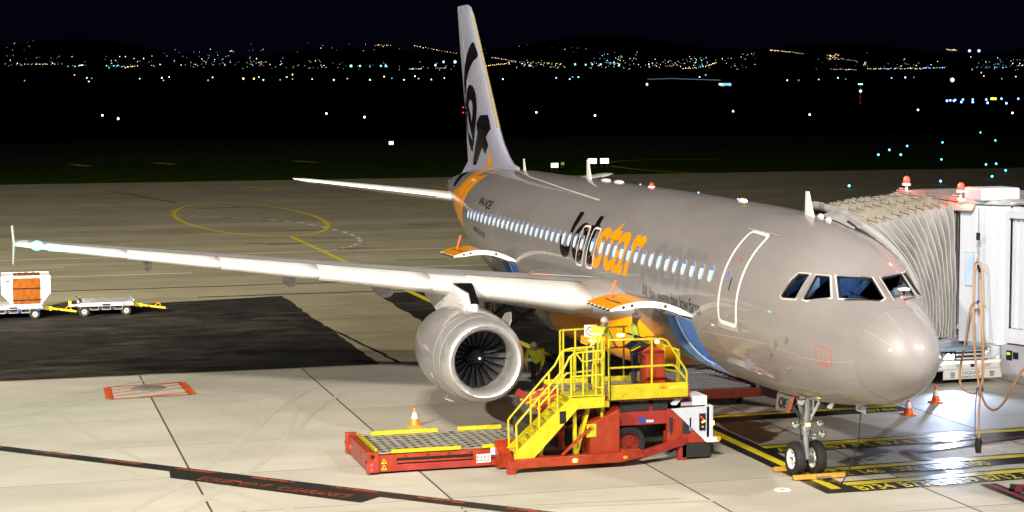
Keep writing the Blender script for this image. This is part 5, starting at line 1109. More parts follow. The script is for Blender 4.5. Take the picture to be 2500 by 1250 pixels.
def canopy_pt(u, v, extra=0.):
    p = contact(u).lerp(frame_pt(u), v); ph = v*NP; tri = abs((ph % 1)-.5)*2   # 1 at ridges (cords), 0 in the folds
    side = u < 1/3 or u > 2/3; e = min(v*NP*1.2, 1.)*min((1-v)*NP*1.2, 1.)
    amp = (.125 if side else .09); corner = math.exp(-((u-1/3)/.03)**2)+math.exp(-((u-2/3)/.03)**2)
    lump = .018*math.sin(41*u+5.3*ph)+.014*math.sin(97*u+3*ph)
    return p+outw(u)*((tri**1.3-.45)*amp*e*(1+.2*corner)+lump*e+extra)
b = MB(); rows = [[canopy_pt(i/NU, j/(NP*4)) for i in range(NU+1)] for j in range(NP*4+1)]
for j in range(NP*4):
    for i in range(NU):
        u = (i+.5)/NU; b.cur = 1 if .335 < u < .665 else 0; b.add([rows[j][i], rows[j][i+1], rows[j+1][i+1], rows[j+1][i]], [(0, 1, 2, 3)])
can = b.build('canopy', [M['canvas'], M['canvastop']], B, sharp=55)
for k in range(1, NP):
    MB().tube([canopy_pt(u, k/NP, .012) for u in [q/40 for q in range(41)]], .010, 5).build('canopy_cord', M['canopycord'], can)
    for u in (.345, .45, .55, .655):
        p = canopy_pt(u, k/NP, .02); MB().tube([p+Vector((-.10, -.10, -.02)), p+Vector((-.02, -.04, .0)), p+Vector((.03, .05, .03)), p+Vector((.02, .02, .07))], .008, 5).build('canopy_hook', M['dkmetal'], can)
MB().tube([contact(q/60)+outw(q/60)*.03 for q in range(61)], .09, 10).build('contact_pad', M['canvas'], can)
MB().tube([contact(q/60)+Vector((-.05, .18, 0)) for q in range(4, 24)], .035, 8).build('contact_strap', M['rubber'], can)
b = MB(); 
for q in range(8, 30):
    u0, u1 = q/60, (q+1)/60; b.add([contact(u0)+outw(u0)*.05, contact(u1)+outw(u1)*.05, sp(float(np.interp(u1, CU, [c[0] for c in CT]))-.02, float(np.interp(u1, CU, [c[1] for c in CT]))+.17, .02), sp(float(np.interp(u0, CU, [c[0] for c in CT]))-.02, float(np.interp(u0, CU, [c[1] for c in CT]))+.17, .02)], [(0, 1, 2, 3)])
b.build('contact_flap', M['canvas'], can)
fl = MB().prism([(3.0, -1.95, 3.06), (6.6, -1.95, 3.06), (6.62, -3.1, 3.06), (3.9, -3.1, 3.06)], (0, 0, -.12)).build('cab_floor', M['bridgegrey'], B, smooth=False, bevel=.01)
MB().prism([(3.06, -1.98, 3.14), (3.9, -3.06, 3.14), (3.9, -3.02, 3.04), (3.06, -1.94, 3.04)], (.03, 0, 0)).build('floor_edge', M['alu'], fl, smooth=False)
MB().prism([(3.2, -2.0, 2.95), (6.5, -2.0, 2.95), (6.5, -4.4, 2.95), (3.3, -3.4, 2.95)], (0, 0, -.07)).build('cab_underframe', M['gearblue'], B, smooth=False, bevel=.01)
# cab: near wall turns towards the terminal
def wall(name, pts, z0, z1, th, m, parent, r=.0):
    b = MB(); n = len(pts); d = [Vector((*p, 0)) for p in pts]; nn = []
    for i in range(n):
        t = (d[min(i+1, n-1)]-d[max(i-1, 0)]).normalized(); nn.append(Vector((-t.y, t.x, 0)))
    ring = lambda i: [(d[i].x, d[i].y, z0), (d[i].x-nn[i].x*th, d[i].y-nn[i].y*th, z0), (d[i].x-nn[i].x*th, d[i].y-nn[i].y*th, z1), (d[i].x, d[i].y, z1)]
    b.loft([ring(i) for i in range(n)]); return b.build(name, m, parent, sharp=30)
cabpts = [(3.90, -3.05), (3.84, -3.02), (3.62, -3.14), (3.3, -3.32), (3.0, -3.50), (2.92, -3.58), (2.90, -3.68)]
cab = wall('cab_wall', cabpts, 3.02, 5.98, -.08, Wt, B)
wall('cab_wall', [(3.62, -3.115), (3.3, -3.295), (3.04, -3.445)], 2.93, 3.05, -.06, M['alu'], cab)
MB().box(3.95, 6.7, -5.6, -5.5, 3.0, 6.0).build('cab_wall', Wt, B); MB().box(6.62, 6.7, -5.5, -3.05, 3.0, 6.05).build('cab_wall', Wt, B)
MB().prism([(3.95, -2.98, 6.04), (6.75, -2.98, 6.10), (6.75, -5.7, 6.1), (3.3, -5.7, 6.04), (2.85, -3.66, 6.0), (3.84, -2.96, 6.0)], (0, 0, .07)).build('cab_roof', M['alu'], B, smooth=False, bevel=.015)
rb = MB().box(3.22, 3.98, -4.1, -3.16, 6.08, 6.36).build('roof_unit', Wt, B, bevel=.05); rb.location = (0, 0, 0)
MB().prism([(3.95, -2.94, 5.98), (3.5, -3.18, 5.98), (3.45, -3.05, 5.86), (3.88, -2.84, 5.86)], (0, 0, .03)).build('rain_hood', M['alu'], B, smooth=False)
def on_wall(t, z, o): # t metres along the near cab wall
    a, c = Vector((3.84, -3.02, 0)), Vector((2.94, -3.55, 0)); d = (c-a).normalized(); n = Vector((d.y, -d.x, 0)); n = n if n.y > 0 else -n; p = a+d*t+n*o; return Vector((p.x, p.y, z))
def wpanel(name, t0, t1, z0, z1, o, m, parent=cab): return MB().prism([on_wall(t0, z0, o), on_wall(t1, z0, o), on_wall(t1, z1, o), on_wall(t0, z1, o)], on_wall(0, 0, .012)-on_wall(0, 0, 0)).build(name, m, parent, smooth=False)
w_ = wpanel('cab_window', .14, .36, 4.22, 4.98, .004, M['alu']); wpanel('pane', .16, .34, 4.25, 4.95, .018, mat('pale_blue_pane', (.33, .46, .74), .15), w_)
for t in (.44, .95): wpanel('wall_seam', t, t+.012, 3.05, 5.95, .003, M['seampale'])
wpanel('wall_box', .50, .62, 5.5, 5.72, .01, Wt); wpanel('wall_channel', .40, .47, 3.1, 5.9, .015, Wt)
MB().tube([(3.89, -2.96, 3.1), (3.89, -2.96, 5.95)], .025, 8).build('corner_seal', M['rubber'], cab)
for x0, x1, z in ((3.3, 4.6, 2.86), (3.6, 5.0, 2.84)): MB().bar((x0, -2.6, z), (x1, -2.6, z), .10).build('underside_pipe', M['dkmetal'], B)
for q in range(6): MB().tube([(3.2+.18*q, -2.55, 2.86), (3.25+.18*q, -2.5, 2.79), (3.4+.18*q, -2.55, 2.86)], .015, 6).build('underside_cable', M['black'], B)
MB().lathe([(0, 0), (.12, 0), (.12, .2), (0, .2)], (3.05, -3.45, 2.80), 'z', 16).build('rotation_motor', Wt, B); MB().bar((3.05, -3.6, 2.75), (2.2, -4.0, 2.72), .08).build('underside_arm', M['alu'], B)
# tunnel towards the terminal
ta, td = Vector((2.88, -3.66, 0)), Vector((-24.9, -8.2, 0)).normalized(); tn = Vector((td.y, -td.x, 0)); tn = tn if tn.y > 0 else -tn
def tp(s_, o, z): p = ta+td*s_+tn*o; return (p.x, p.y, z)
tun = MB().prism([tp(0, -.08, 3.12), tp(0, -3.0, 3.12), tp(0, -3.0, 5.95), tp(0, -.08, 5.95)], td*24).build('tunnel', Wt, B, smooth=False)
for q in range(60):
    s0 = .04+.165*q; pr_ = [(.0, .0), (.03, .045), (.10, .045), (.13, 0)]
    b = MB(); b.loft([[tp(s0+a, -.08+o, z) for a, o in pr_] for z in (3.40, 5.72)], closed=False); b.build('wall_rib', Wt, tun, smooth=False, fix=False)
MB().prism([tp(0, -.10, 3.08), tp(0, .05, 3.08), tp(0, .05, 3.22), tp(0, .02, 3.38), tp(0, -.10, 3.38)], td*24).build('tunnel_beam', Wt, tun, smooth=False)
MB().prism([tp(0, -.10, 5.74), tp(0, .06, 5.74), tp(0, .06, 5.90), tp(0, -.10, 5.98)], td*24).build('tunnel_beam', M['bridge'], tun, smooth=False)
MB().prism([tp(-.5, -.3, 6.06), tp(-.5, -.1, 6.06), tp(-.5, -.1, 6.14), tp(-.5, -.3, 6.14)], td*24).build('roof_rail', M['alu'], tun, smooth=False)
for q in range(2): MB().prism([tp(1.0+.75*q, -.03, 4.3), tp(1.08+.75*q, -.03, 4.3), tp(1.08+.75*q, -.03, 4.9), tp(1.0+.75*q, -.03, 4.9)], (tn.x*.01, tn.y*.01, 0)).build('tunnel_window', mat('tunnel_pane', (.6, .7, .85), .2) if q == 0 else bpy.data.materials['tunnel_pane'], tun, smooth=False)
# equipment cabinet below the tunnel
cb = MB().prism([tp(-.15, .06, 2.42), tp(-.15, -.5, 2.42), tp(-.15, -.5, 3.04), tp(-.15, .06, 3.04)], td*3.2).build('ground_power_cabinet', M['bridgegrey'], B, smooth=False, bevel=.012)
ds = MB().prism([tp(.02, .064, 2.72), tp(.17, .064, 2.72), tp(.17, .064, 2.92), tp(.02, .064, 2.92)], tn*.015).build('display', M['black'], cb, smooth=False)
MB().prism([tp(.04, .081, 2.83), tp(.13, .081, 2.83), tp(.13, .081, 2.88), tp(.04, .081, 2.88)], tn*.004).build('display_screen', emis('green_screen', (.35, 1, .02), 1.6), ds, smooth=False)
MB().prism([tp(.20, .064, 2.76), tp(.34, .064, 2.76), tp(.34, .064, 2.90), tp(.20, .064, 2.90)], tn*.015).build('display', M['black'], cb, smooth=False)
MB().prism([tp(.56, .064, 2.74), tp(.62, .064, 2.74), tp(.62, .064, 2.96), tp(.56, .064, 2.96)], tn*.02).build('cabinet_handle', M['gearblue'], cb, smooth=False)
# supporting column far behind the camera's right edge
MB().tube([tp(9, -1.5, 0), tp(9, -1.5, 3.1)], .35, 18).build('support_column', Wt, B)
# red beacons on the cab roof
M['redlit'] = emis('lit_red_beacon', (1, .10, .03), 22); M['redcore'] = emis('lit_beacon_core', (1, .035, .022), 5)
for x, y, zb in ((6.5, -3.12, 6.14), (4.02, -3.12, 6.10)):
    m_ = MB().tube([(x, y, zb), (x, y, zb+.14)], .035, 10).build('beacon_mast', Wt, B)
    MB().box(x-.02, x+.32, y-.03, y+.03, zb+.05, zb+.065).build('beacon_bracket', Wt, m_)
    MB().lathe([(0, 0), (.10, 0), (.10, .05), (.07, .06), (0, .06)], (x, y, zb+.13), 'z', 14).build('beacon_base', Wt, m_)
    MB().lathe([(.068, 0), (.076, .05), (.068, .11), (.04, .15), (0, .16)], (x, y, zb+.19), 'z', 16).build('beacon_lens', M['redcore'], m_)
    d = bpy.data.lights.new('bridge_beacon', 'POINT'); d.energy = 55; d.color = (1, .10, .04); d.shadow_soft_size = .08; o = bpy.data.objects.new('bridge_beacon', d); COL.objects.link(o); o.location = (x, y+.16, zb+.36)
# ------------------------------------------------------------------ ground power cable hanging on its hoist beside the cab
H_ = thing('power_cable', 'tan ground power cable looped on a hoist in front of the boarding bridge cab', 'cable', (3.05, -3.1, 0))
hs = M['hose']
def sm(pts, k=5):
    P = [Vector(p) for p in pts]; out = []
    for i in range(len(P)-1):
        p0, p1, p2, p3 = P[max(i-1, 0)], P[i], P[i+1], P[min(i+2, len(P)-1)]
        for j in range(k):
            t = j/k; out.append(.5*((2*p1)+(p2-p0)*t+(2*p0-5*p1+4*p2-p3)*t*t+(3*p1-p0-3*p2+p3)*t**3))
    out.append(P[-1]); return out
yy = -3.08
T_ = lambda n, pts, r, m: MB().tube(sm([(x, yy+dy, z) for x, z, dy in pts]), r, 8).build(n, m, H_)
T_('cable', [(3.02, .98, 0), (3.03, 1.6, 0), (3.02, 2.0, .0), (3.21, 2.85, .02), (3.30, 3.72, .02), (3.30, 4.6, .02), (3.24, 4.78, .0), (3.12, 4.79, -.02), (3.06, 4.63, -.03), (3.02, 4.0, -.03), (3.0, 3.2, -.03), (2.96, 2.5, -.03), (3.0, 2.05, -.03)], .025, hs)
T_('cable', [(2.98, 2.09, .04), (3.11, 1.98, .04), (3.42, 1.95, .05), (3.69, 2.02, .05), (3.78, 2.23, .05), (3.74, 2.51, .05), (3.58, 2.98, .05), (3.44, 3.57, .05), (3.31, 3.85, .05), (3.11, 3.94, .03), (3.0, 3.82, .02), (2.93, 3.5, .02), (2.87, 2.89, .02), (2.84, 2.37, .03), (2.93, 2.09, .04), (3.0, 1.95, .04)], .025, hs)
T_('cable', [(2.98, 2.09, .02), (2.87, 1.93, .02), (2.70, 1.78, .02), (2.48, 1.72, 0), (2.29, 1.79, -.03), (2.08, 2.01, -.08), (1.90, 2.34, -.15), (1.78, 2.63, -.25), (1.63, 2.74, -.32), (1.47, 2.78, -.40), (1.16, 2.74, -.5), (.5, 2.7, -.8)], .026, mat('dark_tan_rubber', (.24, .13, .07), .6))
pg = MB().tube([(3.02, yy, 1.02), (3.03, yy, .96), (3.03, yy, .70)], [.05, .075, .06], 12).build('connector', M['rubber'], H_); MB().box(2.97, 3.02, yy-.02, yy+.10, .78, .95).build('connector_grip', M['rubber'], pg, bevel=.015)
MB().tube([(3.19, yy, 5.95), (3.19, yy, 5.40)], .008, 5).build('hoist_wire', M['steel'], H_); MB().box(3.15, 3.23, yy-.03, yy+.03, 5.26, 5.42).build('hoist_hook', M['black'], H_, bevel=.01)
for q in range(7): MB().tube([(3.19+.022*math.cos(a), yy+(.022 if q % 2 else 0)*math.sin(a), 5.18-.07*q+.04*math.sin(a)) for a in [2*PI*j/10 for j in range(10)]], .007, 5, closed=True).build('chain_link', M['steel'], H_)
MB().tube([(3.17, yy, 4.72), (3.05, yy+.03, 4.60)], .03, 8).build('cable_clamp', M['black'], H_)
for q in range(7): MB().tube([(3.05+.02*math.cos(a), yy+.04, 4.50-.075*q+.04*math.sin(a)) for a in [2*PI*j/10 for j in range(10)]], .008, 5, closed=True).build('chain_link', M['steel'], H_)
MB().tube([(3.06, yy+.04, 3.98), (3.08, yy+.04, 3.90)], .03, 8).build('sling', M['lblue'], H_); MB().tube(sm([(3.03, yy+.06, 2.12), (3.08, yy+.06, 1.63), (3.09, yy+.05, 1.02)]), .012, 6).build('sling_rope', M['lblue'], H_); MB().tube([(2.97, yy, 2.04), (3.0, yy, 2.12)], .065, 10).build('cable_tie', M['lblue'], H_)
# ------------------------------------------------------------------ fuel tanker behind the nose
K = thing('tanker_truck', 'white tanker truck with one headlamp lit, parked behind the nose under the boarding bridge', 'truck', (16.4, -10.4, 0))
def kb(name, x0, x1, y0, y1, z0, z1, m=M['white'], parent=K, bevel=.03): return MB().box(x0, x1, min(y0, y1), max(y0, y1), z0, z1).build(name, m, parent, bevel=bevel)
cabt = MB(); cabt.prism([(16.45, -9.22, .62), (16.40, -9.22, 1.45), (16.75, -9.22, 2.60), (18.3, -9.22, 2.62), (18.3, -9.22, .62)], (0, -2.30, 0)); cabt = cabt.build('cab', M['white'], K, smooth=False, bevel=.06)
wsn = MB().prism([(16.425, -9.42, 1.56), (16.70, -9.42, 2.46), (16.70, -11.32, 2.46), (16.425, -11.32, 1.56)], (-.02, 0, .006)).build('windscreen', M['black'], cabt, smooth=False)
gr = kb('grille', 16.36, 16.42, -10.02, -11.05, .66, 1.02, M['dkmetal'], cabt, .01)
for q in range(3): kb('grille_bar', 16.325, 16.36, -10.02, -11.05, .70+.115*q, .745+.115*q, M['alu'], gr, .008)
kb('plate', 16.375, 16.395, -9.95, -10.55, 1.06, 1.19, mat('plate_green', (.25, .50, .42), .4), cabt, 0); flat_text('plate_lettering', 'HD E752', (16.37, -9.97, 1.08), (0, -1, 0), (0, 0, 1), .09, M['white'], cabt, width=.56, offset=.01)
flat_text('model_lettering', 'Ranger', (16.39, -10.66, 1.09), (0, -1, 0), (0, 0, 1), .08, M['black'], cabt, width=.45, shear=.3) if False else None
bp = kb('bumper', 16.22, 16.5, -9.14, -11.62, .38, .66, M['white'], K, .07)
for y in (-9.40, -10.05, -11.0, -11.45): kb('bumper_lamp', 16.20, 16.225, y-.09, y+.09, .50, .585, M['lens'], bp, .01)
kb('tow_hole', 16.205, 16.222, -10.42, -10.54, .49, .58, M['black'], bp, 0)
va = kb('valance', 16.24, 16.27, -9.55, -11.45, .14, .40, M['white'], K, .01)
flat_text('valance_lettering', 'LIQUIP', (16.235, -10.17, .28), (0, -1, 0), (0, 0, 1), .085, M['black'], va, width=.58); flat_text('valance_lettering', 'INTERNATIONAL', (16.235, -10.05, .175), (0, -1, 0), (0, 0, 1), .055, M['black'], va, width=.82)
for y in (-9.86, -11.13):
    for q in range(3): kb('valance_slot', 16.232, 16.239, y-.07, y+.07, .20+.055*q, .225+.055*q, M['black'], va, 0)
M['headlit'] = emis('lit_headlamp', (.85, .93, 1), 45)
for y, lit in ((-9.78, 1), (-11.15, 0)):
    hl = kb('headlamp', 16.345, 16.40, y-.20, y+.20, .70, .92, M['alu'], cabt, .03); kb('lens', 16.335, 16.345, y-.16, y+.16, .73, .89, M['headlit'] if lit else M['lens'], hl, .003)
d = bpy.data.lights.new('headlamp_beam', 'SPOT'); d.energy = 1800; d.color = (.52, .66, 1); d.spot_size = R(75); d.spot_blend = .8; d.shadow_soft_size = .12
o = bpy.data.objects.new('headlamp_beam', d); COL.objects.link(o); o.location = (15.58, -9.36, .82); o.rotation_euler = Vector((-12, 4.5, -.25)).to_track_quat('-Z', 'Y').to_euler()
for y in (-9.36, -11.3): wheel('truck_wheel', (17.3, y, .48), .48, .30, parent=K, hub=False)
for y in (-9.30, -11.5): wheel('truck_wheel', (21.2, y, .48), .48, .34, parent=K, hub=False)
kb('chassis', 16.5, 23, -9.9, -10.9, .55, .8, M['dkmetal'], K); kb('side_locker', 18.5, 19.6, -9.15, -9.6, .5, 1.3, M['bridge'], K); kb('mirror', 16.42, 16.55, -9.0, -9.18, 1.7, 2.1, M['black'], K)
MB().lathe([(0, 18.6), (.7, 18.65), (1.0, 18.8), (1.0, 22.9), (.7, 23.1), (0, 23.15)], (0, -10.37, 1.95), 'x', 28).build('tank', M['bridge'], K)
for q in range(3): MB().tube([(18.4+.12*q, -9.12, .45), (18.4+.12*q, -9.10, 1.9)], .035, 8).build('delivery_pipe', M['alu'], K)
MB().tube([(18.45, -9.08, 1.2), (18.3, -9.0, .6), (18.6, -9.0, .45), (18.7, -9.05, .9)], .03, 8).build('delivery_hose', M['black'], K)
K.location = (15.7, -9.98, 0)
# ------------------------------------------------------------------ traffic cones
def cone(x, y, h, m, label, rz=0):
    t = thing('traffic_cone', label, 'cone', (x, y, 0), 'traffic cones round the parked jet')
    s = h/.45; c = MB(); c.lathe([(.125*s, .035*s), (.118*s, .05*s), (.028*s, .435*s), (.018*s, .45*s), (0, .45*s)], (x, y, 0), 'z', 24); c.build('cone_body', m, t)
    e = .155*s; b = MB(); b.loft([[(x+e*a, y+e*q, z) for a, q in ((-1, -.8), (-.8, -1), (.8, -1), (1, -.8), (1, .8), (.8, 1), (-.8, 1), (-1, .8))] for e, z in ((.165*s, .0), (.165*s, .025*s), (.15*s, .037*s))]); b.build('cone_base', m, t)
    MB().lathe([(.0855*s, .19*s), (.0495*s, .345*s)], (x, y, 0), 'z', 24).build('reflective_band', M['conewh'], t); return t
cone(13.55, 6.92, .46, M['coneam'], 'amber cone with a white band behind the low loader deck')
cone(11.31, -5.80, .46, M['coneor'], 'red orange cone nearer to the nose wheel, below the nose')
cone(12.84, -7.43, .46, M['coneor'], 'red orange cone in front of the white tanker truck')
# ------------------------------------------------------------------ wheel chocks
def chock(x, y0, y1, label):
    c = MB().prism([(x-.09, y0, .018), (x+.09, y0, .018), (x+.03, y0, .12), (x-.05, y0, .12)], (0, y1-y0, 0)).build('wheel_chock', mat('chock_yellow', (.42, .22, .015), .55, 0, .2, 8.) if 'chock_yellow' not in bpy.data.materials else bpy.data.materials['chock_yellow'], None, smooth=False, bevel=.02)
    tag(c, label, 'wheel chock', 'yellow wheel chocks at the nose wheels'); return c
c1 = chock(4.60, .52, -.72, 'long yellow wheel chock with black lettering in front of the nose wheels'); chock(5.56, .55, -.6, 'yellow wheel chock behind the nose wheels, mostly hidden')
flat_text('chock_lettering', 'Jetstar', (4.508, .02, .030), (0, -1, 0), (.39, 0, 1), .07, M['black'], c1, width=.40, offset=.02)
MB().tube([(4.55, -.70, .09), (4.7, -.85, .05), (4.9, -.78, .03), (5.2, -.9, .03), (5.5, -.62, .08)], .010, 6).build('chock_rope', M['black'], c1)
# ------------------------------------------------------------------ dollies and the container
def dolly(x0, y0, y1, label, dep=1.9):
    cy = (y0+y1)/2; D = thing('container_dolly', label, 'dolly', (x0+dep/2, cy, 0), 'grey container dollies in a train')
    def bx(n, a, b_, c, d_, e, f, m, p=D, bv=.008): return MB().box(a, b_, min(c, d_), max(c, d_), e, f).build(n, m, p, bevel=bv)
    fr = bx('deck_frame', x0, x0+dep, y0, y1, .40, .52, M['alu']); n = 7
    for q in range(n): bx('deck_slat', x0+.04+(dep-.08)*q/n, x0+.03+(dep-.08)*(q+1)/n-.02, y0+.05*(1 if y1 > y0 else -1), y1-.05*(1 if y1 > y0 else -1), .52, .545, M['deck'] if q % 3 == 1 else M['alu'], fr, .003)
    for y in (y0, y1): bx('end_stop', x0+.1, x0+dep-.05, y-.03, y+.03, .545, .64, M['alu'])
    for q in range(3): MB().prism([(x0-.004, y0+(y1-y0)*(.08+.05*q), .42), (x0-.004, y0+(y1-y0)*(.10+.05*q), .42), (x0-.004, y0+(y1-y0)*(.13+.05*q), .50), (x0-.004, y0+(y1-y0)*(.11+.05*q), .50)], (.003, 0, 0)).build('hazard_mark', M['coneor'], fr, smooth=False); MB().prism([(x0-.004, y0+(y1-y0)*(.80+.05*q), .42), (x0-.004, y0+(y1-y0)*(.82+.05*q), .42), (x0-.004, y0+(y1-y0)*(.85+.05*q), .50), (x0-.004, y0+(y1-y0)*(.83+.05*q), .50)], (.003, 0, 0)).build('hazard_mark', M['coneor'], fr, smooth=False)
    bx('deck_pedal', x0-.05, x0, cy-.15, cy+.15, .44, .50, M['rubber'])
    bx('chassis', x0+.2, x0+dep-.2, y0+.15*(1 if y1 > y0 else -1), y1-.15*(1 if y1 > y0 else -1), .24, .40, M['dkmetal'])
    for y in (y0+(y1-y0)*.10, y0+(y1-y0)*.86):
        for x in (x0+.18, x0+dep-.25):
            w = MB().lathe([(.11, -.07), (.17, -.085), (.195, -.06), (.20, 0), (.195, .06), (.17, .085), (.11, .07)], (x, y, .20), 'x', 22).build('wheel', M['rubber'], D); MB().lathe([(0, -.05), (.05, -.06), (.06, -.03), (.09, -.03), (.105, -.072)], (x, y, .20), 'x', 18).build('rim', M['dollyrim'], w)
            MB().lathe([(0, -.07), (.03, -.07), (.03, -.04)], (x, y, .20), 'x', 10).build('hub', M['dkmetal'], w)
    for y in (cy+.45, cy, cy-.45): MB().tube([(x0+.02, y-.16, .40), (x0+.02, y-.15, .27), (x0+.02, y+.15, .27), (x0+.02, y+.16, .36)], .012, 6).build('side_step', M['alu'], D)
    # yellow towbar on the right-hand end
    ye = min(y0, y1); xm = x0+dep/2-.4
    MB().bar((xm, ye+.05, .40), (xm, ye-.35, .34), .16, .16).build('towbar_socket', M['yellow'], D, bevel=.01); MB().bar((xm, ye-.35, .34), (xm, ye-1.25, .20), .07, .08).build('towbar', M['yellow'], D, bevel=.008)
    MB().tube([(xm, ye-.80, .28), (xm, ye-.95, .40), (xm, ye-1.03, .38), (xm, ye-1.06, .24)], .014, 6).build('towbar_handle', M['coneam'], D); MB().bar((xm-.15, ye-.55, .32), (xm+.15, ye-.55, .32), .05).build('towbar_bracket', M['yellow'], D)
    MB().lathe([(.03, 0), (.06, 0), (.06, .02), (.03, .02)], (xm, ye-1.30, .18), 'z', 12).build('towing_eye', M['dkmetal'], D)
    yb = max(y0, y1); bx('hitch_plate', xm-.12, xm+.12, yb, yb+.32, .38, .46, M['alu']); MB().box(xm-.08, xm+.08, yb+.24, yb+.36, .40, .60).build('hitch', M['yellow'], D, bevel=.02)
    return D
dolly(40.1, 14.10, 12.02, 'empty grey container dolly with a yellow towbar pointing right')
d1 = dolly(39.95, 17.6, 15.42, 'grey container dolly carrying the orange curtained container')
for q in range(2): MB().box(39.93, 39.95, 15.5+.75*q, 15.62+.75*q, .36, .44).build('corner_plate', M['lblue'], d1)
CN = thing('cargo_container', 'white air cargo container with an orange curtain side, loaded on the left dolly', 'container', (40.8, 16.0, .545))
oct_ = [(15.47, .56), (15.47, .62), (15.14, 1.0), (15.14, 1.66), (16.92, 1.66), (16.92, 1.0), (16.54, .60), (16.54, .56)]
sh = MB().prism([(40.02, y, z) for y, z in oct_], (1.55, 0, 0)).build('shell', M['white'], CN, smooth=False)
b = MB(); ny, nz = 26, 22; rnd = [[.006*math.sin(9*i/ny*3+2.2*j/nz*3)+.005*math.sin(17*(i/ny+j/nz))+.006*math.sin(5+23*(i/ny-.6*j/nz)) for i in range(ny+1)] for j in range(nz+1)]
b.add([(39.985-rnd[j][i], 15.49+1.02*i/ny, .60+.99*j/nz) for j in range(nz+1) for i in range(ny+1)], [(j*(ny+1)+i, j*(ny+1)+i+1, (j+1)*(ny+1)+i+1, (j+1)*(ny+1)+i) for j in range(nz) for i in range(ny)])
cu = b.build('curtain', M['curtain'], CN); cu.modifiers.new('thick', 'SOLIDIFY').thickness = .01
b = MB(); b.add([(40.05+1.4*i/8, 15.5+.98*j/8, 1.668+.01*math.sin(5*i+3*j)) for i in range(9) for j in range(9)], [(i*9+j, i*9+j+1, (i+1)*9+j+1, (i+1)*9+j) for i in range(8) for j in range(8)]); b.build('curtain_top', M['curtain'], CN)
for z in (.74, 1.18): MB().box(39.94, 39.955, 15.46, 16.53, z, z+.035).build('strap', M['black'], CN)
for y in (15.475, 16.525): MB().box(39.96, 40.02, y-.02, y+.02, .56, 1.68).build('edge_post', M['alu'], CN)
for a, c in (((40.0, 15.14, 1.66), (40.0, 16.92, 1.66)), ((40.0, 15.14, 1.0), (40.0, 15.14, 1.66)), ((40.0, 15.47, .6), (40.0, 15.14, 1.0)), ((40.0, 16.92, 1.0), (40.0, 16.92, 1.66)), ((40.0, 16.54, .6), (40.0, 16.92, 1.0)), ((40.0, 15.47, .58), (40.0, 16.54, .58)), ((41.55, 15.14, 1.66), (41.55, 16.92, 1.66)), ((40, 15.14, 1.66), (41.55, 15.14, 1.66))): MB().bar(a, c, .035).build('edge_trim', M['alu'], CN)
s_ = MB().box(40.008, 40.016, 16.62, 16.76, 1.22, 1.52).build('label_card', M['lblue'], CN); MB().box(40.003, 40.0075, 16.645, 16.735, 1.26, 1.44).build('label_paper', M['white'], s_); MB().bar((40.002, 16.72, 1.29), (40.002, 16.66, 1.40), .01).build('label_stroke', M['redline'], s_)
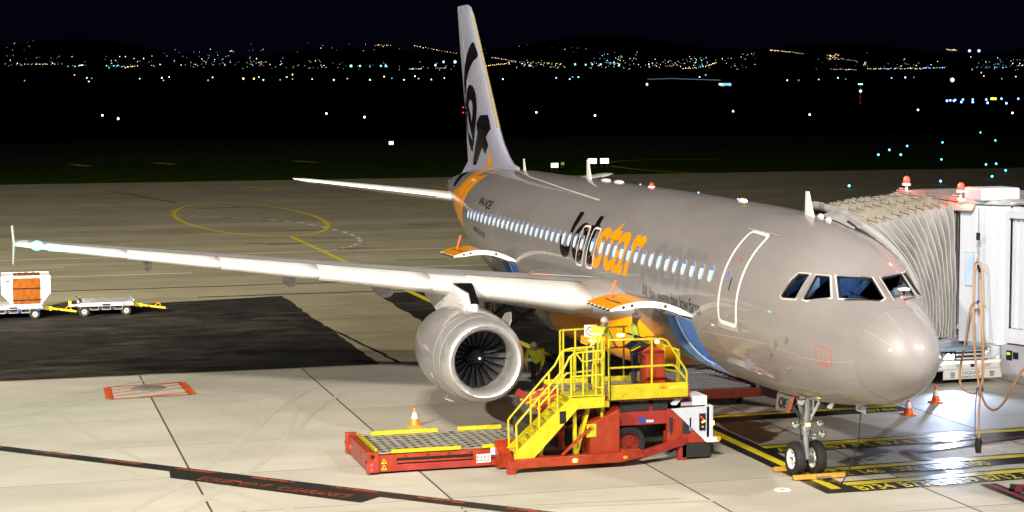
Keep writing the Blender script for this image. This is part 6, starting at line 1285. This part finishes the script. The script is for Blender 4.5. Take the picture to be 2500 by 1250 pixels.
# ------------------------------------------------------------------ people
def person(label, base, face, joints, hat=True):
    """one continuous skinned body; joints: dict of local (forward, left, up)"""
    t = thing('person', label, 'person', base, 'ramp workers round the front hold')
    c, s = math.cos(face), math.sin(face); W_ = lambda p: Vector((p[0]*c-p[1]*s, p[0]*s+p[1]*c, p[2]))
    J = dict(pelvis=(0, 0, .95), spine=(.0, 0, 1.15), chest=(.02, 0, 1.36), neck=(.03, 0, 1.49), head=(.05, 0, 1.60), crown=(.04, 0, 1.70),
             shl=(.02, .19, 1.41), ell=(-.02, .26, 1.14), wrl=(.12, .24, .92), hal=(.16, .23, .84), shr=(.02, -.19, 1.41), elr=(-.02, -.26, 1.14), wrr=(.12, -.24, .92), har=(.16, -.23, .84),
             hil=(0, .10, .90), knl=(.03, .11, .50), anl=(0, .11, .09), tol=(.16, .13, .045), hir=(0, -.10, .90), knr=(.03, -.11, .50), anr=(0, -.11, .09), tor=(.16, -.13, .045))
    J.update(joints); names = list(J); idx = {n: i for i, n in enumerate(names)}
    Rr = dict(pelvis=(.15, .12), spine=(.145, .11), chest=(.165, .12), neck=(.06, .06), head=(.095, .10), crown=(.07, .075), shl=(.075, .075), ell=(.052, .052), wrl=(.036, .036), hal=(.045, .03), hil=(.095, .1), knl=(.068, .068), anl=(.05, .055), tol=(.045, .035))
    for a in ('sh', 'el', 'wr', 'ha', 'hi', 'kn', 'an', 'to'): Rr[a+'r'] = Rr[a+'l']
    E_ = [('pelvis', 'spine'), ('spine', 'chest'), ('chest', 'neck'), ('neck', 'head'), ('head', 'crown'), ('chest', 'shl'), ('shl', 'ell'), ('ell', 'wrl'), ('wrl', 'hal'), ('chest', 'shr'), ('shr', 'elr'), ('elr', 'wrr'), ('wrr', 'har'), ('pelvis', 'hil'), ('hil', 'knl'), ('knl', 'anl'), ('anl', 'tol'), ('pelvis', 'hir'), ('hir', 'knr'), ('knr', 'anr'), ('anr', 'tor')]
    me = bpy.data.meshes.new('skeleton'); me.from_pydata([W_(J[n]) for n in names], [(idx[a], idx[b]) for a, b in E_], []); o = bpy.data.objects.new('skeleton', me); COL.objects.link(o)
    o.modifiers.new('skin', 'SKIN'); sv = me.skin_vertices[0].data
    for n in names: sv[idx[n]].radius = Rr[n]
    sv[idx['pelvis']].use_root = True
    sb = o.modifiers.new('sub', 'SUBSURF'); sb.levels = 2; sb.render_levels = 2
    dg = bpy.context.evaluated_depsgraph_get(); dg.update(); bm2 = bpy.data.meshes.new_from_object(o.evaluated_get(dg)); bpy.data.objects.remove(o)
    mb = MB(); mats = [M['hivis'], M['trouser'], M['skin'], M['rubber']]
    P = [v.co.copy() for v in bm2.vertices]; segs = [(a, b, W_(J[a]), W_(J[b])) for a, b in E_]
    def region(p):
        best = None
        for a, b, A, Bv in segs:
            d = Bv-A; k = max(0, min(1, (p-A).dot(d)/d.length_squared)); q = (p-A-d*k).length
            if best is None or q < best[0]: best = (q, a, b, k)
        _, a, b, k = best
        if b in ('head', 'crown') or a == 'neck': return 2
        if a in ('wrl', 'wrr') or (b in ('wrl', 'wrr') and k > .8): return 2
        if a in ('anl', 'anr'): return 3
        if a in ('hil', 'hir', 'knl', 'knr') or b in ('hil', 'hir'): return 1
        return 0
    base_v = Vector(base)
    for f in bm2.polygons: mb.mi.append(region(sum((P[i] for i in f.vertices), Vector())/len(f.vertices)))
    mi = mb.mi; mb.mi = []; mb.add([p+base_v for p in P], [tuple(f.vertices) for f in bm2.polygons]); mb.mi = mi
    # face and fingers belong to the same body mesh
    hd = base_v+W_(J['head']); fx = W_((1, 0, 0)); lf = W_((0, 1, 0)); upz = Vector((0, 0, 1)); mb.cur = 2
    mb.sphere(hd+fx*.083-upz*.0, .018, 6, (1, .8, 1.3)); [mb.sphere(hd+lf*.074*q, .026, 6, (.6, .4, 1.1)) for q in (-1, 1)]
    mb.cur = 3; [mb.sphere(hd+fx*.068+lf*.03*q+upz*.028, .010, 6) for q in (-1, 1)]; mb.sphere(hd+fx*.068-upz*.05, .016, 6, (.4, 1, .3)); mb.cur = 2
    for sd in 'lr':
        h = base_v+W_(J['ha'+sd]); d = (W_(J['ha'+sd])-W_(J['wr'+sd])).normalized(); side = d.cross(upz).normalized() if abs(d.z) < .9 else lf
        for q, ln in zip((-1.5, -.5, .5, 1.5), (.062, .075, .07, .055)): p = h+side*.016*q+d*.02; mb.tube([p, p+d*ln*.6, p+d*ln*.9+fx*ln*.35], [.010, .009, .007], 6)
        mb.tube([h-d*.02, h+side*.04, h+side*.045+d*.03], [.012, .010, .008], 6)
    mb.build('body', mats, t, sharp=80, fix=False)
    hb = MB(); cr = base_v+W_(J['head'])+upz*.035
    hb.lathe([(.092, .0), (.098, .02), (.092, .06), (.066, .10), (.03, .118), (0, .12)], cr, 'z', 20); hb.build('cap', M['white'], t)
    b = MB(); b.lathe([(.085, .0), (.10, .012), (.122, .004), (.085, -.006)], cr+fx*.03, 'z', 18); b.build('cap_brim', M['white'], t)
    MB().lathe([(.108, -.075), (.112, -.01)], cr, 'z', 18).build('hair', M['black'], t) if False else None
    b = MB()
    for z in (1.08, 1.24):
        q = W_((0, 0, 0))+base_v
        c0 = base_v+W_((np.interp(z, [.95, 1.15, 1.36], [J['pelvis'][0], J['spine'][0], J['chest'][0]]), np.interp(z, [.95, 1.15, 1.36], [J['pelvis'][1], J['spine'][1], J['chest'][1]]), z)); b.tube([c0+fx*.138*math.cos(a)*.92+lf*.172*math.sin(a) for a in [2*PI*k/24 for k in range(24)]], .018, 5, closed=True)
    b.build('reflective_tape', M['conewh'], t); return t
person('worker in a yellow hi-vis shirt and white cap standing at the loader console', (8.75, 2.72, 1.545), R(-100), dict(wrl=(.30, .16, 1.10), hal=(.38, .14, 1.10), ell=(.06, .26, 1.14), wrr=(.30, -.16, 1.10), har=(.38, -.14, 1.10), elr=(.06, -.26, 1.14)))
person('worker in a yellow hi-vis shirt bending forward beside the loader rail', (9.05, 3.62, 1.545), R(-60), dict(spine=(.10, 0, 1.13), chest=(.24, 0, 1.28), neck=(.33, 0, 1.38), head=(.41, 0, 1.46), crown=(.45, 0, 1.55), shl=(.24, .19, 1.33), shr=(.24, -.19, 1.33), ell=(.38, .25, 1.10), wrl=(.52, .20, .98), hal=(.58, .18, .93), elr=(.38, -.25, 1.10), wrr=(.52, -.20, .98), har=(.58, -.18, .93)))
person('worker in hi-vis clothing stooping on the ground beyond the engine', (17.3, 2.55, 0), R(150), dict(spine=(.12, 0, 1.12), chest=(.27, 0, 1.25), neck=(.36, 0, 1.34), head=(.44, 0, 1.41), crown=(.49, 0, 1.50), shl=(.27, .19, 1.30), shr=(.27, -.19, 1.30), ell=(.36, .26, 1.04), wrl=(.40, .20, .84), hal=(.43, .18, .77), elr=(.36, -.26, 1.04), wrr=(.40, -.20, .84), har=(.43, -.18, .77)))
# ------------------------------------------------------------------ far field: signs, runway lamps, town lights on the hills
CAMP = Vector((-31.7935, 17.0465, 8.3635))
def direction(az_px, el_px):      # horizontal bearing and slope of a sight line, from offsets on a 4498-unit focal length
    d = fw+r2*(az_px/4497.9)-u2*(el_px/4497.9); h = math.hypot(d.x, d.y); return Vector((d.x/h, d.y/h, d.z/h))
def quiet(m): m.cycles.emission_sampling = 'NONE'; return m
FE_ = {k: quiet(emis('lamp_'+k, c, s)) for k, c, s in (('white', (.72, .88, 1), 6), ('cyan', (.30, .80, 1), 6), ('blue', (.12, .30, 1), 10), ('warm', (1, .72, .40), 5), ('yellow', (1, .62, .10), 7), ('pink', (1, .72, .66), 14), ('dimwhite', (.62, .85, 1), 1.4), ('dimwarm', (1, .70, .38), 1.5), ('dimcyan', (.25, .70, .95), 1.2), ('red', (1, .05, .05), 2), ('taxiblue', (.10, .55, 1), 7), ('flood', (.40, .66, 1), 3.2), ('floodcyan', (.28, .85, .95), 2.6))}
# taxiway signs
def sign(x, y, w, h, m, label, txt=None, panels=1):
    t = thing('taxiway_sign', label, 'sign', (x, y, 0), 'lit taxiway signs on the grass'); zb = .35 if x < 214 else -.1
    for k in range(panels):
        yo = y+w/2-k*(w+.35)
        c = MB().box(x, x+.25, yo-w, yo, zb, zb+h).build('sign_case', M['black'], t); MB().box(x-.012, x, yo-w+.05, yo-.05, zb+.06, zb+h-.06).build('sign_face', m, c, smooth=False)
        for q in (.2, .8): MB().tube([(x+.12, yo-w*q, -.24), (x+.12, yo-w*q, zb)], .05, 6).build('sign_leg', M['dkmetal'], t)
    return t
lg = emis('sign_green_white', (.78, 1, .62), 2.2); lw = emis('sign_white', (.86, 1, .90), 2.4)
sign(164.5, -43.0, .95, .62, lg, 'square lime lit taxiway sign left of the twin sign'); t = sign(171.5, -46.1, .45, .42, quiet(emis('sign_small_lime', (.5, .9, .1), .5)), 'small dim yellow sign just right of the square lime sign')
flat_text('sign_lettering', '13', (171.48, -45.85, .42), (0, -1, 0), (0, 0, 1), .26, M['black'], t, width=.32)
sign(174.2, -50.6, 1.15, .72, lw, 'double white lit taxiway sign above the far tailplane', panels=2)
t = sign(284.8, -49.9, .9, .72, lg, 'distant lime lit sign left of the tail fin'); sign(2300, -1345, 9, 3, quiet(emis('sign_yellow_green', (.8, 1, .05), 4)), 'far yellow green lit sign at the right edge')
def lamp(name, pos, r, m, label, cat, group, pole=0., stretch=1.):
    t = thing(name, label, cat, (pos[0], pos[1], pos[2]-pole), group); MB().sphere(pos, r, 8, (1, stretch, 1)).build('lens', m, t)
    if pole > 0: MB().tube([(pos[0], pos[1], pos[2]-pole), pos], max(.05, r*.12), 5).build('post', M['dkmetal'], t)
    return t
# runway edge lamps
for x, y in ((852, -32.2), (697, -29.5), (853, -138.3), (688, -124.5), (838, -239.7), (682, -218.5), (827, -338.9), (652, -299.6), (820, -437.4), (652, -391.3)):
    lamp('runway_lamp', (x, y, .35), .40 if x > 700 else .36, FE_['pink'], 'pinkish white runway edge lamp on the dark field', 'runway light', 'runway edge lamps', .55)
for x, y in ((193, -97.1), (212, -108.5), (229, -120.3), (192, -99.9), (246, -135.8), (173.7, -95.9), (156.8, -92.3), (158.5, -94.6), (141.4, -85.7), (129.4, -77.1), (122.3, -67.6), (254, -150.4), (314, -182), (117.2, -55.8)):
    lamp('taxiway_lamp', (x, y, .30), .115 if x < 180 else .15, FE_['taxiblue'], 'small blue taxiway edge lamp beyond the boarding bridge', 'taxiway light', 'blue taxiway edge lamps', .28)
for a, e in ((2312, 246), (2320, 245), (2329, 246), (2332, 244), (2347, 249), (2351, 243), (2375, 249), (2375, 243), (2408, 243), (2411, 251), (2445, 241), (2457, 252), (2486, 241)):
    d = direction(a-1250, e-625); s_ = 1300 if e > 245 else 1500; p = CAMP+d*s_; lamp('taxiway_lamp', (p.x, p.y, p.z), .75, FE_['blue'], 'tiny blue lamp in the far row at the right edge', 'taxiway light', 'far blue taxiway lamps', max(.3, p.z+.25))
# street lamps along the far airfield boundary
SL = [(60, 197, 'white', 1), (212, 190, 'white', 1), (217, 199, 'white', 1), (224, 191, 'white', 1), (341, 192, 'white', 1), (395, 190, 'white', 1.4), (399, 196, 'white', 1.2), (413, 188, 'white', 1), (182, 183, 'warm', .8), (508, 196, 'cyan', 1.7), (519, 189, 'warm', 1.2), (594, 192, 'warm', 2), (620, 192, 'yellow', 1.7), (632, 188, 'cyan', 1.1), (643, 195, 'cyan', 1.4), (684, 195, 'cyan', 1.5), (700, 188, 'cyan', 1.2), (714, 182, 'yellow', 1.2), (714, 193, 'warm', 1.1), (762, 193, 'cyan', 1), (815, 195, 'cyan', 1.6), (848, 192, 'white', 1.4), (903, 195, 'cyan', 1.6), (938, 187, 'yellow', 1.5), (957, 191, 'cyan', 1.4), (986, 195, 'cyan', 1.4), (1013, 186, 'white', 1.3), (1022, 192, 'warm', 1.4), (1053, 194, 'white', 1.2), (1085, 190, 'white', 1), (1190, 190, 'cyan', 1.1), (1228, 193, 'cyan', 1.4), (1358, 190, 'cyan', 1.2), (1398, 188, 'cyan', 1.5), (1412, 188, 'cyan', 1.4), (1391, 193, 'cyan', 1.3), (1723, 183, 'white', 1.5), (1708, 188, 'white', 1.1), (1922, 196, 'cyan', 1.5), (1950, 196, 'cyan', 1.5), (1999, 194, 'cyan', 1), (2046, 190, 'cyan', 1.4), (2065, 193, 'white', .9), (2177, 190, 'cyan', 1), (2210, 189, 'cyan', 1.5), (2231, 189, 'white', 1), (2396, 177, 'yellow', 1), (2402, 186, 'warm', 1), (2446, 192, 'cyan', 1.3), (2480, 187, 'warm', 1)]
for k, (a, e, c, s_) in enumerate(SL):
    dist = 1500+90*(k*7 % 5); p = CAMP+direction(a-1250, e-625)*dist
    lamp('street_lamp', tuple(p), .36*s_*dist/1500, FE_[c if k % 3 else {'white': 'dimwhite', 'cyan': 'dimcyan', 'warm': 'dimwarm'}.get(c, c)], {'white': 'white', 'cyan': 'bluish white', 'warm': 'warm white', 'yellow': 'amber'}[c]+' street lamp in the row below the town lights', 'street light', 'street lamps along the airfield boundary', p.z+.25)
for a, e, c, s_ in ((857, 161, 'floodcyan', 1.5), (879, 161, 'floodcyan', 1.1), (930, 161, 'floodcyan', 1.), (942, 161, 'floodcyan', 1.2), (1063, 159, 'flood', 1.2), (1083, 151, 'flood', 1.2), (1111, 151, 'flood', 1.7), (1580, 206, 'flood', 1.5), (1690, 206, 'flood', 1.3), (2367, 124, 'flood', 1.5), (2390, 124, 'flood', 1.6), (2325, 195, 'flood', 2.4), (1404, 157, 'floodcyan', 1.1), (1430, 158, 'floodcyan', 1.0), (1446, 157, 'floodcyan', .9), (1467, 157, 'floodcyan', 1.), (1511, 160, 'floodcyan', 1.)):
    dist = 1700 if e > 190 else 3300; p = CAMP+direction(a-1250, e-625)*dist
    lamp('floodlight', tuple(p), .80*s_*dist/1700, FE_[c], 'dazzling bluish white floodlight '+{2325: 'at the right, brightest of all', 2367: 'on the right skyline, left one of two', 2390: 'on the right skyline, right one of two', 1580: 'low beyond the forward fuselage, left one of two', 1690: 'low beyond the forward fuselage, right one of two', 1111: 'close behind the fin', 1083: 'second left of the fin', 1063: 'third left of the fin', 857: 'far left of the fin, brightest of four', 879: 'far left of the fin, second of four', 930: 'far left of the fin, third of four', 942: 'far left of the fin, last of four'}.get(a, 'in the row above the rear fuselage'), 'floodlight', 'floodlights among the town lights', p.z+.25)
# weather mast
mx = thing('light_mast', 'red and white banded mast with lamps on top standing alone on the right', 'mast', (1504, -744, -.25)); 
for q in range(6): MB().tube([(1504, -744, -.25+2.6*q), (1504, -744, 2.35+2.6*q)], .45, 8).build('mast_band', quiet(mat('mast_red_glow', (.6, .03, .05), .5, emit=(.8, .04, .10), estr=.25)) if q == 0 else (bpy.data.materials['mast_red_glow'] if q % 2 == 0 else M['conewh']), mx)  # red bands are given a faint glow of their own
for q in range(3): MB().sphere((1504, -744-1.6*q+1.6, 17.6), .6, 8).build('mast_lamp', FE_['cyan'], mx)
MB().sphere((1504, -744.2, 11.4), 1.1, 10).build('mast_lamp', FE_['white'], mx); MB().tube([(1504, -746, 17.2), (1504, -742, 17.2)], .2, 6).build('mast_arm', M['conewh'], mx)
# distant hangar with a lit canopy edge
c0 = CAMP+direction(1640-1250, 191-625)*1600; c1 = CAMP+direction(1758-1250, 195-625)*1600
hg = thing('hangar', 'dark distant hangar with a pale lit roof edge and bright doorway', 'hangar', (c0.x, c0.y, -.25))
dv = (c1-c0); MB().prism([(c0.x, c0.y, -.2), (c1.x, c1.y, -.2), (c1.x, c1.y, c1.z-.5), (c0.x, c0.y, c0.z-.5)], (60, 0, 0)).build('hangar_wall', M['farground'], hg, smooth=False)
MB().prism([(c0.x-1, c0.y, c0.z-.5), (c1.x-1, c1.y, c1.z-.5), (c1.x-1, c1.y, c1.z), (c0.x-1, c0.y, c0.z)], (62, 0, 0)).build('roof_edge', quiet(emis('lit_roof_edge', (.35, .65, .85), .25)), hg, smooth=False)
q0 = CAMP+direction(1755-1250, 211-625)*1590; q1 = CAMP+direction(1785-1250, 203-625)*1590
for k in range(7): a = k/7; p = q0.lerp(q1, a); MB().box(p.x-1, p.x, p.y-1.25, p.y, q0.z+.2+random.random(), q1.z).build('hangar_light', FE_['dimcyan'] if k > 1 else FE_['dimwhite'], hg, smooth=False)
# hills and the town
def hill_z(d): return 8.4+d*np.interp(d, [3000, 3500, 8600, 11000], [.006, .0118, .0340, .0335])
rings = []; hb = MB()
az = [(-1900+3800*k/60) for k in range(61)]; ds = [3000, 3500, 4500, 6000, 7500, 8600, 9500, 11000]
v = []
for d_ in ds:
    for a in az:
        q = direction(a, -390); rg = 1 if d_ < 7000 else (.82+.18*math.sin(a/330.+1)*math.sin(a/140.)); v.append((CAMP.x+q.x*d_, CAMP.y+q.y*d_, hill_z(d_)*rg-12 if d_ > 3000 else -5))
hb.add(v, [(i*61+j, i*61+j+1, (i+1)*61+j+1, (i+1)*61+j) for i in range(len(ds)-1) for j in range(60)]); hills = struct(hb.build('hills', M['farground']))
rg_ = random.Random(11); pts = []
def town(n, a0, a1, e0, e1, cols, s0=.5, s1=1., tri=False):
    for _ in range(n):
        e = rg_.triangular(e0, e1, e1-(e1-e0)*.12) if tri else rg_.uniform(e0, e1); pts.append((rg_.uniform(a0, a1), e, rg_.choice(cols), rg_.uniform(s0, s1)))
def street(n, a0, e0, a1, e1, cols, s0=.6, s1=1.):
    for k in range(n): t = (k+rg_.uniform(-.3, .3))/n; pts.append((a0+(a1-a0)*t, e0+(e1-e0)*t+rg_.uniform(-1, 1), rg_.choice(cols), rg_.uniform(s0, s1)))
CW = ['white', 'dimwhite', 'dimwhite', 'dimcyan', 'dimcyan', 'cyan']; WW = ['warm', 'dimwarm', 'dimwarm', 'yellow', 'dimwhite']
town(34, 10, 215, 128, 164, CW, tri=True); town(7, 10, 110, 92, 125, CW, .4, .7); street(14, 30, 158, 160, 156, WW); street(6, 193, 160, 205, 158, ['cyan', 'white'])
town(26, 245, 380, 134, 166, CW); street(8, 258, 160, 305, 162, ['dimcyan', 'cyan']); street(8, 310, 164, 340, 160, WW); town(60, 380, 620, 110, 168, CW, tri=True); town(14, 470, 640, 120, 168, WW)
town(46, 600, 840, 140, 168, CW+WW, tri=True); town(18, 600, 1000, 104, 128, CW+WW, .4, .75); street(7, 920, 110, 960, 111, ['yellow', 'dimwarm']); street(16, 1012, 112, 1120, 131, ['yellow', 'dimwarm', 'warm'])
town(24, 800, 1110, 150, 172, WW+CW); street(14, 1000, 168, 1030, 168, ['dimcyan', 'white']); street(9, 1065, 166, 1090, 166, WW)
street(18, 1200, 140, 1262, 150, ['dimwarm', 'warm', 'dimwhite']); street(16, 1180, 161, 1240, 155, ['yellow', 'warm']); street(20, 1240, 150, 1375, 156, WW+['warm']); town(44, 1240, 1380, 146, 166, WW+CW, tri=True); town(14, 1180, 1480, 108, 132, CW, .4, .7)
town(18, 1470, 1560, 126, 145, WW+CW); street(20, 1478, 152, 1515, 156, ['dimcyan', 'dimwhite', 'cyan']); town(40, 1440, 1600, 140, 170, CW+WW, tri=True); town(60, 1580, 1720, 136, 168, CW+WW+['dimcyan'], tri=True); street(10, 1664, 167, 1710, 166, ['yellow', 'dimwarm']); street(9, 1722, 162, 1752, 152, ['yellow', 'warm']); town(16, 1690, 1800, 140, 165, CW)
town(3, 1626, 1640, 158, 162, ['red']); street(9, 1880, 122, 1900, 124, ['warm', 'dimwarm']); street(18, 1900, 123, 1965, 132, WW); town(24, 2018, 2050, 130, 146, WW+['warm']); street(9, 2052, 143, 2096, 150, ['dimwarm']); street(14, 2030, 169, 2095, 170, WW); town(8, 2108, 2122, 150, 164, ['warm', 'dimwarm', 'white'])
street(36, 2118, 168, 2310, 166, ['white', 'warm', 'blue', 'yellow', 'dimwarm']); town(30, 2150, 2310, 140, 172, CW+WW, tri=True); street(16, 2310, 121, 2337, 123, ['dimwarm', 'warm']); town(40, 2370, 2470, 138, 172, CW, tri=True); town(14, 2470, 2500, 145, 172, WW+CW); town(20, 1780, 1850, 124, 170, CW, .4, .7); town(12, 1960, 2150, 120, 170, CW, .4, .7)
mats_ = [FE_[k] for k in FE_]; keys = list(FE_); tb_ = MB()
O8 = [(1, 0, 0), (-1, 0, 0), (0, 1, 0), (0, -1, 0), (0, 0, 1), (0, 0, -1)]; OF = [(0, 2, 4), (2, 1, 4), (1, 3, 4), (3, 0, 4), (2, 0, 5), (1, 2, 5), (3, 1, 5), (0, 3, 5)]
for a, e, c, s_ in pts:
    q = direction(a-1250, e-625); sl = q.z; d_ = float(np.interp(sl, [.0118, .0340], [3500, 8600])); p = CAMP+q*d_; r_ = .000215*d_*s_
    tb_.cur = keys.index(c); tb_.add([p+Vector(o)*r_ for o in O8], OF)
tl = tb_.build('town_lights', mats_, None, smooth=False, fix=False); struct(tl, 'stuff'); tl['label'] = 'scattered lights of a town on the dark hills'; tl['category'] = 'town lights'
